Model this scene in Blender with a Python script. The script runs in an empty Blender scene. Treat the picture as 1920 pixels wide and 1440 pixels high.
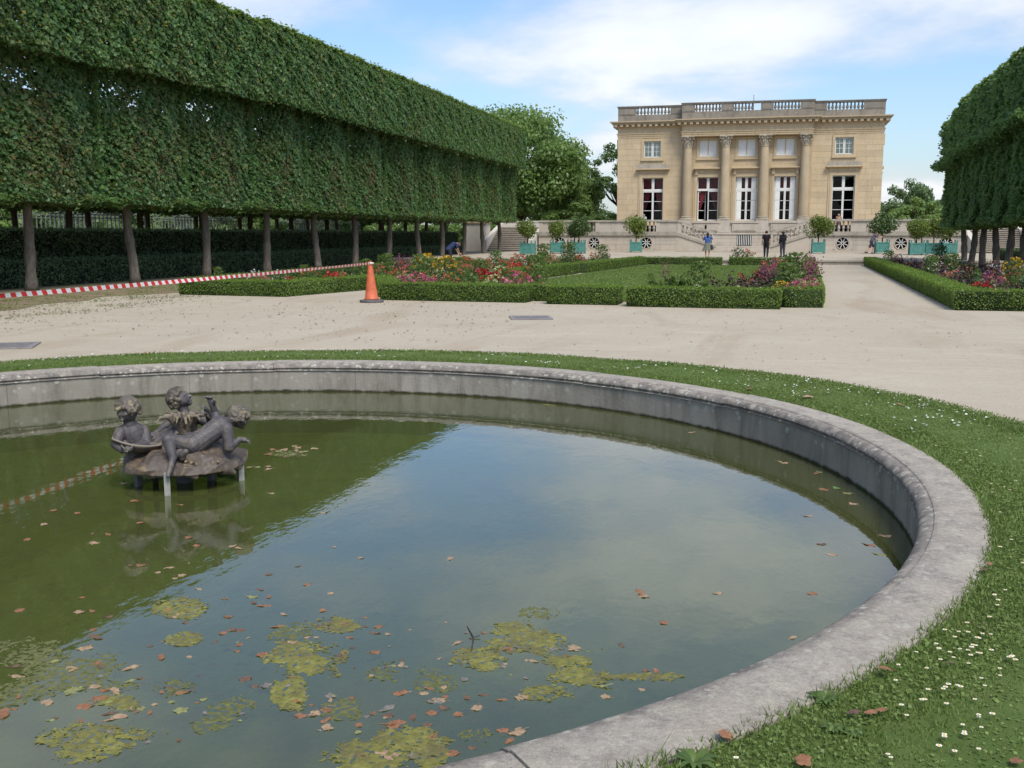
import bpy, bmesh, math, random
import numpy as np
from mathutils import Vector, Matrix, noise as mnoise

R = math.radians
SC = bpy.context.scene
COL = SC.collection

# ------------------------------------------------------------------ camera
CAM_H = 1.70
F_PX, PIT = 1940.0, math.atan(280 / 1940.0)
PSI = math.atan(490 / 1940.0 * math.cos(PIT))
cam = bpy.data.cameras.new("camera")
cam.sensor_width = 36.0
cam.lens = 36.0 * F_PX / 1920.0
cam.clip_start, cam.clip_end = 0.05, 3000.0
cam_o = bpy.data.objects.new("camera", cam)
COL.objects.link(cam_o)
cam_o.location = (0, 0, CAM_H)
cam_o.rotation_euler = (R(90) - PIT, 0, PSI)
SC.camera = cam_o

# ------------------------------------------------------------------ world, sun, exposure
SUN_EL, SUN_AZ = 55.0, 142.0        # azimuth measured clockwise from +Y
SUN_POW, SUN_ANG = 2.45, 24.0
SKY_STR, EXPOSURE = 0.140, 0.66
world = bpy.data.worlds.new("World")
SC.world = world
world.use_nodes = True
wn, wl = world.node_tree.nodes, world.node_tree.links
wn.clear()
def wnode(t, **k):
    n = wn.new(t)
    for a, b in k.items():
        setattr(n, a, b)
    return n
w_out = wnode("ShaderNodeOutputWorld")
w_bg = wnode("ShaderNodeBackground")
w_bg.inputs["Strength"].default_value = SKY_STR
w_sky = wnode("ShaderNodeTexSky", sky_type='NISHITA')
w_sky.sun_disc = False
w_sky.sun_elevation = R(SUN_EL)
w_sky.sun_rotation = R(SUN_AZ)
w_sky.altitude = 100
w_sky.air_density = 1.25
w_sky.dust_density = 1.2
w_sky.ozone_density = 1.6
def wmath(op, a, b=None, clamp=False):
    n = wnode("ShaderNodeMath", operation=op, use_clamp=clamp)
    for i, v in enumerate((a, b)):
        if v is None:
            continue
        if isinstance(v, (int, float)):
            n.inputs[i].default_value = v
        else:
            wl.new(v, n.inputs[i])
    return n.outputs[0]
w_tc = wnode("ShaderNodeTexCoord")
w_sep = wnode("ShaderNodeSeparateXYZ")
wl.new(w_tc.outputs["Generated"], w_sep.inputs[0])
zc = wmath('MAXIMUM', w_sep.outputs[2], 0.02)
zc = wmath('ADD', zc, 0.24)
px = wmath('DIVIDE', w_sep.outputs[0], zc)
py = wmath('DIVIDE', w_sep.outputs[1], zc)
w_cmb = wnode("ShaderNodeCombineXYZ")
wl.new(px, w_cmb.inputs[0])
wl.new(py, w_cmb.inputs[1])
CLOUD_OFF = (0.55, 0.0, 0.0)
w_map = wnode("ShaderNodeMapping")
w_map.inputs["Location"].default_value = CLOUD_OFF
w_map.inputs["Rotation"].default_value = (0, 0, R(-18))
w_map.inputs["Scale"].default_value = (0.95, 1.1, 1)
wl.new(w_cmb.outputs[0], w_map.inputs[0])
w_n1 = wnode("ShaderNodeTexNoise")
w_n1.inputs["Scale"].default_value = 1.25
w_n1.inputs["Detail"].default_value = 7
w_n1.inputs["Roughness"].default_value = 0.55
w_n1.inputs["Distortion"].default_value = 0.25
wl.new(w_map.outputs[0], w_n1.inputs["Vector"])
w_r1 = wnode("ShaderNodeValToRGB")
w_r1.color_ramp.elements[0].position = 0.40
w_r1.color_ramp.elements[1].position = 0.62
w_r1.color_ramp.interpolation = 'EASE'
wl.new(w_n1.outputs["Fac"], w_r1.inputs[0])
# pale veil that thickens towards the horizon (thin high cloud and summer haze)
veil = wmath('SUBTRACT', 1.0, wmath('MAXIMUM', w_sep.outputs[2], 0.0))
veil = wmath('POWER', veil, 9.0)
veil = wmath('MULTIPLY', veil, 0.34)
cfac = wmath('MULTIPLY', w_r1.outputs[0], 0.77)
cfac = wmath('ADD', cfac, veil, True)
w_mix = wnode("ShaderNodeMix", data_type='RGBA')
wl.new(cfac, w_mix.inputs[0])
w_tint = wnode("ShaderNodeMix", data_type='RGBA', blend_type='MULTIPLY')
w_tint.inputs[0].default_value = 1.0
wl.new(w_sky.outputs[0], w_tint.inputs[6])
w_tint.inputs[7].default_value = (0.56, 0.68, 0.86, 1)
wl.new(w_tint.outputs[2], w_mix.inputs[6])
w_core = wnode("ShaderNodeValToRGB")      # thick cloud cores are brighter than the thin veils
w_core.color_ramp.elements[0].position, w_core.color_ramp.elements[1].position = 0.50, 0.72
w_core.color_ramp.elements[0].color, w_core.color_ramp.elements[1].color = (.60, .62, .655, 1), (.86, .87, .885, 1)
wl.new(w_n1.outputs["Fac"], w_core.inputs[0])
w_gain = wnode("ShaderNodeVectorMath", operation='SCALE')
w_gain.inputs[3].default_value = 6.2
wl.new(w_core.outputs[0], w_gain.inputs[0])
wl.new(w_gain.outputs[0], w_mix.inputs[7])
wl.new(w_mix.outputs[2], w_bg.inputs[0])
wl.new(w_bg.outputs[0], w_out.inputs[0])

sun = bpy.data.lights.new("sun", 'SUN')
sun.energy = SUN_POW
sun.angle = R(SUN_ANG)
sun.color = (1.0, 0.945, 0.85)
sun_o = bpy.data.objects.new("sun", sun)
COL.objects.link(sun_o)
_sd = Vector((math.sin(R(SUN_AZ)) * math.cos(R(SUN_EL)), math.cos(R(SUN_AZ)) * math.cos(R(SUN_EL)), math.sin(R(SUN_EL))))
sun_o.rotation_euler = _sd.to_track_quat('Z', 'Y').to_euler()
sun_o.location = (-30, -30, 60)

SC.view_settings.view_transform = 'Standard'
SC.view_settings.look = 'None'
SC.view_settings.exposure = EXPOSURE
SC.view_settings.gamma = 1.0
SC.view_settings.use_curve_mapping = False
SC.render.engine = 'CYCLES'
SC.cycles.use_denoising = True
SC.cycles.max_bounces = 7
SC.cycles.diffuse_bounces = 4
SC.cycles.glossy_bounces = 3
SC.cycles.transmission_bounces = 4
SC.cycles.transparent_max_bounces = 10
SC.cycles.caustics_reflective = False
SC.cycles.caustics_refractive = False

# ------------------------------------------------------------------ mesh helpers
def mesh_np(name, V, F, mats=(), mi=None, smooth=False):
    """V (n,3), F (m,k) arrays of equal face size -> mesh, quickly"""
    V = np.asarray(V, np.float32)
    F = np.asarray(F, np.int32)
    me = bpy.data.meshes.new(name)
    m, k = F.shape
    me.vertices.add(len(V))
    me.vertices.foreach_set("co", V.ravel())
    me.loops.add(m * k)
    me.loops.foreach_set("vertex_index", F.ravel())
    me.polygons.add(m)
    me.polygons.foreach_set("loop_start", np.arange(0, m * k, k, dtype=np.int32))
    me.polygons.foreach_set("loop_total", np.full(m, k, np.int32))
    if mi is not None:
        me.polygons.foreach_set("material_index", np.asarray(mi, np.int32))
    if smooth:
        me.polygons.foreach_set("use_smooth", np.ones(m, bool))
    for x in mats:
        me.materials.append(x)
    me.update(calc_edges=True)
    return me

class MB:
    """collects boxes, prisms, lathes and tubes into one mesh"""
    def __init__(s):
        s.v, s.f, s.m = [], [], []
    def add(s, vs, fs, mi=0):
        o = len(s.v)
        s.v.extend([tuple(p) for p in vs])
        s.f.extend([tuple(i + o for i in f) for f in fs])
        s.m.extend([mi] * len(fs))
        return s
    def box(s, x0, x1, y0, y1, z0, z1, mi=0):
        return s.add([(x0, y0, z0), (x1, y0, z0), (x1, y1, z0), (x0, y1, z0), (x0, y0, z1), (x1, y0, z1), (x1, y1, z1), (x0, y1, z1)],
                     [(0, 3, 2, 1), (4, 5, 6, 7), (0, 1, 5, 4), (1, 2, 6, 5), (2, 3, 7, 6), (3, 0, 4, 7)], mi)
    def bar(s, a, b, w, h=None, mi=0):
        a, b = Vector(a), Vector(b)
        d = (b - a).normalized()
        up = Vector((0, 0, 1)) if abs(d.z) < .95 else Vector((0, 1, 0))
        r = d.cross(up).normalized()
        u = r.cross(d)
        h = w if h is None else h
        o = [(-w / 2, -h / 2), (w / 2, -h / 2), (w / 2, h / 2), (-w / 2, h / 2)]
        vs = [p + r * x + u * y for p in (a, b) for x, y in o]
        return s.add(vs, [(0, 1, 2, 3), (7, 6, 5, 4), (0, 4, 5, 1), (1, 5, 6, 2), (2, 6, 7, 3), (3, 7, 4, 0)], mi)
    def lathe(s, prof, n=16, c=(0, 0, 0), mi=0, caps=True, sx=1., sy=1.):
        vs = []
        for r, z in prof:
            for i in range(n):
                a = 2 * math.pi * i / n
                vs.append((c[0] + r * sx * math.cos(a), c[1] + r * sy * math.sin(a), c[2] + z))
        fs = []
        for j in range(len(prof) - 1):
            for i in range(n):
                k = (i + 1) % n
                fs.append((j * n + i, j * n + k, (j + 1) * n + k, (j + 1) * n + i))
        if caps:
            fs.append(tuple(range(n - 1, -1, -1)))
            fs.append(tuple((len(prof) - 1) * n + i for i in range(n)))
        return s.add(vs, fs, mi)
    def tube(s, pts, rad, n=8, mi=0):
        pts = [Vector(p) for p in pts]
        if isinstance(rad, (int, float)):
            rad = [rad] * len(pts)
        vs = []
        for i, p in enumerate(pts):
            d = (pts[min(i + 1, len(pts) - 1)] - pts[max(i - 1, 0)]).normalized()
            r = d.cross(Vector((0.13, .97, .2)))
            if r.length < .1:
                r = d.cross(Vector((1, 0, 0)))
            r.normalize()
            u = r.cross(d)
            for k in range(n):
                a = 2 * math.pi * k / n
                vs.append(p + (r * math.cos(a) + u * math.sin(a)) * rad[i])
        fs = []
        for j in range(len(pts) - 1):
            for i in range(n):
                k = (i + 1) % n
                fs.append((j * n + i, (j + 1) * n + i, (j + 1) * n + k, j * n + k))
        fs.append(tuple(range(n)))
        fs.append(tuple((len(pts) - 1) * n + i for i in range(n - 1, -1, -1)))
        return s.add(vs, fs, mi)
    def prism(s, poly, z0, z1, mi=0):
        n = len(poly)
        vs = [(x, y, z0) for x, y in poly] + [(x, y, z1) for x, y in poly]
        fs = [tuple(range(n - 1, -1, -1)), tuple(range(n, 2 * n))]
        fs += [(i, (i + 1) % n, n + (i + 1) % n, n + i) for i in range(n)]
        return s.add(vs, fs, mi)
    def wall_prism(s, poly, y0, y1, mi=0):
        """polygon in (x,z) pushed through y"""
        n = len(poly)
        vs = [(x, y0, z) for x, z in poly] + [(x, y1, z) for x, z in poly]
        fs = [tuple(range(n)), tuple(range(2 * n - 1, n - 1, -1))]
        fs += [((i + 1) % n, i, n + i, n + (i + 1) % n) for i in range(n)]
        return s.add(vs, fs, mi)
    def mesh(s, name, mats=(), smooth=False):
        me = bpy.data.meshes.new(name)
        me.from_pydata(s.v, [], s.f)
        for x in mats:
            me.materials.append(x)
        if len(mats) > 1:
            me.polygons.foreach_set("material_index", np.array(s.m, np.int32))
        if smooth:
            me.polygons.foreach_set("use_smooth", np.ones(len(s.f), bool))
        me.update()
        return me

def put(name, me, parent=None, loc=(0, 0, 0), rz=0.0, scale=None, rot=None):
    o = bpy.data.objects.new(name, me)
    COL.objects.link(o)
    o.location = loc
    o.rotation_euler = rot if rot is not None else (0, 0, rz)
    if scale is not None:
        o.scale = (scale,) * 3 if isinstance(scale, (int, float)) else scale
    if parent is not None:
        o.parent = parent
    return o

def tag(o, label=None, cat=None, group=None, kind=None):
    if label: o["label"] = label
    if cat: o["category"] = cat
    if group: o["group"] = group
    if kind: o["kind"] = kind
    return o

def thing(name, label, cat, loc=(0, 0, 0), rz=0.0, group=None):
    return tag(put(name, None, None, loc, rz), label, cat, group)

def copy_tree(o, parent=None):
    c = o.copy()
    COL.objects.link(c)
    c.parent = parent
    for ch in list(o.children):
        copy_tree(ch, c)
    return c

def shade(o, angle=40):
    """smooth shading with sharp edges kept"""
    me = o.data
    me.polygons.foreach_set("use_smooth", np.ones(len(me.polygons), bool))
    me.set_sharp_from_angle(angle=R(angle))
    return o

def unit(a):
    return a / np.maximum(np.linalg.norm(a, axis=1, keepdims=True), 1e-9)

def leaf_cards(P, N, size, rng, aspect=.8, fold=.22, tilt=.55, var=.35):
    """one folded four-cornered leaf at each point; returns vertices and quads"""
    n = len(P)
    nn = unit(N + tilt * rng.normal(size=(n, 3)))
    t = unit(np.cross(nn, rng.normal(size=(n, 3))))
    b = np.cross(nn, t)
    s = (size * (1 - var + 2 * var * rng.random(n)))[:, None]
    V = np.empty((n, 4, 3))
    V[:, 0] = P - t * s * .5
    V[:, 1] = P + b * s * aspect * .5 + nn * s * fold - t * s * .08
    V[:, 2] = P + t * s * .5
    V[:, 3] = P - b * s * aspect * .5 + nn * s * fold - t * s * .08
    F = np.arange(4 * n).reshape(n, 4)
    return V.reshape(-1, 3), F

def join_arr(parts):
    """[(V,F,mi)] -> V,F,mi with the same face size"""
    vs, fs, ms, o = [], [], [], 0
    for V, F, mi in parts:
        vs.append(V); fs.append(F + o); ms.append(np.full(len(F), mi)); o += len(V)
    return np.concatenate(vs), np.concatenate(fs), np.concatenate(ms)

def wob(a, b, seed=0):
    """cheap smooth 2-d wobble in about -1..1"""
    s = seed * 1.7
    return (np.sin(a * 1.9 + s) * np.cos(b * 1.5 - s * .7) + .6 * np.sin(a * 4.3 - b * 3.1 + s * 2) + .4 * np.sin(b * 6.7 + a * 2.3 + s)) / 2.0
# ------------------------------------------------------------------ materials
class NT:
    def __init__(s, name):
        s.m = bpy.data.materials.new(name)
        s.m.use_nodes = True
        s.n, s.l = s.m.node_tree.nodes, s.m.node_tree.links
        s.n.clear()
        s.out = s.new("ShaderNodeOutputMaterial")
    def new(s, t, **k):
        n = s.n.new(t)
        for a, b in k.items():
            setattr(n, a, b)
        return n
    def put(s, sock, v):
        if v is None:
            return
        if isinstance(v, bpy.types.NodeSocket):
            s.l.new(v, sock)
        else:
            if isinstance(v, (tuple, list)) and len(v) == 3 and sock.type == 'RGBA':
                v = (*v, 1)
            sock.default_value = v
    def pos(s, scale=(1, 1, 1), which="pos"):
        if which == "pos":
            o = s.new("ShaderNodeNewGeometry").outputs["Position"]
        elif which == "uv":
            o = s.new("ShaderNodeUVMap").outputs[0]
        else:
            o = s.new("ShaderNodeTexCoord").outputs["Object"]
        mp = s.new("ShaderNodeMapping")
        mp.inputs["Scale"].default_value = scale
        s.l.new(o, mp.inputs[0])
        return mp.outputs[0]
    def noise(s, scale, detail=5, rough=.55, vec=None, dist=0, col=False):
        n = s.new("ShaderNodeTexNoise")
        n.inputs["Scale"].default_value = scale
        n.inputs["Detail"].default_value = detail
        n.inputs["Roughness"].default_value = rough
        n.inputs["Distortion"].default_value = dist
        if vec is not None:
            s.l.new(vec, n.inputs["Vector"])
        return n.outputs[1 if col else 0]
    def voro(s, scale, vec=None, feat='F1'):
        n = s.new("ShaderNodeTexVoronoi", feature=feat)
        n.inputs["Scale"].default_value = scale
        if vec is not None:
            s.l.new(vec, n.inputs["Vector"])
        return n
    def ramp(s, fac, stops, interp='LINEAR'):
        n = s.new("ShaderNodeValToRGB")
        cr = n.color_ramp
        cr.interpolation = interp
        while len(cr.elements) < len(stops):
            cr.elements.new(.5)
        for e, (p, c) in zip(cr.elements, stops):
            e.position = p
            e.color = (c, c, c, 1) if isinstance(c, (int, float)) else (*c, 1)
        s.put(n.inputs[0], fac)
        return n.outputs[0]
    def mix(s, fac, a, b, mode='MIX'):
        n = s.new("ShaderNodeMix", data_type='RGBA', blend_type=mode)
        s.put(n.inputs[0], fac)
        s.put(n.inputs[6], a)
        s.put(n.inputs[7], b)
        return n.outputs[2]
    def math(s, op, a, b=None, clamp=False):
        n = s.new("ShaderNodeMath", operation=op, use_clamp=clamp)
        s.put(n.inputs[0], a)
        s.put(n.inputs[1], b)
        return n.outputs[0]
    def bump(s, h, strength=.4, dist=.02):
        n = s.new("ShaderNodeBump")
        n.inputs["Strength"].default_value = strength
        n.inputs["Distance"].default_value = dist
        s.put(n.inputs["Height"], h)
        return n.outputs[0]
    def bsdf(s, col, rough=.8, normal=None, spec=.3, metal=0.0, **k):
        n = s.new("ShaderNodeBsdfPrincipled")
        s.put(n.inputs["Base Color"], col)
        s.put(n.inputs["Roughness"], rough)
        s.put(n.inputs["Specular IOR Level"], spec)
        s.put(n.inputs["Metallic"], metal)
        if normal is not None:
            s.l.new(normal, n.inputs["Normal"])
        for a, b in k.items():
            s.put(n.inputs[a], b)
        return n.outputs[0]
    def done(s, sh):
        s.l.new(sh, s.out.inputs[0])
        return s.m

def simple(name, col, rough=.7, var=.15, scale=6., spec=.3, bump=0., metal=0.):
    t = NT(name)
    f = t.noise(scale, 4, .6, t.pos())
    d = tuple(c * (1 - var) for c in col)
    b = tuple(min(1, c * (1 + var)) for c in col)
    c = t.ramp(f, [(.3, d), (.7, b)])
    nm = t.bump(t.noise(scale * 5, 4, .6, t.pos()), bump, .01) if bump else None
    return t.done(t.bsdf(c, rough, nm, spec, metal))

def leaf_mat(name, dark, mid, light, patch=None, patch_scale=.35, patch_at=(.5, .68), transl=.3, rough=.44, spec=.5, rare=None):
    """leaf colours vary leaf by leaf; patch = a second tint that grows in drifts"""
    t = NT(name)
    rnd = t.new("ShaderNodeNewGeometry").outputs["Random Per Island"]
    c = t.ramp(rnd, [(0, dark), (.5, mid), (1, light)])
    orn = t.new("ShaderNodeObjectInfo").outputs["Random"]
    c = t.mix(t.math('MULTIPLY', orn, .45), c, tuple(x * .70 for x in mid))
    big = t.noise(.9, 3, .5, t.pos())
    c = t.mix(t.ramp(big, [(.35, .0), (.7, .55)]), c, tuple(x * .62 for x in mid))
    if patch is not None:
        pm = t.ramp(t.noise(patch_scale, 3, .6, t.pos()), [(patch_at[0], 0.0), (patch_at[1], .8)])
        sel = t.math('MULTIPLY', pm, t.ramp(t.math('FRACT', t.math('MULTIPLY', rnd, 7.3)), [(.35, 0.0), (.55, 1.0)]))
        c = t.mix(sel, c, patch)
    if rare is not None:
        c = t.mix(t.ramp(t.math('FRACT', t.math('MULTIPLY', rnd, 31.7)), [(.965, 0.0), (.97, 1.0)]), c, rare)
    a = t.bsdf(c, rough, None, spec)
    tr = t.new("ShaderNodeBsdfTranslucent")
    t.l.new(t.mix(.5, c, tuple(x * 1.25 for x in light)), tr.inputs[0])
    mx = t.new("ShaderNodeMixShader")
    mx.inputs[0].default_value = transl
    t.l.new(a, mx.inputs[1])
    t.l.new(tr.outputs[0], mx.inputs[2])
    return t.done(mx.outputs[0])

M = {}
# gravel: pale beige grit with worn tracks and damp stains of its own
t = NT("gravel")
p = t.pos()
c = t.ramp(t.noise(.22, 5, .6, p), [(.3, (.332, .284, .208)), (.7, (.398, .350, .268))])
c = t.mix(t.ramp(t.noise(26, 6, .75, p), [(.35, .0), (.75, .62)]), c, (.48, .425, .35))
c = t.mix(t.ramp(t.noise(90, 3, .7, p), [(.56, .0), (.70, .55)]), c, (.19, .155, .12))
trk = t.noise(1.7, 5, .65, t.pos((.35, 1, 1)), 1.2)
c = t.mix(t.ramp(trk, [(.50, 0.0), (.66, .40)]), c, (.46, .41, .335))
c = t.mix(t.ramp(t.noise(7, 5, .7, p), [(.52, 0.0), (.70, .35)]), c, (.27, .22, .16))
strk = t.noise(.55, 4, .6, t.pos((1, .22, 1)), .8)
c = t.mix(t.ramp(strk, [(.52, 0.0), (.68, .55)]), c, (.285, .222, .150))
pv = t.voro(55, p)
c = t.mix(t.math('MULTIPLY', t.ramp(pv.outputs['Distance'], [(.15, 1.0), (.35, 0.0)]), t.ramp(pv.outputs['Color'], [(.55, 0.0), (.6, .65)])), c, (.52, .48, .41))
pv2 = t.voro(38, p)
c = t.mix(t.math('MULTIPLY', t.ramp(pv2.outputs['Distance'], [(.12, 1.0), (.3, 0.0)]), t.ramp(pv2.outputs['Color'], [(.66, 0.0), (.7, .7)])), c, (.20, .165, .125))
c = t.mix(t.ramp(t.noise(3.2, 6, .7, p), [(.60, 0.0), (.74, .30)]), c, (.24, .19, .13))
M['gravel'] = t.done(t.bsdf(c, .95, t.bump(t.noise(60, 5, .8, p), .45, .012), .15))
# worn earth below the trees
t = NT("earth")
p = t.pos()
c = t.ramp(t.noise(.6, 5, .6, p), [(.3, (.155, .115, .070)), (.7, (.245, .190, .125))])
c = t.mix(t.ramp(t.noise(1.4, 6, .65, p), [(.50, 0.0), (.62, .8)]), c, (.085, .105, .030))
c = t.mix(t.ramp(t.noise(14, 5, .7, p), [(.45, 0.0), (.75, .5)]), c, (.30, .25, .18))
M['earth'] = t.done(t.bsdf(c, .95, t.bump(t.noise(30, 5, .8, p), .5, .02), .15))
t = NT("bed_soil")
p = t.pos()
c = t.ramp(t.noise(5, 5, .7, p), [(.3, (.030, .021, .014)), (.7, (.075, .053, .035))])
M['soil'] = t.done(t.bsdf(c, .95, t.bump(t.noise(18, 5, .8, p), .8, .03), .15))
t = NT("turf_ground")
p = t.pos()
c = t.ramp(t.noise(2.2, 5, .65, p), [(.3, (.075, .118, .028)), (.7, (.118, .168, .046))])
c = t.mix(t.ramp(t.noise(16, 5, .7, p), [(.5, 0.0), (.75, .5)]), c, (.095, .085, .035))
M['turf'] = t.done(t.bsdf(c, .9, t.bump(t.noise(60, 5, .8, p), .7, .02), .15))
t = NT("lawn_ground")
p = t.pos()
c = t.ramp(t.noise(1.3, 5, .65, t.pos((1, .35, 1))), [(.3, (.095, .152, .030)), (.7, (.150, .215, .054))])
c = t.mix(t.ramp(t.noise(25, 5, .7, p), [(.45, 0.0), (.75, .45)]), c, (.12, .165, .045))
M['lawn'] = t.done(t.bsdf(c, .9, t.bump(t.noise(60, 5, .8, p), .7, .02), .15))

def stone(name, a, b, stain, stain_amt=.5, lichen=None, scale=1.0, rnd=.10, drip=True, bump=.25, lich_at=(.60, .66)):
    t = NT(name)
    p = t.pos()
    c = t.ramp(t.noise(1.1 * scale, 5, .6, p), [(.3, a), (.7, b)])
    if rnd:
        r = t.new("ShaderNodeObjectInfo").outputs["Random"]
        c = t.mix(t.math('MULTIPLY', r, rnd * 4, True), c, tuple(x * .80 for x in a))
        r2 = t.math('FRACT', t.math('MULTIPLY', r, 17.31))
        c = t.mix(t.math('MULTIPLY', r2, rnd * 3, True), c, (b[0] * 1.02, b[1] * .98, b[2] * .88))
    if drip:
        s1 = t.noise(2.4 * scale, 6, .7, t.pos((1, 1, .22)), .6)
        c = t.mix(t.ramp(s1, [(.48, 0.0), (.72, stain_amt)]), c, stain)
    c = t.mix(t.ramp(t.noise(9 * scale, 6, .75, p), [(.52, 0.0), (.78, stain_amt * .8)]), c, stain)
    if lichen is not None:
        v = t.noise(7 * scale, 3, .5, p, .4)
        c = t.mix(t.ramp(v, [(lich_at[0], 0.0), (lich_at[1], .85)]), c, lichen)
    return t.done(t.bsdf(c, .9, t.bump(t.noise(22 * scale, 6, .75, p), bump, .02), .2))

M['facade'] = stone("facade_stone", (.505, .392, .245), (.590, .472, .318), (.33, .275, .200), .48, None, 1.0, .12)
M['facade_trim'] = stone("trim_stone", (.50, .385, .235), (.575, .455, .300), (.31, .262, .195), .45)
M['column'] = stone("column_stone", (.40, .315, .205), (.50, .405, .275), (.285, .245, .185), .55)
M['cap'] = stone("capital_stone", (.36, .31, .24), (.47, .42, .33), (.20, .175, .14), .6)
M['parapet'] = stone("parapet_stone", (.200, .178, .150), (.310, .280, .238), (.115, .103, .088), .75, (.40, .385, .34), 1.0, .12, True, .4, (.66, .72))
M['plinth'] = stone("terrace_stone", (.430, .378, .315), (.520, .465, .395), (.300, .262, .215), .45)
M['weather'] = stone("weathered_stone", (.300, .268, .225), (.430, .392, .335), (.150, .135, .112), .7, (.50, .485, .43), 1.0, .10, True, .4, (.63, .70))
M['plaster'] = stone("plaster", (.50, .46, .40), (.58, .54, .48), (.36, .33, .29), .4, None, 1, 0)

# basin: coping grey with pale round lichens; wall dark grey with drips
t = NT("coping_stone")
p = t.pos()
c = t.ramp(t.noise(1.6, 6, .65, p), [(.3, (.320, .280, .232)), (.7, (.425, .382, .326))])
r = t.new("ShaderNodeObjectInfo").outputs["Random"]
c = t.mix(t.math('MULTIPLY', r, .25), c, (.27, .235, .195))
c = t.mix(t.ramp(t.noise(5, 7, .75, p, .3), [(.46, 0.0), (.60, .60)]), c, (.185, .165, .152))
c = t.mix(t.ramp(t.noise(38, 6, .75, p), [(.47, 0.0), (.62, .55)]), c, (.46, .425, .36))
c = t.mix(t.ramp(t.noise(110, 4, .7, p), [(.50, 0.0), (.70, .55)]), c, (.165, .148, .135))
# the weathered inner lip carries more dark crust and more pale lichen
vd = t.new("ShaderNodeVectorMath", operation='DISTANCE')
cz = t.new("ShaderNodeVectorMath", operation='MULTIPLY'); t.l.new(p, cz.inputs[0]); cz.inputs[1].default_value = (1, 1, 0)
t.l.new(cz.outputs[0], vd.inputs[0]); vd.inputs[1].default_value = (-4.48, 7.18, 0)
rad = t.math('ADD', vd.outputs["Value"], t.math('MULTIPLY', t.math('SUBTRACT', t.noise(6, 5, .7, p), .5), .16))
lip = t.ramp(t.math('SUBTRACT', rad, 5.0), [(.48, 1.0), (.57, 0.0)])
c = t.mix(t.math('MULTIPLY', lip, t.ramp(t.noise(8, 5, .7, p), [(.35, .15), (.62, .85)])), c, (.120, .108, .102))
wp = t.mix(.10, p, t.noise(14, 6, .75, p, 0, True))
lv = t.voro(8, wp)
lm = t.math('MULTIPLY', t.ramp(lv.outputs["Distance"], [(.20, 1.0), (.42, 0.0)]), t.ramp(lv.outputs["Color"], [(.44, 0.0), (.56, 1.0)]))
lm = t.math('MULTIPLY', lm, t.ramp(t.noise(45, 5, .7, p), [(.32, .25), (.58, 1.0)]))
c = t.mix(t.math('MULTIPLY', lm, t.math('ADD', t.math('MULTIPLY', lip, .30), .55)), c, (.50, .465, .375))
lv2 = t.voro(21, wp)
lm2 = t.math('MULTIPLY', t.ramp(lv2.outputs["Distance"], [(.22, 1.0), (.38, 0.0)]), t.ramp(lv2.outputs["Color"], [(.50, 0.0), (.58, 1.0)]))
c = t.mix(t.math('MULTIPLY', lm2, t.math('ADD', t.math('MULTIPLY', lip, .45), .35)), c, (.54, .52, .455))
hgt = t.math('ADD', t.noise(28, 6, .75, p), t.math('MULTIPLY', lm, .25))
M['coping'] = t.done(t.bsdf(c, .92, t.bump(t.math('ADD', hgt, t.math('MULTIPLY', t.noise(90, 5, .8, p), .5)), .9, .014), .2))
t = NT("basin_wall_stone")
p = t.pos()
c = t.ramp(t.noise(1.2, 5, .6, p), [(.3, (.250, .226, .188)), (.7, (.350, .322, .275))])
c = t.mix(t.ramp(t.noise(5, 6, .7, t.pos((1, 1, .18)), .4), [(.45, 0.0), (.68, .75)]), c, (.145, .132, .110))
c = t.mix(t.ramp(t.noise(11, 5, .7, p), [(.56, 0.0), (.68, .5)]), c, (.30, .29, .25))
sz = t.new("ShaderNodeSeparateXYZ"); t.l.new(t.new("ShaderNodeNewGeometry").outputs["Position"], sz.inputs[0])
wet = t.math('ADD', sz.outputs[2], t.math('MULTIPLY', t.math('SUBTRACT', t.noise(9, 4, .6, p), .5), .06))
c = t.mix(t.ramp(t.math('ADD', wet, 1.0), [(.660, 1.0), (.685, 0.0)]), c, (.034, .034, .016))
lw = t.voro(11, t.mix(.06, p, t.noise(7, 4, .6, p, 0, True)))
lwm = t.math('MULTIPLY', t.ramp(lw.outputs["Distance"], [(.25, 1.0), (.34, 0.0)]), t.ramp(lw.outputs["Color"], [(.45, 0.0), (.5, 1.0)]))
lwm = t.math('MULTIPLY', lwm, t.ramp(t.math('ADD', sz.outputs[2], 1.0), [(.76, 0.0), (.88, .8)]))
c = t.mix(lwm, c, (.42, .41, .36))
M['basin_wall'] = t.done(t.bsdf(c, .9, t.bump(t.noise(25, 6, .75, p), .5, .015), .25))
t = NT("basin_floor")
p = t.pos()
c = t.ramp(t.noise(1.1, 6, .65, p), [(.3, (.140, .170, .024)), (.7, (.270, .300, .060))])
c = t.mix(t.ramp(t.noise(4, 6, .7, p), [(.5, 0.0), (.7, .65)]), c, (.070, .085, .024))
M['basin_floor'] = t.done(t.bsdf(c, .95, t.bump(t.noise(14, 5, .7, p), .6, .03), .1))
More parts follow.
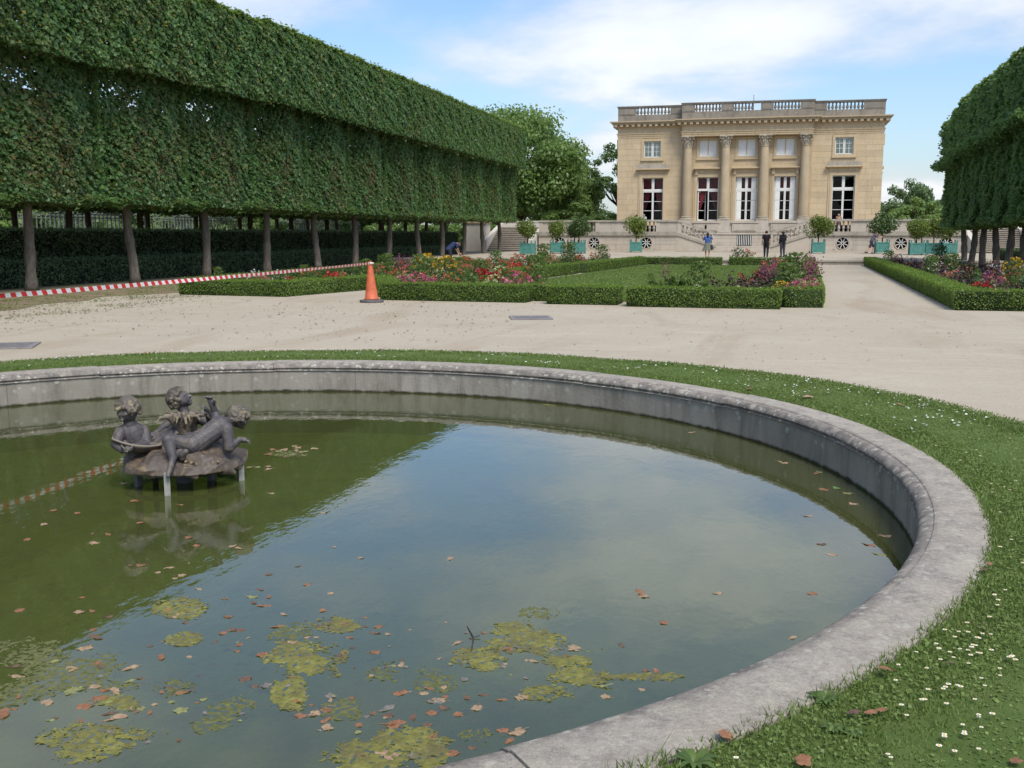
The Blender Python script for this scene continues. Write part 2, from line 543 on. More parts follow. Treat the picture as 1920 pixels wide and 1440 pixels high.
# water: clear-green body seen through a Fresnel surface
t = NT("pond_water")
p = t.pos()
wv = t.math('ADD', t.noise(3.2, 3, .5, t.pos((1, .55, 1))), t.math('MULTIPLY', t.noise(13, 3, .55, t.pos((1, .45, 1))), .35))
nm = t.bump(wv, .036, .05)
gl = t.new("ShaderNodeBsdfGlossy"); gl.inputs["Roughness"].default_value = .012
gl.inputs["Color"].default_value = (1.0, 1.0, 1.0, 1)
t.l.new(nm, gl.inputs["Normal"])
tp = t.new("ShaderNodeBsdfTransparent"); tp.inputs[0].default_value = (.62, .72, .40, 1)
df = t.new("ShaderNodeBsdfDiffuse"); df.inputs[0].default_value = (.152, .170, .056, 1)
murk = t.new("ShaderNodeMixShader"); murk.inputs[0].default_value = .34
t.l.new(tp.outputs[0], murk.inputs[1]); t.l.new(df.outputs[0], murk.inputs[2])
fr = t.new("ShaderNodeFresnel"); fr.inputs[0].default_value = 1.80
t.l.new(nm, fr.inputs["Normal"])
mx = t.new("ShaderNodeMixShader")
t.l.new(fr.outputs[0], mx.inputs[0]); t.l.new(murk.outputs[0], mx.inputs[1]); t.l.new(gl.outputs[0], mx.inputs[2])
M['water'] = t.done(mx.outputs[0])

# leaves
M['lime'] = leaf_mat("lime_leaves", (0.081, 0.166, 0.060), (0.134, 0.255, 0.083), (0.200, 0.333, 0.101), (.175, .168, .058), .42, (.50, .66), .50, rare=(.30, .25, .06))
M['lime_dry'] = leaf_mat("lime_withered", (.105, .095, .034), (.155, .135, .046), (.225, .190, .062), None, transl=.35)
M['lime_top'] = leaf_mat("lime_sunlit_shoots", (0.109, 0.190, 0.039), (0.163, 0.262, 0.053), (0.224, 0.322, 0.069), None, transl=.48)  # top shoots made lighter: backlight along the crown edge put into their colour
M['lime_r'] = leaf_mat("lime_leaves_fresh", (0.105, 0.202, 0.069), (0.168, 0.296, 0.093), (0.239, 0.374, 0.110), None, .4, (.5, .68), .55)
M['yew'] = leaf_mat("yew_leaves", (0.053, 0.095, 0.041), (0.088, 0.150, 0.058), (0.135, 0.215, 0.078), None, transl=.2)
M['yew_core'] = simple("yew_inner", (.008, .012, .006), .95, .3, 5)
M['box'] = leaf_mat("box_leaves", (0.113, 0.196, 0.023), (0.166, 0.268, 0.035), (0.231, 0.337, 0.053), None, transl=.40)
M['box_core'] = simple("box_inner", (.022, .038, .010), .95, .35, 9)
M['wood_leaf'] = leaf_mat("woodland_leaves", (0.119, 0.211, 0.056), (0.183, 0.287, 0.076), (0.245, 0.357, 0.095), None, transl=.50)
M['wood_leaf2'] = leaf_mat("woodland_leaves_dark", (0.083, 0.148, 0.052), (0.129, 0.213, 0.069), (0.181, 0.269, 0.088), None, transl=.46)
M['orange_leaf'] = leaf_mat("orange_tree_leaves", (.095, .150, .022), (.155, .220, .032), (.215, .280, .050), None, transl=.36)
M['orange_dark'] = leaf_mat("orange_tree_leaves_dark", (0.036, 0.078, 0.020), (0.067, 0.123, 0.028), (0.112, 0.182, 0.039), None, transl=.22)
M['grass'] = leaf_mat("grass_blades", (0.106, 0.167, 0.031), (0.156, 0.230, 0.048), (0.219, 0.287, 0.074), (.20, .175, .07), 1.2, (.58, .75), .3, .6)
M['lawn_grass'] = leaf_mat("lawn_blades", (0.121, 0.184, 0.033), (0.165, 0.240, 0.048), (0.209, 0.283, 0.066), None, transl=.35)
M['plant'] = leaf_mat("bedding_leaves", (.070, .125, .026), (.115, .188, .040), (.172, .252, .056), None, transl=.4)
M['plant_dark'] = leaf_mat("bedding_leaves_dark", (.030, .058, .018), (.050, .090, .026), (.080, .130, .036), None, transl=.25)
M['burgundy'] = leaf_mat("burgundy_leaves", (.030, .014, .018), (.055, .020, .028), (.095, .032, .042), None, transl=.2)
for nm_, c_ in dict(red=(.50, .030, .026), orange=(.52, .135, .060), pink=(.52, .13, .20), magenta=(.26, .055, .125), pale=(.66, .66, .34),
                    yellow=(.66, .42, .02), white=(.76, .74, .70), salmon=(.58, .21, .14)).items():
    M['fl_' + nm_] = leaf_mat("petals_" + nm_, tuple(x * .65 for x in c_), c_, tuple(min(.9, x * 1.2) for x in c_), None, transl=.25)
# bark
t = NT("lime_bark")
p = t.pos((1, 1, .25))
c = t.ramp(t.noise(9, 6, .7, p), [(.3, (.085, .070, .056)), (.7, (.215, .188, .155))])
c = t.mix(t.ramp(t.noise(2.5, 4, .6, t.pos()), [(.5, 0.0), (.7, .6)]), c, (.115, .122, .085))
c = t.mix(t.ramp(t.noise(22, 5, .75, p), [(.5, 0.0), (.66, .7)]), c, (.05, .042, .034))
M['bark'] = t.done(t.bsdf(c, .95, t.bump(t.noise(16, 6, .75, p), .8, .03), .15))
M['bark_dark'] = simple("dark_bark", (.045, .036, .028), .95, .3, 8, .1, .5)
M['teal'] = simple("teal_paint", (.085, .245, .210), .65, .22, 5)
M['white_paint'] = simple("white_paint", (.70, .69, .65), .5, .06, 4)
M['shutter'] = simple("shutter_paint", (.74, .74, .71), .6, .06, 4)
M['dark'] = simple("dark_interior", (.012, .011, .010), .9, .3, 2)
M['curtain'] = simple("red_curtain", (.135, .020, .024), .8, .3, 14)
M['blind'] = simple("pale_curtain", (.52, .57, .47), .8, .1, 5)
M['iron'] = simple("black_iron", (.02, .02, .021), .6, .2, 8)
M['grate'] = simple("grate_metal", (.225, .210, .205), .6, .25, 9, .4)
M['trellis'] = simple("trellis_paint", (.235, .275, .245), .7, .25, 3)
M['cone'] = simple("cone_orange", (.52, .125, .058), .55, .18, 7)
M['rubber'] = simple("cone_rubber", (.115, .108, .105), .8, .25, 9, .3, .3)
M['steel'] = simple("pale_steel", (.30, .30, .27), .55, .25, 12, .4)
t = NT("window_glass")
gl = t.new("ShaderNodeBsdfGlossy"); gl.inputs[1].default_value = .0
tp = t.new("ShaderNodeBsdfTransparent"); tp.inputs[0].default_value = (.94, .95, .95, 1)
fr = t.new("ShaderNodeFresnel"); fr.inputs[0].default_value = 1.22
mx = t.new("ShaderNodeMixShader")
t.l.new(fr.outputs[0], mx.inputs[0]); t.l.new(tp.outputs[0], mx.inputs[1]); t.l.new(gl.outputs[0], mx.inputs[2])
M['glass'] = t.done(mx.outputs[0])
# barrier tape: slanting red and white print along the ribbon
t = NT("barrier_tape")
uv = t.new("ShaderNodeSeparateXYZ"); t.l.new(t.new("ShaderNodeUVMap").outputs[0], uv.inputs[0])
ph = t.math('FRACT', t.math('ADD', uv.outputs[0], t.math('MULTIPLY', uv.outputs[1], .22)))
M['tape'] = t.done(t.bsdf(t.mix(t.ramp(ph, [(.495, 0.0), (.505, 1.0)]), (.60, .022, .030), (.74, .73, .72)), .35, None, .4))
# cast-lead sculpture: dark violet-grey with ochre and pale weathering
def lead(name, base, hi, rust, amt):
    t = NT(name)
    p = t.pos()
    c = t.ramp(t.noise(6, 6, .7, p), [(.3, base), (.7, hi)])
    c = t.mix(t.ramp(t.noise(9, 5, .65, p, .6), [(.52, 0.0), (.66, amt)]), c, rust)
    c = t.mix(t.ramp(t.noise(40, 4, .7, p), [(.60, 0.0), (.70, .5)]), c, (.26, .25, .245))
    # highlights on ridges and shade in hollows, put into the colour by pointiness
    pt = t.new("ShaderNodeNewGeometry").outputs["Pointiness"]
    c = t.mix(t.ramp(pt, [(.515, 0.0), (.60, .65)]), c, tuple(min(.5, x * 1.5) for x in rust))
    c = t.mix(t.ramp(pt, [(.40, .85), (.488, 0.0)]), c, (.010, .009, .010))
    return t.done(t.bsdf(c, .55, t.bump(t.noise(30, 6, .75, p), .6, .010), .5))
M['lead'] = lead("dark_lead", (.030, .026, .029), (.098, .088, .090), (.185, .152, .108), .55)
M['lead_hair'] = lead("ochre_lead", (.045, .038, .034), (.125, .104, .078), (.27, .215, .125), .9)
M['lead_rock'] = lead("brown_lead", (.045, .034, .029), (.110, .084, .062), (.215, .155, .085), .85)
# ------------------------------------------------------------------ ground and basin
BC = (-4.48, 7.18)
WATER_Z = -0.35
GRAVEL_Z = 0.0
rng = np.random.default_rng(7)

def ring(r_list, z_list, n, a0=0., a1=2 * math.pi, c=BC, wob_edge=None):
    V, F = [], []
    closed = abs(a1 - a0 - 2 * math.pi) < 1e-6
    m = n if closed else n + 1
    for j, (r, z) in enumerate(zip(r_list, z_list)):
        for i in range(m):
            a = a0 + (a1 - a0) * i / n
            rr = r + (wob_edge(a) if (wob_edge and j == len(r_list) - 1) else 0)
            V.append((c[0] + rr * math.cos(a), c[1] + rr * math.sin(a), z))
    for j in range(len(r_list) - 1):
        for i in range(n):
            k = (i + 1) % m
            F.append((j * m + i, (j + 1) * m + i, (j + 1) * m + k, j * m + k))
    return np.array(V), np.array(F)

V, F = ring([5.65, 9, 14, 25, 45, 90, 200, 600, 2200], [0] * 9, 96)
tag(put("ground", mesh_np("ground", V, F, [M['gravel']])), "pale beige gravel of the garden walks", None, None, "structure")

def turf_edge(a):
    return .16 * math.sin(a * 2 + .6) + .05 * math.sin(a * 9) + .03 * math.sin(a * 23 + 1)
V, F = ring([5.74, 6.3, 6.8, 7.20], [.006, .03, .03, .004], 240, wob_edge=turf_edge)
tag(put("grass_verge", mesh_np("grass_verge", V, F, [M['turf']], smooth=True)), "ring of daisy-strewn turf round the stone basin", None, None, "structure")

def strip(name, poly, z, mat, label, kind="structure"):
    b = MB()
    b.add([(x, y, z) for x, y in poly], [tuple(range(len(poly)))])
    return tag(put(name, b.mesh(name, [mat])), label, None, None, kind)

# earth under the lime trees, with a ragged edge towards the gravel
ed = [(-17.3 + .35 * math.sin(y * .7) + .25 * math.sin(y * 1.9 + 1), y) for y in np.arange(4, 92, .6)]
strip("earth_strip", [(-400, 4)] + ed + [(-400, 92)], .005, M['earth'], "bare earth and thin grass below the clipped lime trees")
ed = [(9.1 + .25 * math.sin(y * .8), y) for y in np.arange(26, 61, .6)]
strip("earth_strip", [(400, 61)] + ed[::-1] + [(400, 26)], .005, M['earth'], "earth below the lime trees beside the flower bed hedge")

# ---- basin: one thing; coping and wall stones, floor
basin = thing("stone_basin", "round stone fountain basin with lichen-spotted coping, set in turf", "basin", (BC[0], BC[1], 0))
prof = [(5.825, -.20), (5.835, -.01), (5.828, .018), (5.80, .030), (5.545, .034), (5.525, .030), (5.518, .022), (5.508, .019), (5.495, .019), (5.472, .012), (5.450, -.004), (5.438, -.022), (5.436, -.034),
        (5.442, -.042), (5.452, -.046), (5.452, -.058), (5.444, -.064), (5.438, -.070), (5.66, -.070), (5.66, -.20)]
def ring_stone(prof, a, n=9):
    V, F = [], []
    k = len(prof)
    for i in range(n + 1):
        t_ = -a / 2 + a * i / n
        for r, z in prof:
            V.append((r * math.cos(t_), r * math.sin(t_), z))
    for i in range(n):
        for j in range(k):
            j2 = (j + 1) % k
            F.append((i * k + j, i * k + j2, (i + 1) * k + j2, (i + 1) * k + j))
    b = MB()
    b.add(V, F)
    b.add(V[:k], [tuple(range(k - 1, -1, -1))])
    b.add(V[-k:], [tuple(range(k))])
    return b
NST = 16
gap = .0009
stone_me = ring_stone(prof, 2 * math.pi / NST - gap).mesh("coping_stone", [M['coping']])
wall_me = ring_stone([(5.455, -.068), (5.455, -.60), (5.465, -1.10), (5.76, -1.10), (5.76, -.2), (5.65, -.2), (5.65, -.072)], 2 * math.pi / NST - gap * .7).mesh("wall_stone", [M['basin_wall']])
for me in (stone_me, wall_me):
    me.polygons.foreach_set("use_smooth", np.ones(len(me.polygons), bool))
    me.set_sharp_from_angle(angle=R(28))
for i in range(NST):
    a = 2 * math.pi * (i + .37) / NST
    put("coping_stone", stone_me, basin, (0, 0, .0045 * math.sin(i * 2.3)), a)
    put("wall_stone", wall_me, basin, (0, 0, 0), a + math.pi / NST)
put("wall_backing", ring_stone([(5.49, -.08), (5.49, -1.09), (5.75, -1.09), (5.75, -.21), (5.64, -.21), (5.64, -.08)], 2 * math.pi - 1e-4, 96).mesh("wall_backing", [M['basin_wall']]), basin)
V, F = ring([0.01, 1.5, 3, 4.5, 5.52], [-.92, -.92, -.93, -.92, -.90], 64, c=(0, 0))
put("basin_floor", mesh_np("basin_floor", V, F, [M['basin_floor']], smooth=True), basin)
V, F = ring([0.005, 1.5, 3, 4.5, 5.52], [0] * 5, 96)
tag(put("water", mesh_np("water", V, F, [M['water']]), None, (0, 0, WATER_Z)), "still green water filling the round basin", None, None, "structure")

# ------------------------------------------------------------------ forecourt, terrace wall, stairs
FY, WY, TZ, CX = 95.0, 91.0, 0.25, -2.55      # facade plane, terrace wall plane, forecourt level, facade axis
b = MB()
b.box(-34, 30, 61.75, 110, -.3, TZ - .012)
tag(put("forecourt", b.mesh("forecourt", [M['gravel']])), "raised gravel forecourt below the terrace wall", None, None, "structure")
kerb = thing("forecourt_kerb", "low weathered stone retaining kerb along the front of the forecourt", "kerb", (0, 61.5, 0))
kme = MB().box(-.995, .995, -.02, .24, -.05, TZ - .075).mesh("kerb_stone", [M['weather']])
kme2 = MB().box(-.998, .998, -.07, .27, TZ - .075, TZ + .015).mesh("kerb_cap", [M['weather']])
for i in range(29):
    put("kerb_stone", kme, kerb, (-28 + i * 2, 0, 0))
    put("kerb_cap", kme2, kerb, (-27.6 + i * 2, 0, 0))

UNIT = {}
def unit_box(mat):
    if mat.name not in UNIT:
        # unit stone with softly chamfered front arrises
        bm = bmesh.new()
        bmesh.ops.create_cube(bm, size=1.0)
        me = bpy.data.meshes.new("stone_block")
        bm.to_mesh(me); bm.free()
        me.materials.append(mat)
        UNIT[mat.name] = me
    return UNIT[mat.name]

def ashlar(parent, x0, x1, z0, z1, y, holes, ch, bl, mat, th=.10, joint=.012, seed=1, name="stone_block"):
    """courses of separate blocks on the plane y (facing -Y), left out where a hole is"""
    rr = random.Random(seed)
    nrow = max(1, round((z1 - z0) / ch))
    h = (z1 - z0) / nrow
    me = unit_box(mat)
    for r in range(nrow):
        za, zb = z0 + r * h, z0 + (r + 1) * h
        zm = (za + zb) / 2
        free = [(x0, x1)]
        for hx0, hx1, hz0, hz1 in holes:
            if hz0 < zm < hz1:
                nf = []
                for a, c in free:
                    if hx1 <= a or hx0 >= c:
                        nf.append((a, c))
                    else:
                        if hx0 - a > .08: nf.append((a, hx0))
                        if c - hx1 > .08: nf.append((hx1, c))
                free = nf
        for a, c in free:
            n = max(1, round((c - a) / bl))
            cuts = [a + (c - a) * (i + (.0 if i in (0, n) else (.25 if r % 2 else -.2) + rr.uniform(-.1, .1))) / n for i in range(n + 1)]
            for i in range(n):
                w = cuts[i + 1] - cuts[i]
                o = put(name, me, parent, ((cuts[i] + cuts[i + 1]) / 2, y + th / 2 + rr.uniform(-.003, .003), zm))
                o.scale = (w - joint, th, h - joint)

px0 = lambda o: (o.location.x, o.location.y, o.location.z)

# terrace wall in two wings with round barred windows
BAL_TOP, BAND_T, BAND_B = 2.95, 1.80, 1.62
oculus_b = MB()
def oculus_stone(w, z0, z1, zc, r, th):
    """a square stone pierced by a round hole"""
    n = 32
    b = MB()
    out, inn = [], []
    for i in range(n):
        a = 2 * math.pi * i / n
        ca, sa = math.cos(a), math.sin(a)
        k = min((w / 2) / max(abs(ca), 1e-6), ((z1 - zc) if sa > 0 else (zc - z0)) / max(abs(sa), 1e-6))
        out.append((k * ca, zc + k * sa))
        inn.append((r * ca, zc + r * sa))
    vs = [(x, 0, z) for x, z in out] + [(x, 0, z) for x, z in inn] + [(x, th, z) for x, z in inn]
    fs = []
    for i in range(n):
        k = (i + 1) % n
        fs.append((i, k, n + k, n + i))
        fs.append((n + i, n + k, 2 * n + k, 2 * n + i))
    return b.add(vs, fs)
oc_z, oc_r = 1.0, .50
oc_me = oculus_stone(1.5, TZ + .20, BAND_B - .012, oc_z, oc_r, .45).mesh("window_stone", [M['plinth']])
b = MB()
for k in range(32):
    a, c = 2 * math.pi * k / 32, 2 * math.pi * (k + 1) / 32
    b.bar((.50 * math.cos(a), 0, .50 * math.sin(a)), (.50 * math.cos(c), 0, .50 * math.sin(c)), .07, .07)
oc_rim = b.mesh("rim", [M['plinth']])
b = MB()
for k in range(8):
    a = 2 * math.pi * (k + .5) / 8
    b.bar((.07 * math.cos(a), 0, .07 * math.sin(a)), (.49 * math.cos(a), 0, .49 * math.sin(a)), .062, .05)
spoke_me = b.mesh("grille", [M['white_paint']])
b = MB()
b.wall_prism([(.09 * math.cos(2 * math.pi * k / 12), .09 * math.sin(2 * math.pi * k / 12)) for k in range(12)], -.02, .02)
hub_me = b.mesh("hub", [M['iron']])
disc_me = MB().wall_prism([(.52 * math.cos(2 * math.pi * k / 24), .52 * math.sin(2 * math.pi * k / 24)) for k in range(24)], .40, .42).mesh("dark_pane", [M['dark']])

def baluster_prof(h, r):
    return [(r * .75, 0), (r * .75, h * .07), (r * .45, h * .10), (r * .55, h * .16), (r * .95, h * .28), (r * 1.0, h * .36), (r * .8, h * .50), (r * .48, h * .68),
            (r * .40, h * .80), (r * .6, h * .84), (r * .45, h * .88), (r * .75, h * .93), (r * .75, h)]
tb_me = MB().lathe(baluster_prof(.74, .125), 10).mesh("baluster", [M['weather']], True)

def wing(label, xa, xb, ocs, bal_groups, seed):
    w = thing("terrace_wall", label, "wall", (0, 0, 0))
    put("backing", MB().box(xa, xb, WY + .48, WY + .9, TZ, BAND_T - .02).mesh("backing", [M['plinth']]), w)
    holes = [(x - .75, x + .75, TZ + .2, BAND_B) for x in ocs]
    put("plinth_course", MB().box(xa, xb, WY - .05, WY + .3, TZ - .02, TZ + .20).mesh("plinth_course", [M['plinth']]), w)
    ashlar(w, xa, xb, TZ + .20, BAND_B, WY, holes, .39, 1.5, M['plinth'], .47, .012, seed)
    for x in ocs:
        o = put("round_window", oc_me, w, (x, WY - .003, 0))
        put("rim", oc_rim, o, (0, -.012, oc_z))
        put("grille", spoke_me, o, (0, .07, oc_z))
        put("hub", hub_me, o, (0, .06, oc_z))
        put("dark_pane", disc_me, o, (0, 0, oc_z))
    put("string_course", MB().box(xa - .02, xb + .02, WY - .14, WY + .5, BAND_B, BAND_T - .06).box(xa, xb, WY - .05, WY + .5, BAND_T - .06, BAND_T + .06).mesh("string_course", [M['weather']]), w)
    put("terrace_paving", MB().box(xa, xb, WY + .45, FY + 1.0, BAND_B - .05, BAND_T).mesh("terrace_paving", [M['plinth']]), w)
    # balustrade: piers and blind panels, with open balusters where the photo shows them
    put("handrail", MB().box(xa - .03, xb + .03, WY - .09, WY + .39, BAL_TOP - .14, BAL_TOP).mesh("handrail", [M['weather']]), w)
    put("rail_base", MB().box(xa, xb, WY - .03, WY + .34, BAND_T + .06, BAND_T + .16).mesh("rail_base", [M['weather']]), w)
    zb, zt = BAND_T + .16, BAL_TOP - .14
    edges = sorted([xa] + [e for g in bal_groups for e in g] + [xb])
    for i in range(0, len(edges), 2):
        a, c = edges[i], edges[i + 1]
        n = max(1, round((c - a) / 1.35))
        for k in range(n):
            u0, u1 = a + (c - a) * k / n, a + (c - a) * (k + 1) / n
            put("balustrade_panel", MB().box(u0 + .008, u1 - .008, WY + .02, WY + .28, zb, zt).mesh("balustrade_panel", [M['plinth']]), w)
            if (k + seed) % 3 == 0:
                put("pier", MB().box(u0 + .01, u0 + .36, WY - .025, WY + .30, zb, zt).mesh("pier", [M['plinth']]), w)
    for a, c in bal_groups:
        n = max(2, round((c - a) / .34))
        for k in range(n):
            put("baluster", tb_me, w, (a + (c - a) * (k + .5) / n, WY + .15, zb), 0, (1, 1, (zt - zb) / .74))
    return w
XL0, XL1, XR0, XR1 = -20.3, -8.05, 2.98, 15.2
wing("pale stone terrace wall with round barred windows, at the stairs behind the left box hedges", XL0, XL1, [-18.35, -15.3, -10.7], [(-16.6, -15.2), (-11.0, -9.9)], 3)
wing("pale stone terrace wall with round barred windows, on the side of the dark lime trees", XR0, XR1, [5.62, 10.2, 13.7], [(4.7, 6.2)], 5)

# double flight in front of the middle bays
stair = thing("double_staircase", "stone double staircase with sloping parapets meeting below the middle windows", "staircase")
LAND = .70
for s, xt, xb_ in ((1, XL1, -4.75), (-1, XR0, -.35)):
    n = 7
    for i in range(n):
        zt = BAND_T - (BAND_T - LAND) * (i + 1) / (n + 0)
        a, c = xt + (xb_ - xt) * i / n, xt + (xb_ - xt) * (i + 1) / n
        put("step", MB().box(min(a, c), max(a, c), WY + .3, WY + 2.6, TZ, zt).mesh("step", [M['plinth']]), stair)
    dz = BAND_T - LAND
    lo = [(xt, TZ), (xt, BAND_B + .1), (xb_, LAND - .08), (xb_, TZ)]
    put("flight_wall", MB().wall_prism(lo if s < 0 else lo, WY, WY + .3).mesh("flight_wall", [M['plinth']]), stair)
    put("sloping_band", MB().wall_prism([(xt, BAND_B), (xt, BAND_T + .06), (xb_, LAND + .06), (xb_, LAND - .12)], WY - .08, WY + .33).mesh("sloping_band", [M['weather']]), stair)
    put("parapet_foot", MB().wall_prism([(xt, BAND_T + .06), (xt, BAND_T + .17), (xb_, LAND + .17), (xb_, LAND + .06)], WY - .02, WY + .32).mesh("parapet_foot", [M['plinth']]), stair)
    put("sloping_rail", MB().wall_prism([(xt, BAL_TOP - .14), (xt, BAL_TOP), (xb_, BAL_TOP - dz), (xb_, BAL_TOP - dz - .14)], WY - .09, WY + .39).mesh("sloping_rail", [M['weather']]), stair)
    f = lambda x: (x - xt) / (xb_ - xt)
    for k in range(8):
        x = xt + (xb_ - xt) * (k + 1.4) / 9.6
        put("baluster", tb_me, stair, (x, WY + .15, BAND_T + .15 - dz * f(x)), 0, (1, 1, .96))
    for x, w_ in ((xt + s * .17, .34), (xb_ - s * .17, .34)):
        q = f(x)
        put("newel", MB().box(x - w_ / 2, x + w_ / 2, WY - .03, WY + .32, BAND_T + .07 - dz * q, BAL_TOP - .17 - dz * q).mesh("newel", [M['plinth']]), stair)
put("landing", MB().box(-4.75, -.35, WY + .0, WY + 2.9, TZ, LAND).mesh("landing", [M['plinth']]), stair)
for i in range(2):
    put("step", MB().box(-4.9 - .3 * i, -.2 + .3 * i, WY - .35 * (i + 1), WY - .35 * i - .002, TZ, LAND - .15 * (i + 1)).mesh("step", [M['plinth']]), stair)

# side stairs
def side_stairs(label, x0, x1, flip):
    w = thing("side_stairs", label, "stairs")
    n = 13
    for i in range(n):
        put("step", MB().box(x0, x1, WY - 1.6 + i * .34, WY + 4.5, TZ + i * .165, TZ + (i + 1) * .165 - .05, 1)
            .box(x0 + .002, x1 - .002, WY - 1.67 + i * .34, WY + 4.4, TZ + (i + 1) * .165 - .05, TZ + (i + 1) * .165, 0).mesh("step", [M['plinth'], M['parapet']]), w)  # dark risers: shadow lines between the steps put into the stone colour
    for xx in (x0 - .45, x1 + .05):
        put("flank_wall", MB().add([(xx, WY - 1.7, TZ), (xx + .4, WY - 1.7, TZ), (xx + .4, WY + 5, TZ), (xx, WY + 5, TZ), (xx, WY - 1.7, TZ + 1.0), (xx + .4, WY - 1.7, TZ + 1.0), (xx + .4, WY + 5, BAL_TOP), (xx, WY + 5, BAL_TOP)],
            [(0, 3, 2, 1), (4, 5, 6, 7), (0, 1, 5, 4), (1, 2, 6, 5), (2, 3, 7, 6), (3, 0, 4, 7)]).mesh("flank_wall", [M['plaster']]), w)
    put("back_wall", MB().box(x0 - .6, x1 + .6, WY + 4.6, WY + 5.0, TZ, BAL_TOP - .1).box(x0 - .65, x1 + .65, WY + 4.55, WY + 5.05, BAL_TOP - .1, BAL_TOP + .02).mesh("back_wall", [M['plaster']]), w)
    xx = x0 - 2.6 if not flip else x1 + .5
    put("gate_pier", MB().box(xx, xx + 2.1, WY - .2, WY + 1.2, TZ, 2.72).mesh("gate_pier", [M['plaster']]), w)
    put("pier_cornice", MB().box(xx - .12, xx + 2.22, WY - .32, WY + 1.3, 2.72, 2.98).mesh("pier_cornice", [M['facade_trim']]), w)
    return w
side_stairs("pale stone stairs rising at the far end of the long lime tree row", -24.6, -20.9, False)
side_stairs("pale stone stairs half hidden behind the dark trunks near the frame edge", 15.7, 19.4, True)
# ------------------------------------------------------------------ the house
house = thing("garden_house", "square honey-coloured stone mansion with four columns and a roof balustrade", "house")
HX0, HX1 = -13.9, 8.85
Z0, ZA, ZF, ZC, ZT = 2.92, 10.27, 10.72, 11.72, 13.06     # floor, architrave, frieze, cornice top, parapet top
CPX0, CPX1, CPY = -8.1, 3.0, FY - .75                      # projecting middle bays
LOW = [-10.68, -5.79, -2.45, .85, 5.72]
ATT = [-10.78, -5.86, -2.53, .76, 5.65]

# backing walls with true openings (strips between the openings)
def pierced(x0, x1, z0, z1, y, th, holes, mat, name):
    """wall strip pierced by rectangular holes; built as columns of boxes"""
    b = MB()
    xs = sorted({x0, x1, *[h[0] for h in holes], *[h[1] for h in holes]})
    for a, c in zip(xs[:-1], xs[1:]):
        if c - a < 1e-4:
            continue
        m = (a + c) / 2
        hz = sorted([(h[2], h[3]) for h in holes if h[0] < m < h[1]])
        z = z0
        for p_, q_ in hz:
            if p_ > z: b.box(a, c, y, y + th, z, p_)
            z = q_
        if z < z1: b.box(a, c, y, y + th, z, z1)
    return put(name, b.mesh(name, [mat]), house)
def hole_low(i): return (LOW[i] - .94, LOW[i] + .94, Z0 + .03, 6.76)
def hole_att(i): return (ATT[i] - .76, ATT[i] + .76, 8.55, 9.98)
MIDY = FY + .06                                             # wall behind the columns
for x0, x1, ids, y in ((HX0, CPX0, [0], FY), (CPX0 + .001, CPX1 - .001, [1, 2, 3], MIDY), (CPX1, HX1, [4], FY)):
    holes = [hole_low(i) for i in ids] + [hole_att(i) for i in ids]
    pierced(x0, x1, Z0 - .4, ZA, y + .055, .45, holes, M['facade'], "wall")
    ashlar(house, x0, x1, Z0, ZA, y, [(h[0] - .12, h[1] + .12, h[2] - .1, h[3] + .15) for h in holes], .49, 1.25, M['facade'], .06, .010, len(ids) * 3 + int(x0))
# side and rear walls, floor slabs, roof
put("side_wall", MB().box(HX1 - .5, HX1, FY + .51, FY + 21, Z0 - 2.6, ZA).mesh("side_wall", [M['facade']]), house)
put("side_wall", MB().box(HX0, HX0 + .5, FY + .51, FY + 21, Z0 - 2.6, ZA).mesh("side_wall", [M['facade']]), house)
put("rear_wall", MB().box(HX0 + .51, HX1 - .51, FY + 20.5, FY + 21, Z0 - 2.6, ZA).mesh("rear_wall", [M['facade']]), house)
put("roof", MB().box(HX0 + .2, HX1 - .2, FY + .3, FY + 20.8, ZC - .5, ZC + .08).mesh("roof", [M['parapet']]), house)
put("room_floor", MB().box(HX0 + .51, HX1 - .51, FY + .52, FY + 20.4, Z0 - .3, Z0 - .02).box(HX0 + .51, HX1 - .51, FY + .52, FY + 20.4, 7.4, 7.8).mesh("room_floor", [M['dark']]), house)
put("room_back", MB().box(HX0 + .52, HX1 - .52, FY + 4.0, FY + 4.2, Z0, ZA).mesh("room_back", [M['dark']]), house)
# string bumps on the sides of the house
for z0_, z1_, d in ((7.3, 7.5, .14), (6.9, 7.0, .08), (9.3, 10.2, .10)):
    put("side_moulding", MB().box(HX1 + .001, HX1 + d, FY + .2, FY + 20, z0_, z1_).box(HX0 - d, HX0 - .001, FY + .2, FY + 20, z0_, z1_).mesh("side_moulding", [M['facade_trim']]), house)

# lower plinth of the middle bays, with the barred cellar window and an oval vent
PLY = FY - 1.0
bw = (-3.1, -1.86, .86, 1.58)
b = MB()
put("podium", MB().box(CPX0, CPX1, PLY + .06, FY + .05, TZ - .1, Z0 - .42).box(CPX0, CPX1, PLY + .06, FY + .05, Z0 - .42, Z0 - .003).mesh("podium", [M['plinth']]), house)
ashlar(house, CPX0, CPX1, TZ, 1.72, PLY, [(bw[0] - .02, bw[1] + .02, bw[2] - .1, bw[3] + .15)], .37, 1.6, M['plinth'], .08, .012, 9)
put("cellar_window", MB().box(bw[0], bw[1], PLY + .045, PLY + .058, bw[2] - .1, bw[3] + .1).mesh("cellar_window", [M['dark']]), house)
cw = house.children[-1]
for k in range(8):
    x = bw[0] + (bw[1] - bw[0]) * (k + .5) / 8
    put("window_bar", MB().box(x - .025, x + .025, PLY - .01, PLY + .03, bw[2] - .08, bw[3] + .1).mesh("window_bar", [M['white_paint']]), cw)
put("podium_band", MB().box(CPX0 - .03, CPX1 + .03, PLY - .07, PLY + .3, 1.72, 1.88).mesh("podium_band", [M['plinth']]), house)
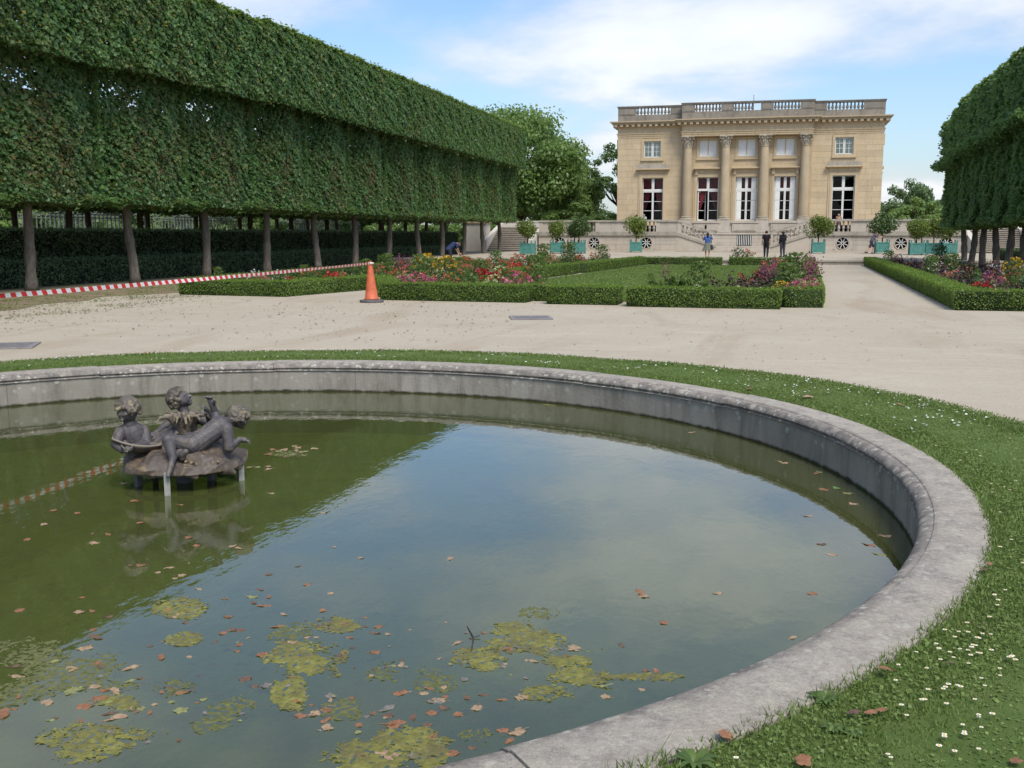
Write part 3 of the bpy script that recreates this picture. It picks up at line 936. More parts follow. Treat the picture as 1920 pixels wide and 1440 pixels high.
for xa, xb in ((-6.9, -4.72), (-3.55, -1.4), (-.25, 1.95)):
    put("podium_panel", MB().box(xa, xb, PLY - .045, PLY + .05, 1.98, 2.66).box(xa - .12, xb + .12, PLY - .09, PLY + .05, 2.70, 2.82).box(xa + .16, xb - .16, PLY - .075, PLY - .046, 2.08, 2.56).mesh("podium_panel", [M['plinth']]), house)
ov = [(-5.83 + .10 * math.cos(2 * math.pi * k / 16), 2.36 + .23 * math.sin(2 * math.pi * k / 16)) for k in range(16)]
put("oval_vent", MB().wall_prism(ov, PLY - .079, PLY - .074).mesh("oval_vent", [M['dark']]), house)
for xa in (-7.6, -4.3, -.98, 2.46):
    put("column_pedestal", MB().box(xa - .54, xa + .54, PLY - .03, PLY + .058, 1.90, Z0 - .004).mesh("column_pedestal", [M['plinth']]), house)

# entablature: wraps the block, breaks forward over the columns
def wrap(b, d, z0, z1):
    """band of projection d round wings, middle and sides"""
    e = .35
    b.box(HX0 - d, CPX0 - d * .0, FY - d, FY + e, z0, z1)
    b.box(CPX1 + d * .0, HX1 + d, FY - d, FY + e, z0, z1)
    b.box(CPX0 - d - .003, CPX1 + d + .003, CPY - d, FY + e - .01, z0 + .002, z1 - .002)
    b.box(HX0 - d, HX0 + e, FY + e, FY + 21 + d, z0, z1)
    b.box(HX1 - e, HX1 + d, FY + e, FY + 21 + d, z0, z1)
    return b
put("architrave", wrap(wrap(wrap(MB(), .02, ZA, ZA + .16), .055, ZA + .16, ZA + .34), .11, ZA + .34, ZF - .03).mesh("architrave", [M['facade_trim']]), house)
put("frieze", wrap(MB(), .015, ZF - .03, 11.16).mesh("frieze", [M['facade']]), house)
put("bed_moulding", wrap(wrap(MB(), .10, 11.16, 11.23), .16, 11.23, 11.27).mesh("bed_moulding", [M['facade_trim']]), house)
put("dentil_band", wrap(MB(), .14, 11.27, 11.44).mesh("dentil_band", [M['column']]), house)
put("cornice", wrap(wrap(wrap(MB(), .46, 11.44, 11.54), .54, 11.54, 11.62), .64, 11.62, ZC).mesh("cornice", [M['column']]), house)
dme = MB().box(-.13, .13, -.33, 0, -.04, .15).mesh("modillion", [M['facade_trim']])
for a, c, y in ((HX0 - .4, CPX0 - .5, FY - .14), (CPX0 - .5, CPX1 + .5, CPY - .14), (CPX1 + .6, HX1 + .45, FY - .14)):
    n = round((c - a) / .52)
    for k in range(n):
        put("modillion", dme, house, (a + (c - a) * (k + .5) / n, y, 11.30))
for k in range(30):
    put("modillion", dme, house, (HX1 + .14, FY + .4 + k * .55, 11.30), R(90))
    if k < 6:
        put("modillion", dme, house, (HX0 - .14, FY + .4 + k * .55, 11.30), R(-90))

# columns
col_b = MB()
sh = [(.415, .0), (.42, .02), (.42, .9), (.415, 2.2), (.40, 3.6), (.375, 5.0), (.355, 5.9), (.35, 5.96), (.385, 5.98), (.385, 6.04), (.35, 6.06)]
shaft = MB().lathe(sh, 28).mesh("shaft", [M['column']], True)
shaft.set_sharp_from_angle(angle=R(35))
basem = MB().box(-.56, .56, -.56, .56, 0, .12).lathe([(.54, .12), (.57, .15), (.57, .19), (.54, .22), (.46, .24), (.44, .28), (.47, .31), (.50, .34), (.47, .37), (.42, .39)], 28).mesh("column_base", [M['cap']], False)
cb = MB().lathe([(.35, 0), (.36, .3), (.40, .6), (.50, .82)], 20)
for row, (zz, nl, rr0, ln, wd) in enumerate(((.02, 8, .37, .40, .20), (.22, 8, .39, .46, .20))):
    for k in range(nl):
        a = 2 * math.pi * (k + .5 * row) / nl
        ca, sa = math.cos(a), math.sin(a)
        pts = [(rr0, 0, wd * .45), (rr0 + .02, ln * .45, wd * .55), (rr0 + .06, ln * .80, wd * .42), (rr0 + .21, ln * 1.02, wd * .34), (rr0 + .26, ln * .84, wd * .14)]
        vs, fs = [], []
        for r_, h_, w_ in pts:
            for s_, o_ in ((-1, 0), (0, .03), (1, 0)):
                vs.append((ca * (r_ + o_) - sa * w_ * s_, sa * (r_ + o_) + ca * w_ * s_, zz + h_))
        for j in range(len(pts) - 1):
            for q_ in range(2):
                fs.append((j * 3 + q_, j * 3 + q_ + 1, (j + 1) * 3 + q_ + 1, (j + 1) * 3 + q_))
        cb.add(vs, fs)
for k in range(4):
    a = math.pi / 4 + k * math.pi / 2
    ca, sa = math.cos(a), math.sin(a)
    sp = [(ca * (.62 + .09 * (1 - i / 14) * math.cos(i * .9)), sa * (.62 + .09 * (1 - i / 14) * math.cos(i * .9)), .70 + .09 * (1 - i / 14) * math.sin(i * .9)) for i in range(13)]
    cb.tube([(ca * .42, sa * .42, .42), (ca * .50, sa * .50, .62)] + sp, .045, 6)
for k in range(4):
    a = k * math.pi / 2
    cb.lathe([(.0, -.08), (.07, -.05), (.09, 0), (.07, .05), (.0, .08)], 8, (math.cos(a) * .50, math.sin(a) * .50, .80))
ab = []
for k in range(4):
    a = math.pi / 4 + k * math.pi / 2
    ab += [(math.cos(a - .09) * .80, math.sin(a - .09) * .80), (math.cos(a + .09) * .80, math.sin(a + .09) * .80), (math.cos(a + .785) * .50, math.sin(a + .785) * .50)]
cb.prism(ab, .82, .93)
capm = cb.mesh("capital", [M['cap']])
COLS = [-7.6, -4.3, -.98, 2.46]
zb = Z0
for x in COLS:
    c = put("column", None, house, (x, CPY + .30, zb))
    put("column_base", basem, c)
    put("shaft", shaft, c, (0, 0, .39))
    put("capital", capm, c, (0, 0, 6.44))
for x in (CPX0, CPX1):
    s_ = 1 if x < 0 else -1
    put("pilaster", MB().box(min(x + .001, x + s_ * .42), max(x + .001, x + s_ * .42), CPY + .5, MIDY + .03, zb, ZA + .001).mesh("pilaster", [M['column']]), house)
put("soffit", MB().box(CPX0 + .05, CPX1 - .05, CPY + .05, MIDY + .1, ZA - .03, ZA - .002).mesh("soffit", [M['facade_trim']]), house)

# window surrounds and hoods
def frame_pts(x0, x1, z0, z1, t, y0, y1, b, sill=True):
    b.box(x0 - t, x0, y0, y1, z0, z1).box(x1, x1 + t, y0, y1, z0, z1).box(x0 - t, x1 + t, y0, y1 - .001, z1, z1 + t)
    if sill: b.box(x0 - t, x1 + t, y0, y1 - .001, z0 - t * .7, z0)
    return b
for i, x in enumerate(LOW):
    y = FY if i in (0, 4) else MIDY
    h = hole_low(i)
    b = MB()
    frame_pts(h[0], h[1], Z0, h[3], .20, y - .10, y + .30, b, False)
    frame_pts(h[0] - .20, h[1] + .20, Z0, h[3] + .20, .14, y - .06, y + .05, b, False)
    put("window_surround", b.mesh("window_surround", [M['facade_trim']]), house)
    b = MB()
    w = 1.50 if i in (0, 4) else 1.27
    b.box(x - w + .28, x + w - .28, y - .04, y + .05, 7.12, 7.40)
    b.box(x - w + .06, x + w - .06, y - .22, y + .04, 7.40, 7.47).box(x - w, x + w, y - .40, y + .04, 7.47, 7.58)
    put("window_hood", b.mesh("window_hood", [M['facade_trim']]), house)
    hd = house.children[-1]
    if i in (0, 4):
        b = MB()
        b.add([(x - w + .02, y - .38, 7.582), (x + w - .02, y - .38, 7.582), (x + w - .2, y - .02, 7.93), (x - w + .2, y - .02, 7.93), (x - w + .02, y + .03, 7.582), (x + w - .02, y + .03, 7.582)],
              [(0, 1, 2, 3), (0, 3, 4), (1, 5, 2), (2, 5, 4, 3)])
        put("hood_slope", b.mesh("hood_slope", [M['parapet']]), hd)
    else:
        b = MB()
        for s_ in (-1, 1):
            b.box(x + s_ * 1.02 - .12, x + s_ * 1.02 + .12, y - .2, y + .04, 6.95, 7.399)
        put("hood_bracket", b.mesh("hood_bracket", [M['column']]), hd)
for i, x in enumerate(ATT):
    y = FY if i in (0, 4) else MIDY
    h = hole_att(i)
    b = frame_pts(h[0], h[1], h[2], h[3], .22, y - .07, y + .22, MB())
    b.box(h[0] - .26, h[1] + .26, y - .14, y + .04, h[2] - .30, h[2] - .155)
    put("window_surround", b.mesh("window_surround", [M['facade_trim']]), house)

# sashes
def bars(b, x0, x1, z0, z1, y, nx, nz, fr, mt):
    b.box(x0, x0 + fr, y, y + .06, z0, z1).box(x1 - fr, x1, y, y + .06, z0, z1)
    b.box(x0 + fr, x1 - fr, y, y + .06, z0, z0 + fr).box(x0 + fr, x1 - fr, y, y + .06, z1 - fr, z1)
    cells = []
    W, H_ = (x1 - x0 - 2 * fr), (z1 - z0 - 2 * fr)
    for k in range(1, nx):
        xx = x0 + fr + W * k / nx
        b.box(xx - mt / 2, xx + mt / 2, y + .01, y + .05, z0 + fr, z1 - fr)
    for j in range(1, nz):
        zz = z0 + fr + H_ * j / nz
        for k in range(nx):
            b.box(x0 + fr + W * k / nx + mt / 2, x0 + fr + W * (k + 1) / nx - mt / 2, y + .01, y + .05, zz - mt / 2, zz + mt / 2)
    for j in range(nz):
        for k in range(nx):
            cells.append((x0 + fr + W * k / nx, x0 + fr + W * (k + 1) / nx, z0 + fr + H_ * j / nz, z0 + fr + H_ * (j + 1) / nz))
    return cells
def panes(w, cells, y, mat=None):
    for a, c, z0_, z1_ in cells:
        put("pane", MB().box(a + .004, c - .004, y + .026, y + .032, z0_ + .004, z1_ - .004).mesh("pane", [mat or M['glass']]), w)
for i, x in enumerate(LOW):
    y = (FY if i in (0, 4) else MIDY) + .17
    h = hole_low(i)
    x0, x1, z0, z1 = h
    trz = 5.62
    w = put("french_window", None, house)
    b = MB()
    cells = []
    b.box(x0, x1, y - .01, y + .08, trz - .06, trz + .06)
    b.box(x - .045, x + .045, y - .012, y + .07, trz + .06, z1)
    for s_ in (-1, 1):
        a, c = (x0, x - .045) if s_ < 0 else (x + .045, x1)
        cells += bars(b, a, c, trz + .06, z1, y, 1, 1, .075, .04)
    opened = i == 1
    for s_ in (-1, 1):
        a, c = (x0, x) if s_ < 0 else (x, x1)
        if opened and s_ < 0:
            continue
        cells += bars(b, a + .004, c - .004, z0, trz - .06, y, 1, 3, .08, .042)
    put("frame", b.mesh("frame", [M['white_paint']]), w)
    panes(w, cells, y)
    if opened:
        b2 = MB()
        cl = bars(b2, 0, .93, z0, trz - .085, -.03, 1, 3, .105, .05)
        lf = put("open_leaf", b2.mesh("open_leaf", [M['white_paint']]), w, (x0 + .03, y + .05, 0), R(42))
        b3 = MB()
        for a, c, za_, zb_ in cl:
            b3.box(a, c, -.004, .002, za_, zb_)
        put("leaf_glass", b3.mesh("leaf_glass", [M['glass']]), w, (x0 + .03, y + .05, 0), R(42))
    if i in (2, 3):
        for s_ in (-1, 1):
            a, c = sorted((x + s_ * .84, x + s_ * .42))
            for za_, zb_ in ((z0 + .1, z0 + .9), (z0 + .92, z0 + 1.75), (z0 + 1.77, trz - .12), (trz + .12, z1 - .08)):
                put("shutter_panel", MB().box(a, c, y + .014, y + .024, za_, zb_).box(a + .06, c - .06, y + .008, y + .014, za_ + .08, zb_ - .08).mesh("shutter_panel", [M['shutter']]), w)
    if i < 4:
        b = MB()
        def swag(s_):
            n, mr = 9, 8
            vs, fs = [], []
            for j in range(mr + 1):
                q_ = j / mr
                z_ = z1 - (z1 - z0 - .9) * q_
                wid = .86 * (1 - q_ ** 1.7 * .72)
                for k in range(n + 1):
                    u = k / n
                    vs.append((x + s_ * (.90 - wid * u), y + .20 + .05 * math.sin(u * 22 + j * .3), z_))
            for j in range(mr):
                for k in range(n):
                    fs.append((j * (n + 1) + k, j * (n + 1) + k + 1, (j + 1) * (n + 1) + k + 1, (j + 1) * (n + 1) + k))
            b.add(vs, fs)
        swag(-1); swag(1)
        put("curtain", b.mesh("curtain", [M['curtain']], True), w)
for i, x in enumerate(ATT):
    y = (FY if i in (0, 4) else MIDY) + .12
    x0, x1, z0, z1 = hole_att(i)
    w = put("attic_window", None, house)
    b = MB()
    if i in (0, 4):
        cells = []
        for a, c in ((x0, x - .01), (x + .01, x1)):
            cells += bars(b, a, c, z0, z1, y, 2, 3, .085, .035)
        put("frame", b.mesh("frame", [M['white_paint']]), w)
        panes(w, cells, y)
        put("pale_blind", MB().box(x0 + .02, x1 - .02, y + .065, y + .08, z0 + .02, z1 - .02).mesh("pale_blind", [M['blind']]), w)
    else:
        b.box(x0, x1, y - .03, y + .06, z0 - .02, z0 + .10)
        for a, c in ((x0, x - .05), (x + .05, x1)):
            b.box(a, a + .06, y, y + .07, z0 + .10, z1).box(c - .06, c, y, y + .07, z0 + .10, z1).box(a + .06, c - .06, y, y + .07, z1 - .07, z1)
        put("frame", b.mesh("frame", [M['shutter']]), w)
        put("post", MB().box(x - .05, x + .05, y + .005, y + .06, z0 + .10, z1).mesh("post", [M['facade_trim']]), w)
        for a, c in ((x0, x - .05), (x + .05, x1)):
            put("shutter_leaf", MB().box(a + .06, c - .06, y + .03, y + .06, z0 + .10, z1 - .07).box(a + .14, c - .14, y + .022, y + .03, z0 + .2, z1 - .17).mesh("shutter_leaf", [M['shutter']]), w)

# roof balustrade
PB0, PB1, PR0, PR1 = ZC, 12.28, 12.90, ZT
PY = FY - .08
PCY = CPY - .10
def para_run(x0, x1, y, opens, lift=0.):
    put("parapet_base", MB().box(x0, x1, y, y + .42, PB0, PB1 + lift).mesh("parapet_base", [M['parapet']]), house)
    put("parapet_rail", MB().box(x0 - .05, x1 + .05, y - .07, y + .49, PR0 + lift, PR1 + lift - .06).box(x0 - .08, x1 + .08, y - .11, y + .53, PR1 + lift - .06, PR1 + lift).mesh("parapet_rail", [M['parapet']]), house)
    e = sorted([x0] + [q_ for o in opens for q_ in o[:2]] + [x1])
    for k in range(0, len(e), 2):
        put("parapet_pier", MB().box(e[k] + .002, e[k + 1] - .002, y - .025, y + .43, PB1 + lift, PR0 + lift).mesh("parapet_pier", [M['parapet']]), house)
        if e[k + 1] - e[k] > .7:
            put("pier_panel", MB().box(e[k] + .16, e[k + 1] - .16, y - .045, y - .026, PB1 + lift + .08, PR0 + lift - .08).mesh("pier_panel", [M['parapet']]), house)
    for a, c, n, miss in opens:
        for k in range(n):
            if k >= n - miss:
                continue
            put("baluster", rb_me, house, (a + (c - a) * (k + .5) / n, y + .2, PB1 + lift))
rb_me = MB().lathe(baluster_prof(PR0 - PB1, .125), 10).mesh("baluster", [M['parapet']], True)
para_run(HX0, CPX0 + .1, PY, [(-12.30, -9.25, 10, 0)])
para_run(CPX1 - .1, HX1, PY, [(4.10, 7.12, 10, 0)])
para_run(CPX0 - .05, CPX1 + .05, PCY, [(-7.05, -4.78, 8, 0), (-3.70, -1.42, 8, 2), (-.35, 1.88, 8, 0)], .07)
for x in (HX0, HX1 - .42):
    put("parapet_side", MB().box(x + .001, x + .419, FY + .36, FY + 20.8, PB0, PB1).box(x - .07, x + .49, FY + .44, FY + 20.8, PR0, PR1).box(x + .02, x + .40, FY + .36, FY + 20.8, PB1, PR0).mesh("parapet_side", [M['parapet']]), house)
put("lightning_rod", MB().tube([(-2.1, FY + 2, ZC), (-2.1, FY + 2, ZT + .95)], .02, 6).mesh("lightning_rod", [M['iron']]), house)
# ------------------------------------------------------------------ clipped lime trees
def lime_crown(seed, sparse, mat, half=2.62, full=1.0, zb=2.85, zm=7.35, zt=10.42, wobx=1.0, over=1.68, dep=1.0, tl=.42):
    """two-tier clipped crown round the trunk axis: a wall of leaves and a jutting box on top. +X is the front"""
    g = np.random.default_rng(seed)
    parts = []
    Pn = []
    def face(n, x_of, nx, yr, zr, depth):
        y = g.uniform(-yr, yr, n); z = g.uniform(zr[0], zr[1], n)
        d = np.abs(g.normal(0, depth, n))
        x = x_of(y, z) - nx * d
        return np.c_[x, y, z], np.tile([nx, 0, .45], (n, 1)).astype(float)
    bulge = lambda y, z: .82 + wobx * (.12 * wob(y * .9, z * .8, seed) + .09 * wob(y * 3.1, z * 2.7, seed + 9) + .05 * wob(y * 7.3, z * 6.1, seed + 4)) + .42 * np.cos(y / half * 1.50) - .20
    k = full
    a, n_ = face(int(15500 * k), bulge, 1, half, (zb - .05, zm), .085 * dep)
    # ragged lower hem and thin patch below the upper box
    if sparse:
        u = (a[:, 2] - 5.9) / 1.6
        thin = np.clip(1 - np.abs(u - .45) * 1.5, 0, 1) * (.55 + .45 * wob(a[:, 1] * 1.5, a[:, 2] * 1.8, seed + 3)) * sparse
        keep = g.random(len(a)) > thin
        a, n_ = a[keep], n_[keep]
    Pn.append((a, n_))
    a, n_ = face(int(8000 * k), lambda y, z: -1.0 + .12 * wob(y, z, seed + 5), -1, half, (zb, zm), .10)
    if sparse:
        u = (a[:, 2] - 5.9) / 1.6
        keep = g.random(len(a)) > np.clip(1.15 - np.abs(u - .45) * 1.4, 0, 1) * sparse
        a, n_ = a[keep], n_[keep]
    Pn.append((a, n_))
    # hem under the wall
    n = int(2600 * k)
    y = g.uniform(-half, half, n); x = g.uniform(-1.0, 1.05, n)
    z = zb + .20 * wob(x * 1.5, y * 1.7, seed + 1) + np.abs(g.normal(0, .10, n)) - .12 * (g.random(n) < .15)
    Pn.append((np.c_[x, y, z], np.tile([.2, 0, -1.], (n, 1))))
    # upper box
    fx = lambda y, z: over + wobx * (.10 * wob(y * 1.1, z * 1.4, seed + 2) + .08 * wob(y * 3.3, z * 2.9, seed + 7) + .05 * wob(y * 7.9, z * 6.6, seed)) - .14 * np.clip((z - zt + .6) / .6, 0, 1) ** 2
    Pn.append(face(int(10000 * k), fx, 1, half, (zm - .15, zt), .08 * dep))
    Pn.append(face(int(5200 * k), lambda y, z: -1.55 + .1 * wob(y, z, seed + 8), -1, half, (zm, zt), .16))
    n = int(9500 * k)
    y = g.uniform(-half, half, n); x = g.uniform(-1.6, min(1.65, over), n)
    z = zt + .10 * wob(x * 1.6, y * 1.7, seed + 4) - np.abs(g.normal(0, .09, n)) + .20 * (g.random(n) < .12) * g.random(n)
    Pn.append((np.c_[x, y, z], np.tile([.05, 0, 1.], (n, 1))))
    n = int(3800 * k)
    y = g.uniform(-half, half, n); x = np.where(g.random(n) < .75, g.uniform(.75, 1.70, n), g.uniform(-1.6, -.9, n))
    z = zm + .32 * wob(x * 1.4, y * 1.3, seed + 6) + np.abs(g.normal(0, .12, n)) - .25 * (g.random(n) < .12) * g.random(n)
    Pn.append((np.c_[x, y, z], np.tile([.4, 0, -.8], (n, 1))))
    # end faces (only seen at the ends of a row)
    for s_ in (-1, 1):
        n = int(3800 * k)
        z = g.uniform(zb, zt, n)
        x = np.where(z > zm, g.uniform(-1.55, over, n), g.uniform(-1, .85, n))
        y = s_ * (half - np.abs(g.normal(0, .13, n)))
        Pn.append((np.c_[x, y, z], np.tile([0, s_, .2], (n, 1)).astype(float)))
    # loose inner leaves
    n = int(6500 * k)
    z = g.uniform(zb + .2, zt - .2, n)
    if sparse:
        z = z[(z < 5.9) | (z > 7.6) | (g.random(n) > sparse * .8)]
    n = len(z)
    x = g.uniform(-.9, .9, n) * np.where(z > zm, 1.5, 1.0)
    Pn.append((np.c_[x, g.uniform(-half, half, n), z], g.normal(size=(n, 3))))
    P = np.concatenate([p_ for p_, _ in Pn]); N = np.concatenate([n_ for _, n_ in Pn])
    # thin hollows between the leaf tufts, so that light and dark clumps form
    hol = wob(P[:, 1] * 4.1 + P[:, 0] * 2, P[:, 2] * 3.7 - P[:, 0], seed + 21) < -.55
    keep = ~(hol & (g.random(len(P)) < .6))
    P, N = P[keep], N[keep]
    V, F = leaf_cards(P, N, .130 + .02 * (dep > 1), g, .95, .12, tl)
    lit_top = (P[:, 2] > zt - .28 + .2 * g.random(len(P)))
    mi = lit_top.astype(int)
    if mat is M['lime']:     # withered leaves gather round the trunk line, low on the wall
        dry = .52 * np.exp(-(P[:, 1] / 1.5) ** 2) * np.exp(-((P[:, 2] - 4.4) / 1.5) ** 2) * np.clip(.6 + .9 * wob(P[:, 1] * 1.7, P[:, 2] * 1.5, seed + 31), 0, 1.3)
        mi[(g.random(len(P)) < dry) & (mi == 0)] = 2
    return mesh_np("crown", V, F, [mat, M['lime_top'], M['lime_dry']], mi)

def lime_trunk(seed):
    g = random.Random(seed)
    b = MB()
    pts, rad = [], []
    bx, by = g.uniform(-.08, .08), g.uniform(-.10, .10)
    for i in range(12):
        z = i * .30 - .02
        pts.append((bx * math.sin(z * 1.3 + seed), by * math.sin(z * 1.1 + 1), z))
        rad.append((.235 if i == 0 else .198 if i == 1 else .182 - .004 * i) * (1 + .06 * math.sin(i * 2.1 + seed)) * (1.12 if i == 3 + seed % 4 else .94))
    b.tube(pts, rad, 12)
    top = Vector(pts[-1])
    b.tube([top, top + Vector((0, .1, 2)), top + Vector((.05, 0, 3.0)), top + Vector((0, 0, 3.5))], [.145, .12, .08, .03], 8)
    me = b.mesh("trunk", [M['bark']], True)
    b = MB()
    for k in range(12):
        z = 3.1 + k * .31
        s_ = 1 if k % 2 else -1
        y1 = s_ * g.uniform(1.6, 2.5)
        st = Vector((0, 0, z))
        en = Vector((g.uniform(-.7, .8), y1, z + g.uniform(.4, 1.1)))
        mid = (st + en) / 2 + Vector((g.uniform(-.15, .15), 0, g.uniform(-.15, .2)))
        b.tube([st, mid, en], [.065, .045, .015], 6)
        if k % 3 == 0:
            b.tube([st, Vector((g.uniform(.8, 1.2), s_ * .4, z + .8))], [.05, .012], 6)
    return me, b.mesh("limbs", [M['bark_dark']], True)

REAR = [lime_crown(21, 0, M['lime'], 2.62, .7, 2.85, 5.0, 6.9), lime_crown(22, 0, M['lime'], 2.62, .7, 2.95, 5.0, 6.6)]
LC = [lime_crown(11, .88, M['lime']), lime_crown(12, .45, M['lime']), lime_crown(13, 0, M['lime']), lime_crown(14, 0, M['lime'])]
LT = [lime_trunk(s_) for s_ in (1, 2, 3)]
def lime(loc, rz, ci, ti, label, group, scale=None, crown=None):
    o = thing("lime_tree", label, "tree", loc, rz, group)
    if scale: o.scale = scale
    tr = put("trunk", LT[ti][0], o)
    put("limbs", LT[ti][1], tr)
    put("crown", crown or LC[ci], o)
    return o
ordn = ["first", "second", "third", "fourth", "fifth", "sixth", "seventh", "eighth", "ninth", "tenth", "eleventh", "last"]
for i in range(12):
    lime((-22.0 + .04 * math.sin(i * 2.2), 27.3 + 5.13 * i, 0), 0, 0 if i < 3 else (1 if i < 6 else 2 + i % 2), i % 3,
         "clipped two-tier lime, %s trunk along the tall tree row counted from the frame edge" % ordn[i] if i < 11 else "clipped two-tier lime at the far end of the tall row, beside the stairs",
         "front row of clipped limes behind the flower beds", (1, 1, (.955, .975, .985)[i]) if i < 3 else None)
for i in range(4):
    lime((-22.0, 27.3 - 5.13 * (i + 1), 0), 0, i % 2, i % 3, "clipped two-tier lime beyond the frame edge, mirrored in the pond", "limes of the tall row outside the picture")
for i in range(15):
    lime((-28.6 + .1 * math.sin(i), 17.6 + 5.13 * i, 0), R(180), 2, (i + 1) % 3, "shaded lime of the rear row, its dark trunk between the front trunks", "rear row of limes in the shade", None, REAR[0])
for i in range(14):
    lime((-33.4, 20.2 + 5.13 * i, 0), 0, 3, i % 3, "shaded lime of the hindmost row, slim trunk before the trellis", "hindmost row of limes in the shade", (.9, 1, 1), REAR[1])
# the right-hand row, lower and leafier
RC = [lime_crown(31, 0, M['lime_r'], 2.62, 1.0, 2.75, 7.0, 10.3, 1.7, 1.12, 2.4, .75), lime_crown(32, 0, M['lime_r'], 2.62, 1.0, 2.6, 6.8, 10.3, 1.7, 1.08, 2.4, .75)]
lab = ["dark clipped lime at the edge of the frame beside the bed hedge", "second dark trunk from the frame edge in the row beside the bed", "third dark trunk from the frame edge in the row beside the bed",
       "fourth dark trunk from the frame edge in the row beside the bed", "dark clipped lime ending the row nearest the teal planters"]
for i in range(7):
    Y_ = 64.6 - 3.5 * i
    o = lime((10.65 - .03 * (64.6 - Y_), Y_, 0), R(180 + 2.4), i % 2, i % 3, lab[4 - i] if i < 5 else "clipped lime of the darker row, beyond the frame edge", "row of dark limes beside the bed hedge",
         (1.0, .76, .84 * (.94, .975, 1.0, 1.01, 1.0, 1.0, 1.0)[i]), RC[i % 2])

# ------------------------------------------------------------------ clipped hedges
def hedge_mesh(name, path, w, h, dens, leaf, mats, seed, closed=False, taper=.0):
    """clipped hedge along a polyline; core box and leaf coat in one mesh"""
    g = np.random.default_rng(seed)
    path = [np.array(p_, float) for p_ in path]
    n = len(path)
    L, Rr = [], []
    for i in range(n):
        d0 = unit((path[i] - path[i - 1])[None])[0] if i > 0 else unit((path[1] - path[0])[None])[0]
        d1 = unit((path[i + 1] - path[i])[None])[0] if i < n - 1 else d0
        nrm = unit((np.array([-d0[1], d0[0]]) + np.array([-d1[1], d1[0]]))[None])[0]
        c_ = max(.5, nrm @ np.array([-d0[1], d0[0]]))
        L.append(path[i] + nrm * w / 2 / c_); Rr.append(path[i] - nrm * w / 2 / c_)
    def quadpts(A, B, C_, D, m, nrm):
        u, v = g.random((m, 1)), g.random((m, 1))
        P = A * (1 - u) * (1 - v) + B * u * (1 - v) + C_ * u * v + D * (1 - u) * v
        return P, np.tile(nrm, (m, 1))
    b = MB()
    i_ = .035
    Ps, Ns = [], []
    e3 = lambda p_, z: np.array([p_[0], p_[1], z])
    for i in range(n - 1):
        l0, l1, r0, r1 = L[i], L[i + 1], Rr[i], Rr[i + 1]
        ln = np.linalg.norm(path[i + 1] - path[i])
        nl = unit((l0 - r0)[None])[0]
        for (p0, p1, sg) in ((l0, l1, 1), (r0, r1, -1)):
            Ps_, Ns_ = quadpts(e3(p0, .02), e3(p1, .02), e3(p1, h), e3(p0, h), int(dens * ln * h), [nl[0] * sg, nl[1] * sg, .15])
            Ps.append(Ps_); Ns.append(Ns_)
        Ps_, Ns_ = quadpts(e3(l0, h), e3(l1, h), e3(r1, h), e3(r0, h), int(dens * ln * w * 1.15), [0, 0, 1.])
        Ps.append(Ps_); Ns.append(Ns_)
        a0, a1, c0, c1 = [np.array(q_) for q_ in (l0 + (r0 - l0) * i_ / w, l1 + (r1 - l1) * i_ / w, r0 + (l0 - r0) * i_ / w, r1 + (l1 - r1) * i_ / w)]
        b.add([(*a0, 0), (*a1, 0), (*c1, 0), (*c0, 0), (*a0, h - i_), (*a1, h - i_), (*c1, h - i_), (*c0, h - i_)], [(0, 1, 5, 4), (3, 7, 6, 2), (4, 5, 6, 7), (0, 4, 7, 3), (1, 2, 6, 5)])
    for p0, p1, d in ((L[0], Rr[0], path[0] - path[1]), (L[-1], Rr[-1], path[-1] - path[-2])):
        d = unit(d[None])[0]
        Ps_, Ns_ = quadpts(e3(p0, .02), e3(p1, .02), e3(p1, h), e3(p0, h), int(dens * w * h), [d[0], d[1], .15])
        Ps.append(Ps_); Ns.append(Ns_)
    P = np.concatenate(Ps); N = np.concatenate(Ns)
    wv = wob(P[:, 0] * 2.2 + P[:, 2] * 2, P[:, 1] * 2.2 + P[:, 2], seed) * leaf * .85
    fine = wob(P[:, 0] * 9 + P[:, 2] * 7, P[:, 1] * 9 - P[:, 2] * 8, seed + 3) * leaf * .5
    hang = np.where(N[:, 2] > .5, 0, (P[:, 2] < .10) * -.03)
    P = P + unit(N) * (wv + fine + g.normal(0, leaf * .36, len(P)) + hang)[:, None]
    P[:, 2] += (g.random(len(P)) < .05) * g.random(len(P)) * leaf * 1.6 * (N[:, 2] > .5)
    P[:, 2] = np.maximum(P[:, 2], .015)
    V, F = leaf_cards(P, N, leaf, g, .7, .2, .6)
    Vc = np.array(b.v); Fc = np.array(b.f)
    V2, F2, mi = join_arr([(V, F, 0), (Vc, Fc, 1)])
    return mesh_np(name, V2, F2, mats, mi)

yl = hedge_mesh("hedge_run", [(0, -2.57), (0, 2.57)], 1.1, .83, 620, .065, [M['yew'], M['yew_core']], 3)
yt = hedge_mesh("hedge_run", [(0, -2.57), (0, 2.57)], 1.4, 1.86, 420, .075, [M['yew'], M['yew_core']], 4)
def yew(label, me, x, ys, n, group=None):
    o = thing("yew_hedge", label, "hedge", (x, ys, 0))
    for i in range(n):
        put("hedge_run", me, o, (0, i * 5.13, 0), R(180) * (i % 2))
    return o
yew("low dark yew hedge just behind the grey lime trunks", yl, -23.9, 19.5, 12)
yew("tall dark yew hedge behind the low one, below the trellis", yt, -26.3, 14.5, 14)
yew("low dark yew hedge behind the trunks near the right frame edge", yl, 13.4, 38, 6)
yew("tall dark yew hedge rising behind the low one near the right frame edge", yt, 15.6, 38, 6)

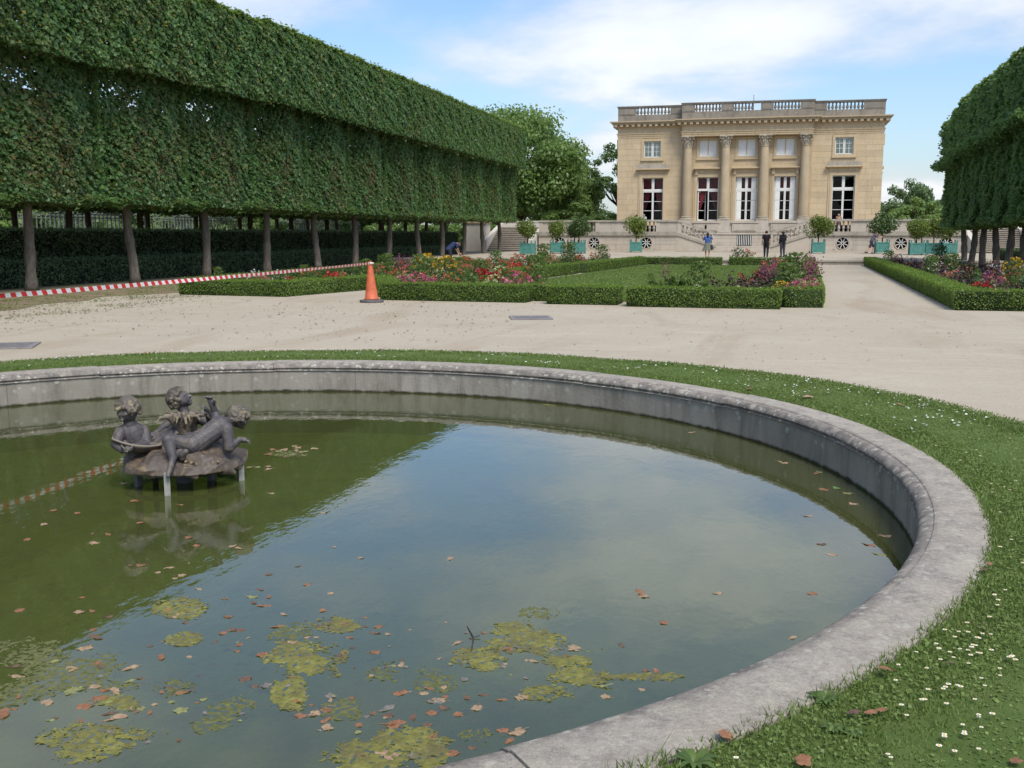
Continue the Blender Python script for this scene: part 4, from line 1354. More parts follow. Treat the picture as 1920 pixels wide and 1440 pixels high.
BX = [M['box'], M['box_core']]
def box_hedge(label, path, w=.55, h=.45, dens=1500, leaf=.034, seed=1):
    return tag(put("box_hedge", hedge_mesh("box_hedge", path, w, h, dens, leaf, BX, seed)), label, "hedge", "clipped box hedges edging the flower beds")
box_hedge("short straight run of box edging below the striped tape, ending at bare earth", [(-16.4, 26.75), (-13.2, 26.5), (-12.75, 28.6), (-12.25, 30.9)], .6, .42, 1500, .034, 1)
box_hedge("box edging returning from the corner behind the orange cone", [(-12.05, 31.1), (-10.9, 28.6), (-10.2, 26.75)], .55, .42, 1300, .034, 2)
box_hedge("long low box hedge to the right of the orange cone", [(-9.95, 25.85), (-5.98, 25.65)], .62, .44, 1700, .034, 3)
box_hedge("small recessed box block between the long hedge and the bulging one", [(-6.15, 26.35), (-5.2, 26.3)], .5, .42, 1300, .034, 4)
box_hedge("short bulging box block in front of the oval lawn", [(-5.38, 25.50), (-3.62, 25.48)], .95, .44, 1700, .034, 5)
box_hedge("long low box hedge before the magenta and dark-leaved plants", [(-3.34, 24.95), (.22, 24.85)], .68, .45, 1700, .034, 6)
box_hedge("box hedge running from the front corner along the gravel path", [(.28, 25.5), (.90, 25.55), (1.34, 40), (1.92, 59.6)], .62, .44, 900, .038, 7)
box_hedge("far box hedge closing the lawn below the forecourt", [(-7.1, 59.8), (-2.75, 59.85)], .5, .42, 700, .042, 8)
box_hedge("far box hedge closing the lawn, nearest the gravel path", [(-2.35, 59.85), (1.3, 59.9)], .5, .42, 700, .042, 9)
box_hedge("inner box hedge along the lawn, its front stretch by the red flowers", [(-9.25, 36.6), (-8.55, 45.2)], .60, .45, 1000, .038, 10)
box_hedge("inner box hedge along the lawn, its rear stretch", [(-8.35, 45.9), (-7.25, 59.4)], .60, .45, 800, .040, 11)
box_hedge("box hedge edging the bed on the far side of the gravel path", [(9.6, 25.55), (4.35, 25.5), (4.75, 40), (5.25, 61.0)], .62, .45, 1000, .037, 12)
box_hedge("box hedge along the back of the bed beside the lime trunks", [(-16.6, 27.1), (-17.2, 58)], .5, .42, 450, .045, 13)

# ------------------------------------------------------------------ broad trees and shrubs behind
def wood_tree(seed, h, rx, rz_, zc, n_cl, per, leaf, mat, gap=.0):
    """crown from many leaf clumps over a branching frame; returns trunk mesh, crown mesh"""
    g = np.random.default_rng(seed)
    b = MB()
    b.tube([(0, 0, -.1), (.1, 0, zc * .45), (0, .1, zc), (0, 0, zc + rz_ * .5)], [h * .030, h * .022, h * .013, h * .004], 8)
    C_ = []
    for i in range(n_cl):
        v = g.normal(size=3); v /= np.linalg.norm(v)
        r = g.uniform(.45, 1.0) ** .6
        lob = 1 + .22 * math.sin(3 * math.atan2(v[1], v[0]) + seed) + .15 * math.sin(7 * v[2] + seed)
        C_.append([v[0] * rx * r * lob, v[1] * rx * r * lob, zc + v[2] * rz_ * r * (1 if v[2] > 0 else .75)])
    C_ = np.array(C_)
    for c_ in C_[::max(1, n_cl // 22)]:
        st = Vector((0, 0, zc * .45 + .3 * (c_[2] - zc * .45)))
        e = Vector(c_)
        b.tube([st, st.lerp(e, .5) + Vector((0, 0, -.3)), e], [h * .010, h * .006, h * .002], 5)
    Ps, Ns = [], []
    for c_ in C_:
        cr = rx * g.uniform(.16, .30)
        d = unit(g.normal(size=(per, 3))) * (g.random((per, 1)) ** .45)
        d[:, 2] *= .7
        Ps.append(c_ + d * cr)
        Ns.append(d + np.array([0, 0, .4]))
    P = np.concatenate(Ps); N = np.concatenate(Ns)
    V, F = leaf_cards(P, N, leaf, g, .75, .12, .40)
    return b.mesh("trunk", [M['bark_dark']], True), mesh_np("crown", V, F, [mat])
def wood(meshes, loc, label, group=None, rz=0., sc=None, name="broadleaf_tree", cat="tree"):
    o = thing(name, label, cat, loc, rz, group)
    if sc: o.scale = sc if isinstance(sc, tuple) else (sc,) * 3
    put("trunk", meshes[0], o)
    put("crown", meshes[1], o)
    return o
big = wood_tree(5, 17, 8.2, 6.6, 9.2, 260, 170, .40, M['wood_leaf'])
airy = wood_tree(6, 12, 3.0, 4.2, 8.0, 46, 110, .30, M['wood_leaf2'])
mid = wood_tree(8, 12, 5.0, 4.6, 5.4, 90, 170, .40, M['wood_leaf2'])
shrub = wood_tree(9, 5, 2.6, 2.0, 2.1, 46, 150, .26, M['wood_leaf'])
wood(big, (-27.4, 113, 0), "tall spreading broadleaf tree between the lime row and the house", rz=.6, sc=(.80, .80, .96))
wood(big, (-23.6, 119, 0), "rounded broadleaf crown behind the tall spreading tree, nearer the house", rz=2.2, sc=(.55, .55, .66))
wood(airy, (-17.0, 118, 0), "thin open-crowned tree close against the house corner", sc=1.03)
wood(mid, (-31.5, 118, 0), "broadleaf tree low behind the tip of the lime row", "woods behind the lime row", rz=1., sc=(1, 1, 1.0))
wood(mid, (-22.5, 131, 0), "dark bushy tree above the terrace wall left of the house", sc=(.95, .95, .48), rz=.5)
wood(shrub, (-16.5, 112, 1.5), "green shrub showing above the terrace balustrade left of the house", sc=(1.1, 1.1, .62), name="shrub", cat="shrub")
wood(shrub, (-21.5, 110, 1.5), "green shrub above the terrace balustrade behind the potted trees", sc=(1.2, 1.2, .9), rz=1.3, name="shrub", cat="shrub")
wood(mid, (16.4, 134, 0), "dark tree right of the house, tallest above the wall", rz=.9, sc=(.60, .60, .80))
wood(mid, (13.4, 126, 0), "low bushy tree touching the right corner of the house", rz=2.4, sc=(.75, .75, .55))
wood(mid, (21.5, 124, 0), "bushy tree half behind the darker lime row", rz=3.3, sc=(.95, .95, .66))
wood(shrub, (13.5, 112, 1.2), "light green shrub behind the terrace wall right of the house", rz=.4, sc=1.05, name="shrub", cat="shrub")
for i, (x, y, s_) in enumerate([(-50, 28, .8), (-53, 36, 1.), (-49, 45, .75), (-55, 54, 1.), (-50, 63, .9), (-54, 72, 1.05), (-50, 82, .9), (-47, 93, 1.), (-42, 104, 1.), (-58, 20, 1.1), (-60, 88, 1.2), (-62, 64, 1.3), (-62, 42, 1.3)]):
    wood(mid, (x, y, 0), "woodland tree closing the view behind the trellis", "woodland behind the trellis", rz=i * 1.3, sc=s_)
for i, (x, y, s_) in enumerate([(-38.5, 27, .55), (-38.2, 32.5, .6), (-38.8, 42, .5), (-38, 73, .55), (-38.6, 79, .6), (-38.2, 85, .6)]):
    wood(shrub, (x, y, 0), "sunlit shrub glimpsed between the trunks beside the trellis", "shrubs glimpsed between the trunks", rz=i * 2.1, sc=(1., 1., .95) if s_ > .58 else (.85, .85, .85), name="shrub", cat="shrub")
for i in range(26):
    wood(shrub, (-43.5 + 1.6 * math.sin(i * 2.1), 14 + i * 3.7, 0), "leafy shrub of the thicket closing the view behind the trellis", "thicket behind the trellis", rz=i * 1.9, sc=(1.05, 1.05, .95 + .25 * math.sin(i * 1.3)), name="shrub", cat="shrub")
for i, (x, y) in enumerate([(-29, 99), (-33, 97.5), (-37, 98.5), (-31, 103), (-35.5, 104)]):
    wood(shrub, (x, y, 0), "bright shrub glimpsed past the end of the tall hedge, beside the stairs", "shrubs beside the side stairs", rz=i * 1.1, sc=(1.0, 1.0, .85), name="shrub", cat="shrub")
for i in range(9):
    wood(shrub, (20.5 + .8 * math.sin(i * 2.1), 40 + i * 4.2, 0), "leafy shrub of the thicket behind the darker limes", "thicket behind the darker limes", rz=i * 1.9, sc=1.0, name="shrub", cat="shrub")
for i, (x, y, s_) in enumerate([(22, 62, 1.), (24, 72, 1.1), (23, 84, 1.), (26, 95, 1.1), (27, 52, 1.)]):
    wood(mid, (x + 4, y, 0), "woodland tree closing the view behind the darker lime row", "woodland behind the darker limes", rz=i * 1.7, sc=(s_, s_, s_ * .62))
# ------------------------------------------------------------------ trellis pavilions behind the hedges
slat_me = MB().box(-.03, .03, -.02, .02, 0, 2.75).mesh("slat", [M['trellis']])
raf_me = MB().bar((0, 0, 2.75), (1.15, 0, 3.55), .05, .05).mesh("rafter", [M['trellis']])
def trellis(label, y0, y1):
    o = thing("trellis_pavilion", label, "trellis", (-37.2, y0, 0), 0, "trellis pavilions behind the tall hedge")
    ln = y1 - y0
    n = int(ln / .36)
    for k in range(n + 1):
        y = ln * k / n
        for s_ in (-1, 1):
            put("slat", slat_me, o, (s_ * 1.15, y, 0))
            if k % 2 == 0 or s_ > 0:
                put("rafter", raf_me, o, (s_ * 1.15, y, 0), 0 if s_ < 0 else R(180))
    b = MB()
    for s_ in (-1, 1):
        for z in (.1, 1.5, 2.6, 2.78):
            b.box(s_ * 1.15 - .025, s_ * 1.15 + .025, -.04, ln + .04, z - .03, z + .03)
        b.box(s_ * .6 - .02, s_ * .6 + .02, -.04, ln + .04, 3.12, 3.17)
    b.box(-.04, .04, -.04, ln + .04, 3.52, 3.60)
    put("rail", b.mesh("rail", [M['trellis']]), o)
    return o
trellis("grey slatted trellis pavilion glimpsed near the frame edge", 33, 38.5)
trellis("grey slatted trellis pavilion glimpsed between the second and third trunks", 46.5, 55.5)
trellis("grey slatted trellis pavilion in shade between the third and fourth trunks", 58, 67)
trellis("pale slatted trellis pavilion with pitched roof between the fifth and sixth trunks", 74, 88)

# ------------------------------------------------------------------ potted trees on the forecourt
post_me = MB().box(-.05, .05, -.05, .05, 0, .98).lathe([(.02, .98), (.035, 1.0), (.055, 1.05), (.055, 1.09), (.03, 1.13), (.0, 1.14)], 8).mesh("post", [M['teal']])
b = MB().box(-.42, .42, -.018, .018, .10, .86)
for k in range(6):
    x = -.42 + .84 * (k + .5) / 6
    b.box(x - .060, x + .060, -.030, -.019, .18, .78)
panel_me = b.mesh("panel", [M['teal']])
rail_me = MB().box(-.46, .46, -.045, .02, .80, .90).box(-.46, .46, -.045, .02, .08, .17).mesh("rail", [M['teal']])
soil_me = MB().box(-.43, .43, -.43, .43, .70, .78).mesh("soil", [M['soil']])
def planter(loc, label, rz=0., s_=1.):
    o = thing("planter_box", label, "planter", loc, rz, "teal planter boxes on the forecourt")
    o.scale = (s_,) * 3
    for k in range(4):
        a = k * math.pi / 2
        ca, sa = math.cos(a), math.sin(a)
        put("panel", panel_me, o, (.45 * sa, -.45 * ca, 0), a)
        put("rail", rail_me, o, (.455 * sa, -.455 * ca, 0), a)
        put("post", post_me, o, (.46 * (ca - sa), .46 * (sa + ca), 0))
    put("soil", soil_me, o)
    return o
def ball_crown(seed, n, mat, leaf=.125, flat=.93):
    """loose round crown of overlapping leafy lobes"""
    g = np.random.default_rng(seed)
    C_ = unit(g.normal(size=(9, 3))) * g.uniform(.28, .52, (9, 1))
    C_[0] = 0
    rr = g.uniform(.45, .62, 9); rr[0] = .72
    k = g.integers(0, 9, n)
    v = unit(g.normal(size=(n, 3)))
    q = 1 - np.abs(g.normal(0, .22, n))
    P = C_[k] + v * (rr[k] * q)[:, None]
    P[:, 2] *= flat
    out = g.random(n) < .05
    P[out] *= 1.12
    V, F = leaf_cards(P, v + [0, 0, .3], leaf, g, .6, .15, .8)
    return mesh_np("crown", V, F, [mat])
BCR = [ball_crown(1, 2300, M['orange_leaf']), ball_crown(2, 2300, M['orange_leaf']), ball_crown(3, 2400, M['orange_dark'])]
b = MB().tube([(0, 0, -.2), (.02, .01, .4), (0, 0, .8)], [.055, .045, .04], 7)
for k in range(5):
    a = k * 1.26
    b.tube([(0, 0, .75), (.18 * math.cos(a), .18 * math.sin(a), 1.05), (.45 * math.cos(a), .45 * math.sin(a), 1.5)], [.03, .02, .008], 5)
ot_me = b.mesh("trunk", [M['bark_dark']], True)
def orange_tree(loc, label, ci, r, s_=1., tall=1.0):
    o = thing("potted_orange_tree", label, "tree", (loc[0], loc[1], loc[2] + .74 * s_), random.Random(label).random() * 6, "clipped trees growing in the planter boxes")
    put("trunk", ot_me, o, (0, 0, 0), 0, (s_, s_, s_ * tall * .85))
    put("crown", BCR[ci], o, (0, 0, (.42 * tall + r * .92)), 0, r * 1.22)
    return o
POTS = [((-17.2, 73.5, TZ), "teal planter box nearest the side stairs", "round light-green tree in the planter box nearest the side stairs", 0, .78, .92, 1.),
        ((-16.4, 80.2, TZ), "teal planter box just right of the one by the stairs", "smaller round green tree beside the dark one in the planter group", 1, .76, .95, .9),
        ((-15.45, 82.5, TZ), "teal planter box in the middle of the group of three", "slim green tree half hidden behind the dark round tree", 2, .72, .95, 1.1),
        ((-14.75, 80.6, TZ), "teal planter box at the right end of the group of three", "dark green round tree, fullest of the planter group left of the house", 2, .98, .95, 1.15),
        ((-11.1, 87.0, TZ), "teal planter box below the left corner of the house, by a round window", "light green ball tree below the left ground-floor window", 1, .95, .95, 1.15),
        ((3.45, 85.2, TZ), "teal planter box standing alone right of the double staircase", "wide yellow-green ball tree right of the double staircase", 0, 1.0, .98, .95),
        ((8.25, 86.0, TZ), "teal planter box beside the leaning man", "dark glossy-leaved tree beside the leaning man, under the house corner", 2, 1.02, .98, 1.5),
        ((10.05, 80.2, TZ), "first teal planter box of the row running under the dark limes", "first light-green crown of the joined row under the dark limes", 0, .80, .95, .95),
        ((10.75, 83.0, TZ), "second teal planter box of the row running under the dark limes", "second light-green crown of the joined row under the dark limes", 1, .82, .95, .95),
        ((11.25, 80.6, TZ), "third teal planter box of the row running under the dark limes", "third light-green crown of the joined row under the dark limes", 0, .88, .95, 1.0),
        ((12.25, 80.0, TZ), "last teal planter box of the row, closest to the lime trunks", "last green crown of the joined row, touching the lime leaves", 1, .86, .95, .98)]
for loc, l1, l2, ci, r, s_, tl in POTS:
    planter(loc, l1, random.Random(l1).uniform(-.12, .12), s_)
    orange_tree(loc, l2, ci, r, s_, tl)

# ------------------------------------------------------------------ flower beds
strip("bed_soil", [(-16.3, 26.9), (-13.3, 26.7), (-12.7, 31.2), (-11.9, 31.2), (-10.1, 26.0), (-6.1, 25.9), (-6.3, 27.5), (-9.0, 36), (-8.6, 46), (-7.5, 59.5), (-16.9, 59.5)], .012, M['soil'], "dark soil of the long flower bed")
strip("bed_soil", [(-2.9, 25.2), (.6, 25.2), (.95, 40), (1.5, 59.5), (-.2, 59.5), (-.9, 40), (-2.2, 29)], .012, M['soil'], "dark soil of the flower bed along the gravel path")
strip("bed_soil", [(4.5, 25.7), (9.6, 25.7), (9.6, 61), (5.2, 61)], .012, M['soil'], "dark soil of the flower bed across the gravel path")
LAWN = [(-6.2, 26.4), (-3.0, 26.4), (-2.0, 30), (-.7, 40), (-.1, 59), (-6.8, 59.3), (-7.9, 46), (-8.6, 37), (-7.2, 30)]
strip("lawn", LAWN, .016, M['lawn'], "mown green lawn inside the box hedges")

def clump(seed, h, r, n, leaf, mat, shape="dome"):
    g = np.random.default_rng(seed)
    if shape == "dome":
        v = unit(g.normal(size=(n, 3))); v[:, 2] = np.abs(v[:, 2])
        q = g.random((n, 1)) ** .4
        P = v * q * [r, r, h * .95] * (1 + .18 * wob(v[:, 0] * 4, v[:, 1] * 4, seed))[:, None]
        N = v + [0, 0, .4]
    elif shape == "tall":
        z = g.random(n)
        rr = r * (.35 + .65 * np.sin(np.pi * np.clip(z * .85 + .1, 0, 1))) * g.random(n) ** .5
        a = g.random(n) * 6.28
        k = np.floor(g.random(n) * 5)
        P = np.c_[rr * np.cos(a) + .3 * r * np.cos(k * 1.26) * z, rr * np.sin(a) + .3 * r * np.sin(k * 1.26) * z, z * h]
        N = np.c_[np.cos(a), np.sin(a), .6 + 0 * a]
    else:  # spiky: arching shoots
        k = g.integers(0, 9, n)
        u = g.random(n)
        a = k * .7 + seed
        P = np.c_[r * u ** 1.3 * np.cos(a), r * u ** 1.3 * np.sin(a), h * u * (1 - .12 * (k % 3))] + g.normal(0, .035, (n, 3))
        N = g.normal(size=(n, 3)) + [0, 0, .5]
    P[:, 2] = np.maximum(P[:, 2], .02)
    V, F = leaf_cards(P, N, leaf, g, .5, .15, .7)
    return mesh_np("foliage", V, F, [mat])
def blooms(seed, h, r, nb, br, petals, ps, mat, shape="dome"):
    g = np.random.default_rng(seed + 50)
    if shape == "dome":
        a = g.random(nb) * 6.28; q = g.random(nb) ** .5
        C_ = np.c_[q * r * np.cos(a), q * r * np.sin(a), h * np.sqrt(np.clip(1 - (q * .85) ** 2, 0, 1)) + g.uniform(-.05, .06, nb)]
        P = np.repeat(C_, petals, 0) + unit(g.normal(size=(nb * petals, 3))) * br * [1, 1, .6]
    elif shape == "spike":
        a = g.random(nb) * 6.28; q = g.random(nb) ** .5
        C_ = np.c_[q * r * np.cos(a), q * r * np.sin(a), h * g.uniform(.75, 1.05, nb)]
        P = np.repeat(C_, petals, 0) + np.c_[g.normal(0, br, nb * petals), g.normal(0, br, nb * petals), -g.random(nb * petals) * h * .38]
    N = g.normal(size=(len(P), 3)) + [0, -.3, .8]
    V, F = leaf_cards(P, N, ps, g, .8, .1, .5)
    return mesh_np("blossoms", V, F, [mat])
P_, D_, B_ = M['plant'], M['plant_dark'], M['burgundy']
KIND = {
 "orange": (clump(1, .62, .40, 360, .085, P_), blooms(1, .66, .36, 12, .055, 10, .055, M['fl_orange']), "orange-flowered bedding plant"),
 "red": (clump(2, .40, .34, 260, .075, P_), blooms(2, .44, .32, 20, .045, 10, .050, M['fl_red']), "scarlet-flowered bedding clump"),
 "pink": (clump(3, .34, .38, 280, .065, P_), blooms(3, .38, .37, 34, .035, 8, .042, M['fl_pink']), "pink and white bedding clump"),
 "salmon": (clump(4, .55, .36, 300, .08, P_), blooms(4, .60, .33, 10, .05, 9, .05, M['fl_salmon']), "salmon-flowered bedding plant"),
 "magenta": (clump(5, .60, .30, 240, .085, D_), blooms(5, .88, .27, 11, .022, 22, .042, M['fl_magenta'], "spike"), "magenta-spiked plant"),
 "burgundy": (clump(6, .72, .42, 520, .085, B_), blooms(6, .74, .3, 5, .04, 6, .035, M['fl_salmon']), "dark burgundy-leaved plant"),
 "pale": (clump(7, .36, .34, 240, .07, P_), blooms(7, .40, .33, 22, .035, 8, .042, M['fl_pale']), "pale yellow bedding clump"),
 "yellow": (clump(8, .95, .44, 480, .09, P_, "tall"), blooms(8, 1.0, .40, 20, .05, 9, .06, M['fl_yellow']), "tall yellow daisy plant"),
 "white": (clump(9, .62, .36, 260, .07, D_), blooms(9, .74, .36, 16, .02, 5, .045, M['fl_white']), "white-flecked airy plant"),
 "leafy": (clump(10, 1.15, .42, 620, .11, P_, "tall"), blooms(10, 1.05, .3, 4, .04, 8, .05, M['fl_pale']), "tall green leafy plant"),
 "green": (clump(11, .50, .40, 380, .085, P_), None, "leafy green bedding plant without flowers"),
 "darkgreen": (clump(12, .55, .42, 380, .085, D_), None, "dark green mounded bedding plant"),
 "amaranth": (clump(13, .78, .55, 420, .085, B_, "shoots"), blooms(13, .7, .3, 3, .03, 6, .03, M['fl_magenta']), "purple plant with arching shoots"),
 "blade": (clump(14, .55, .45, 420, .16, P_, "shoots"), blooms(14, .9, .10, 3, .02, 26, .04, M['fl_magenta'], "spike"), "grassy tuft with tall pink flower spike"),
}
PCOUNT = {}
def plant(kind, x, y, s_, bed, label=None, group=None, zs=1.0):
    fo, bl, txt = KIND[kind]
    o = tag(put("bedding_plant", None, None, (x, y, .012), (x * 7.3 + y * 3.1) % 6.28, (s_, s_, s_ * zs)), label or "%s in the %s" % (txt, bed), "plant", group or "%s, %s" % (txt, bed))
    tag(put("foliage", fo, o), None, None, None, "stuff")
    if bl is not None:
        tag(put("blossoms", bl, o), None, None, None, "stuff")
    return o
def inside(poly, x, y):
    c = False
    j = len(poly) - 1
    for i in range(len(poly)):
        if (poly[i][1] > y) != (poly[j][1] > y) and x < (poly[j][0] - poly[i][0]) * (y - poly[i][1]) / (poly[j][1] - poly[i][1]) + poly[i][0]:
            c = not c
        j = i
    return c
def fill(poly, n, mix, bed, seed, dmin=.55, smin=.75, smax=1.15):
    g = random.Random(seed)
    xs, ys = [p_[0] for p_ in poly], [p_[1] for p_ in poly]
    pts, tries = [], 0
    names = [k for k, w_ in mix for _ in range(w_)]
    while len(pts) < n and tries < 9000:
        tries += 1
        x, y = g.uniform(min(xs), max(xs)), min(ys) + (max(ys) - min(ys)) * g.random() ** 1.25
        if not inside(poly, x, y) or any((x - a) ** 2 + (y - c) ** 2 < dmin ** 2 for a, c in pts):
            continue
        pts.append((x, y))
        # drifts: neighbours tend to be of one kind
        kd = names[int((math.sin(x * .9 + y * .23 + seed) * .5 + .5) * 5.3 + g.random() * len(names)) % len(names)]
        plant(kd, x, y, g.uniform(smin, smax), bed)
    return pts
MIXL = [("orange", 4), ("green", 4), ("salmon", 3), ("leafy", 2), ("pale", 2), ("darkgreen", 3), ("red", 1), ("white", 2), ("green", 2), ("burgundy", 1)]
# front of the long bed, as the photo shows it from the cone to the lawn
BL, BE = "bed beside the cone", "bed behind the tape"
for kd, x, y, s_ in [("pink", -9.5, 26.7, 1.59), ("pink", -9.0, 26.6, 1.45), ("green", -8.55, 26.8, 1.16), ("pink", -8.1, 27.0, 1.01), ("green", -7.55, 26.7, 1.45), ("red", -7.6, 27.5, 1.59), ("pale", -7.05, 26.6, 1.45), ("pink", -6.35, 26.45, 1.67), ("green", -6.7, 27.3, 1.30),
                     ("yellow", -10.0, 29.6, 1.1), ("yellow", -9.3, 29.2, 1.05), ("orange", -9.6, 28.3, .95), ("orange", -8.9, 28.2, .9), ("leafy", -8.2, 28.9, .85), ("magenta", -8.35, 29.6, 1.1), ("burgundy", -7.9, 28.9, .9), ("burgundy", -8.3, 30.6, .9), ("orange", -7.0, 29.2, .9), ("leafy", -6.9, 30.4, .95), ("orange", -7.4, 31.6, 1.1), ("orange", -8.2, 32.2, 1.1),
                     ("leafy", -11.6, 33.5, .9), ("salmon", -11.3, 31.2, 1.0), ("orange", -11.9, 32.4, 1.0), ("green", -10.6, 30.6, 1.0), ("green", -10.4, 27.7, .8), ("pale", -10.5, 31.5, .9),
                     ("red", -9.65, 41.0, 1.3), ("red", -9.95, 40.4, 1.25), ("pale", -10.0, 38.0, 1.2), ("orange", -10.2, 39.5, 1.1), ("orange", -10.3, 41.3, 1.1), ("salmon", -10.4, 37.2, 1.0)]:
    plant(kd, x, y, s_, BL)
fill([(-9.9, 31.5), (-8.6, 31.5), (-10.1, 36.5), (-9.6, 46), (-8.6, 59), (-13, 59), (-13, 33)], 96, MIXL, BL, 4, .62)
for kd, x, y, s_ in [("white", -15.2, 28.8, .85), ("white", -14.8, 29.6, .8), ("red", -14.2, 29.0, .9), ("salmon", -15.6, 29.2, .9), ("pale", -13.4, 28.2, 1.0), ("red", -12.95, 29.3, 1.2), ("red", -13.1, 30.0, 1.0), ("leafy", -16.2, 34.2, .55), ("leafy", -13.6, 33.5, .75), ("pink", -15.8, 30.2, 1.0),
                     ("orange", -12.9, 33.0, 1.0), ("magenta", -12.9, 35.2, 1.2), ("magenta", -12.5, 35.8, 1.2), ("salmon", -13.7, 31.5, .9), ("orange", -13.2, 36.5, 1.1), ("leafy", -13.2, 34.5, .9)]:
    plant(kd, x, y, s_, BE)
fill([(-15.9, 27.4), (-13.5, 27.4), (-13.2, 31.5), (-13.2, 56), (-16.6, 56)], 44, [("salmon", 2), ("orange", 2), ("green", 3), ("darkgreen", 2), ("pink", 1), ("red", 1)], BE, 8, .7, .7, 1.0)
plant("leafy", -18.9, 33.0, .5, BE, "solitary leafy shoot below the tape, left of the second trunk", "solitary shoots near the trunks")
plant("pink", -17.7, 29.2, .6, BE, "small pink flower tuft under the tape near the third trunk", "solitary shoots near the trunks")
# bed along the path
BM = "bed along the path"
for kd, x, y, s_, zs, lb in [
    ("blade", -2.55, 26.1, 1.03, 1.15, "grassy tuft with a lone magenta flower spike on the lawn's edge"),
    ("leafy", -1.75, 25.85, 0.91, 1.0, "big upright leafy plant, tallest on the lawn side of the path bed"),
    ("amaranth", -.95, 25.9, 1.14, .85, "purple plant with arching dark shoots above the front hedge"),
    ("amaranth", -.60, 26.6, 1.03, .95, "purple arching plant just behind its twin by the front hedge"),
    ("pale", -.95, 25.45, 0.99, 1, "pale cream clump pressed against the front hedge"),
    ("pale", -.75, 25.6, 1.06, 1, "pale cream clump behind the other one at the front hedge"),
    ("white", -.15, 25.4, 0.73, .8, "small pinkish-white tuft at the front hedge"),
    ("yellow", .25, 26.2, 0.73, .75, "low clump of golden-yellow button flowers"),
    ("leafy", .35, 27.3, 0.91, .95, "broad leafy shrublet below the magenta heads"),
    ("leafy", .55, 28.6, 1.01, 1.05, "tallest leafy plant between the two magenta heads"),
    ("magenta", -.05, 28.2, 1.20, 1.05, "left magenta flower mass in the path bed"),
    ("magenta", .10, 28.9, 1.15, 1.0, "magenta flower mass just behind the left one"),
    ("magenta", .95, 29.8, 1.25, 1.15, "right magenta flower mass by the path hedge"),
    ("magenta", 1.0, 28.9, 1.20, 1.15, "right-hand front magenta flower mass by the path hedge"),
    ("pink", .65, 26.0, 1.12, 1.25, "loose rose-pink clump at the corner of the path hedge"),
    ("pink", .80, 26.5, 1.19, 1.3, "second rose-pink clump behind the corner one"),
    ("pale", .85, 27.9, 1.06, 1.1, "cream-flowered clump behind the rose-pink ones"),
    ("green", -.45, 27.4, 0.96, 1.0, None), ("orange", -.75, 29.2, 0.77, 1.25, "lone orange-red flower standing before the lawn"),
    ("orange", -.35, 30.3, 0.73, 1.3, "second orange-red flower standing before the lawn"), ("burgundy", .3, 30.2, 0.87, 1.1, None),
    ("green", -1.3, 26.9, 0.77, .8, None), ("darkgreen", -.2, 26.5, 0.67, .8, None), ("green", .55, 30.8, 0.96, 1.2, None)]:
    plant(kd, x, y, s_, BM, lb, "plants of the path bed" if lb else None, zs)
fill([(-.5, 33), (.95, 33), (1.3, 58), (0.1, 58)], 20, [("orange", 2), ("salmon", 2), ("green", 2), ("white", 1), ("burgundy", 2)], BM, 12, .7)
plant("darkgreen", -1.9, 60.9, 1.5, BM, "isolated leafy clump with orange flowers before the forecourt", "plants of the path bed", 1.3)
plant("orange", -1.3, 60.8, 1.1, BM, "isolated orange flowers beside the leafy clump at the forecourt", "plants of the path bed", 1.2)
# bed across the path
BR = "bed across the path"
for kd, x, y, s_ in [("magenta", 5.35, 28.2, 1.0), ("pale", 5.15, 27.2, .9), ("red", 5.4, 26.5, .8), ("burgundy", 5.6, 27.0, .8), ("salmon", 6.3, 26.6, .9), ("burgundy", 5.5, 41, 1.1), ("burgundy", 6.1, 43, 1.2), ("burgundy", 5.7, 47, 1.1), ("burgundy", 5.6, 51, 1.1), ("burgundy", 5.9, 54, 1.1), ("burgundy", 6.2, 38, 1.0),
                     ("yellow", 6.9, 33.0, 1.0), ("yellow", 7.3, 31.5, .95), ("salmon", 7.2, 29, 1.1), ("magenta", 7.0, 31, 1.0), ("darkgreen", 5.4, 33, 1.2), ("darkgreen", 5.5, 31.5, 1.1), ("pale", 5.2, 36.5, .9), ("white", 5.6, 39, 1.0), ("salmon", 5.3, 34.5, .9)]:
    plant(kd, x, y, s_, BR)
fill([(5.0, 26.4), (9.2, 26.4), (9.0, 60), (5.7, 60)], 62, [("burgundy", 5), ("darkgreen", 4), ("green", 2), ("salmon", 2), ("pale", 1), ("white", 1), ("leafy", 1), ("red", 1)], BR, 21, .75, .75, 1.1)
# ------------------------------------------------------------------ cone, tape, drain covers
cone = thing("traffic_cone", "tall faded orange traffic cone with grey rubber foot, holding the striped tape", "cone", (-9.82, 24.62, 0), .3)
put("foot", MB().lathe([(.30, .0), (.305, .03), (.295, .065), (.21, .075), (.17, .08)], 10).mesh("foot", [M['rubber']], False), cone)
put("body", MB().lathe([(.19, .078), (.186, .10), (.165, .12), (.135, .35), (.095, .65), (.056, .95), (.050, 1.02), (.046, 1.03), (.03, 1.03), (.03, 1.0)], 24).mesh("body", [M['cone']], True), cone, (0, 0, 0), 0, None, (R(-1.0), R(-1.6), 0))
put("knot", MB().lathe([(.0, .955), (.055, .965), (.07, .985), (.066, 1.005), (.0, 1.012)], 10, (0, 0, 0), 0, False).mesh("knot", [M['white_paint']]), cone)
cone2 = copy_tree(cone)
cone2.location = (-8.95, 6.9 - 1.2, 0)
tag(cone2, "matching orange traffic cone beyond the frame edge, where the tape ends", "cone")
cone2.location = (-12.6, 4.2, 0)

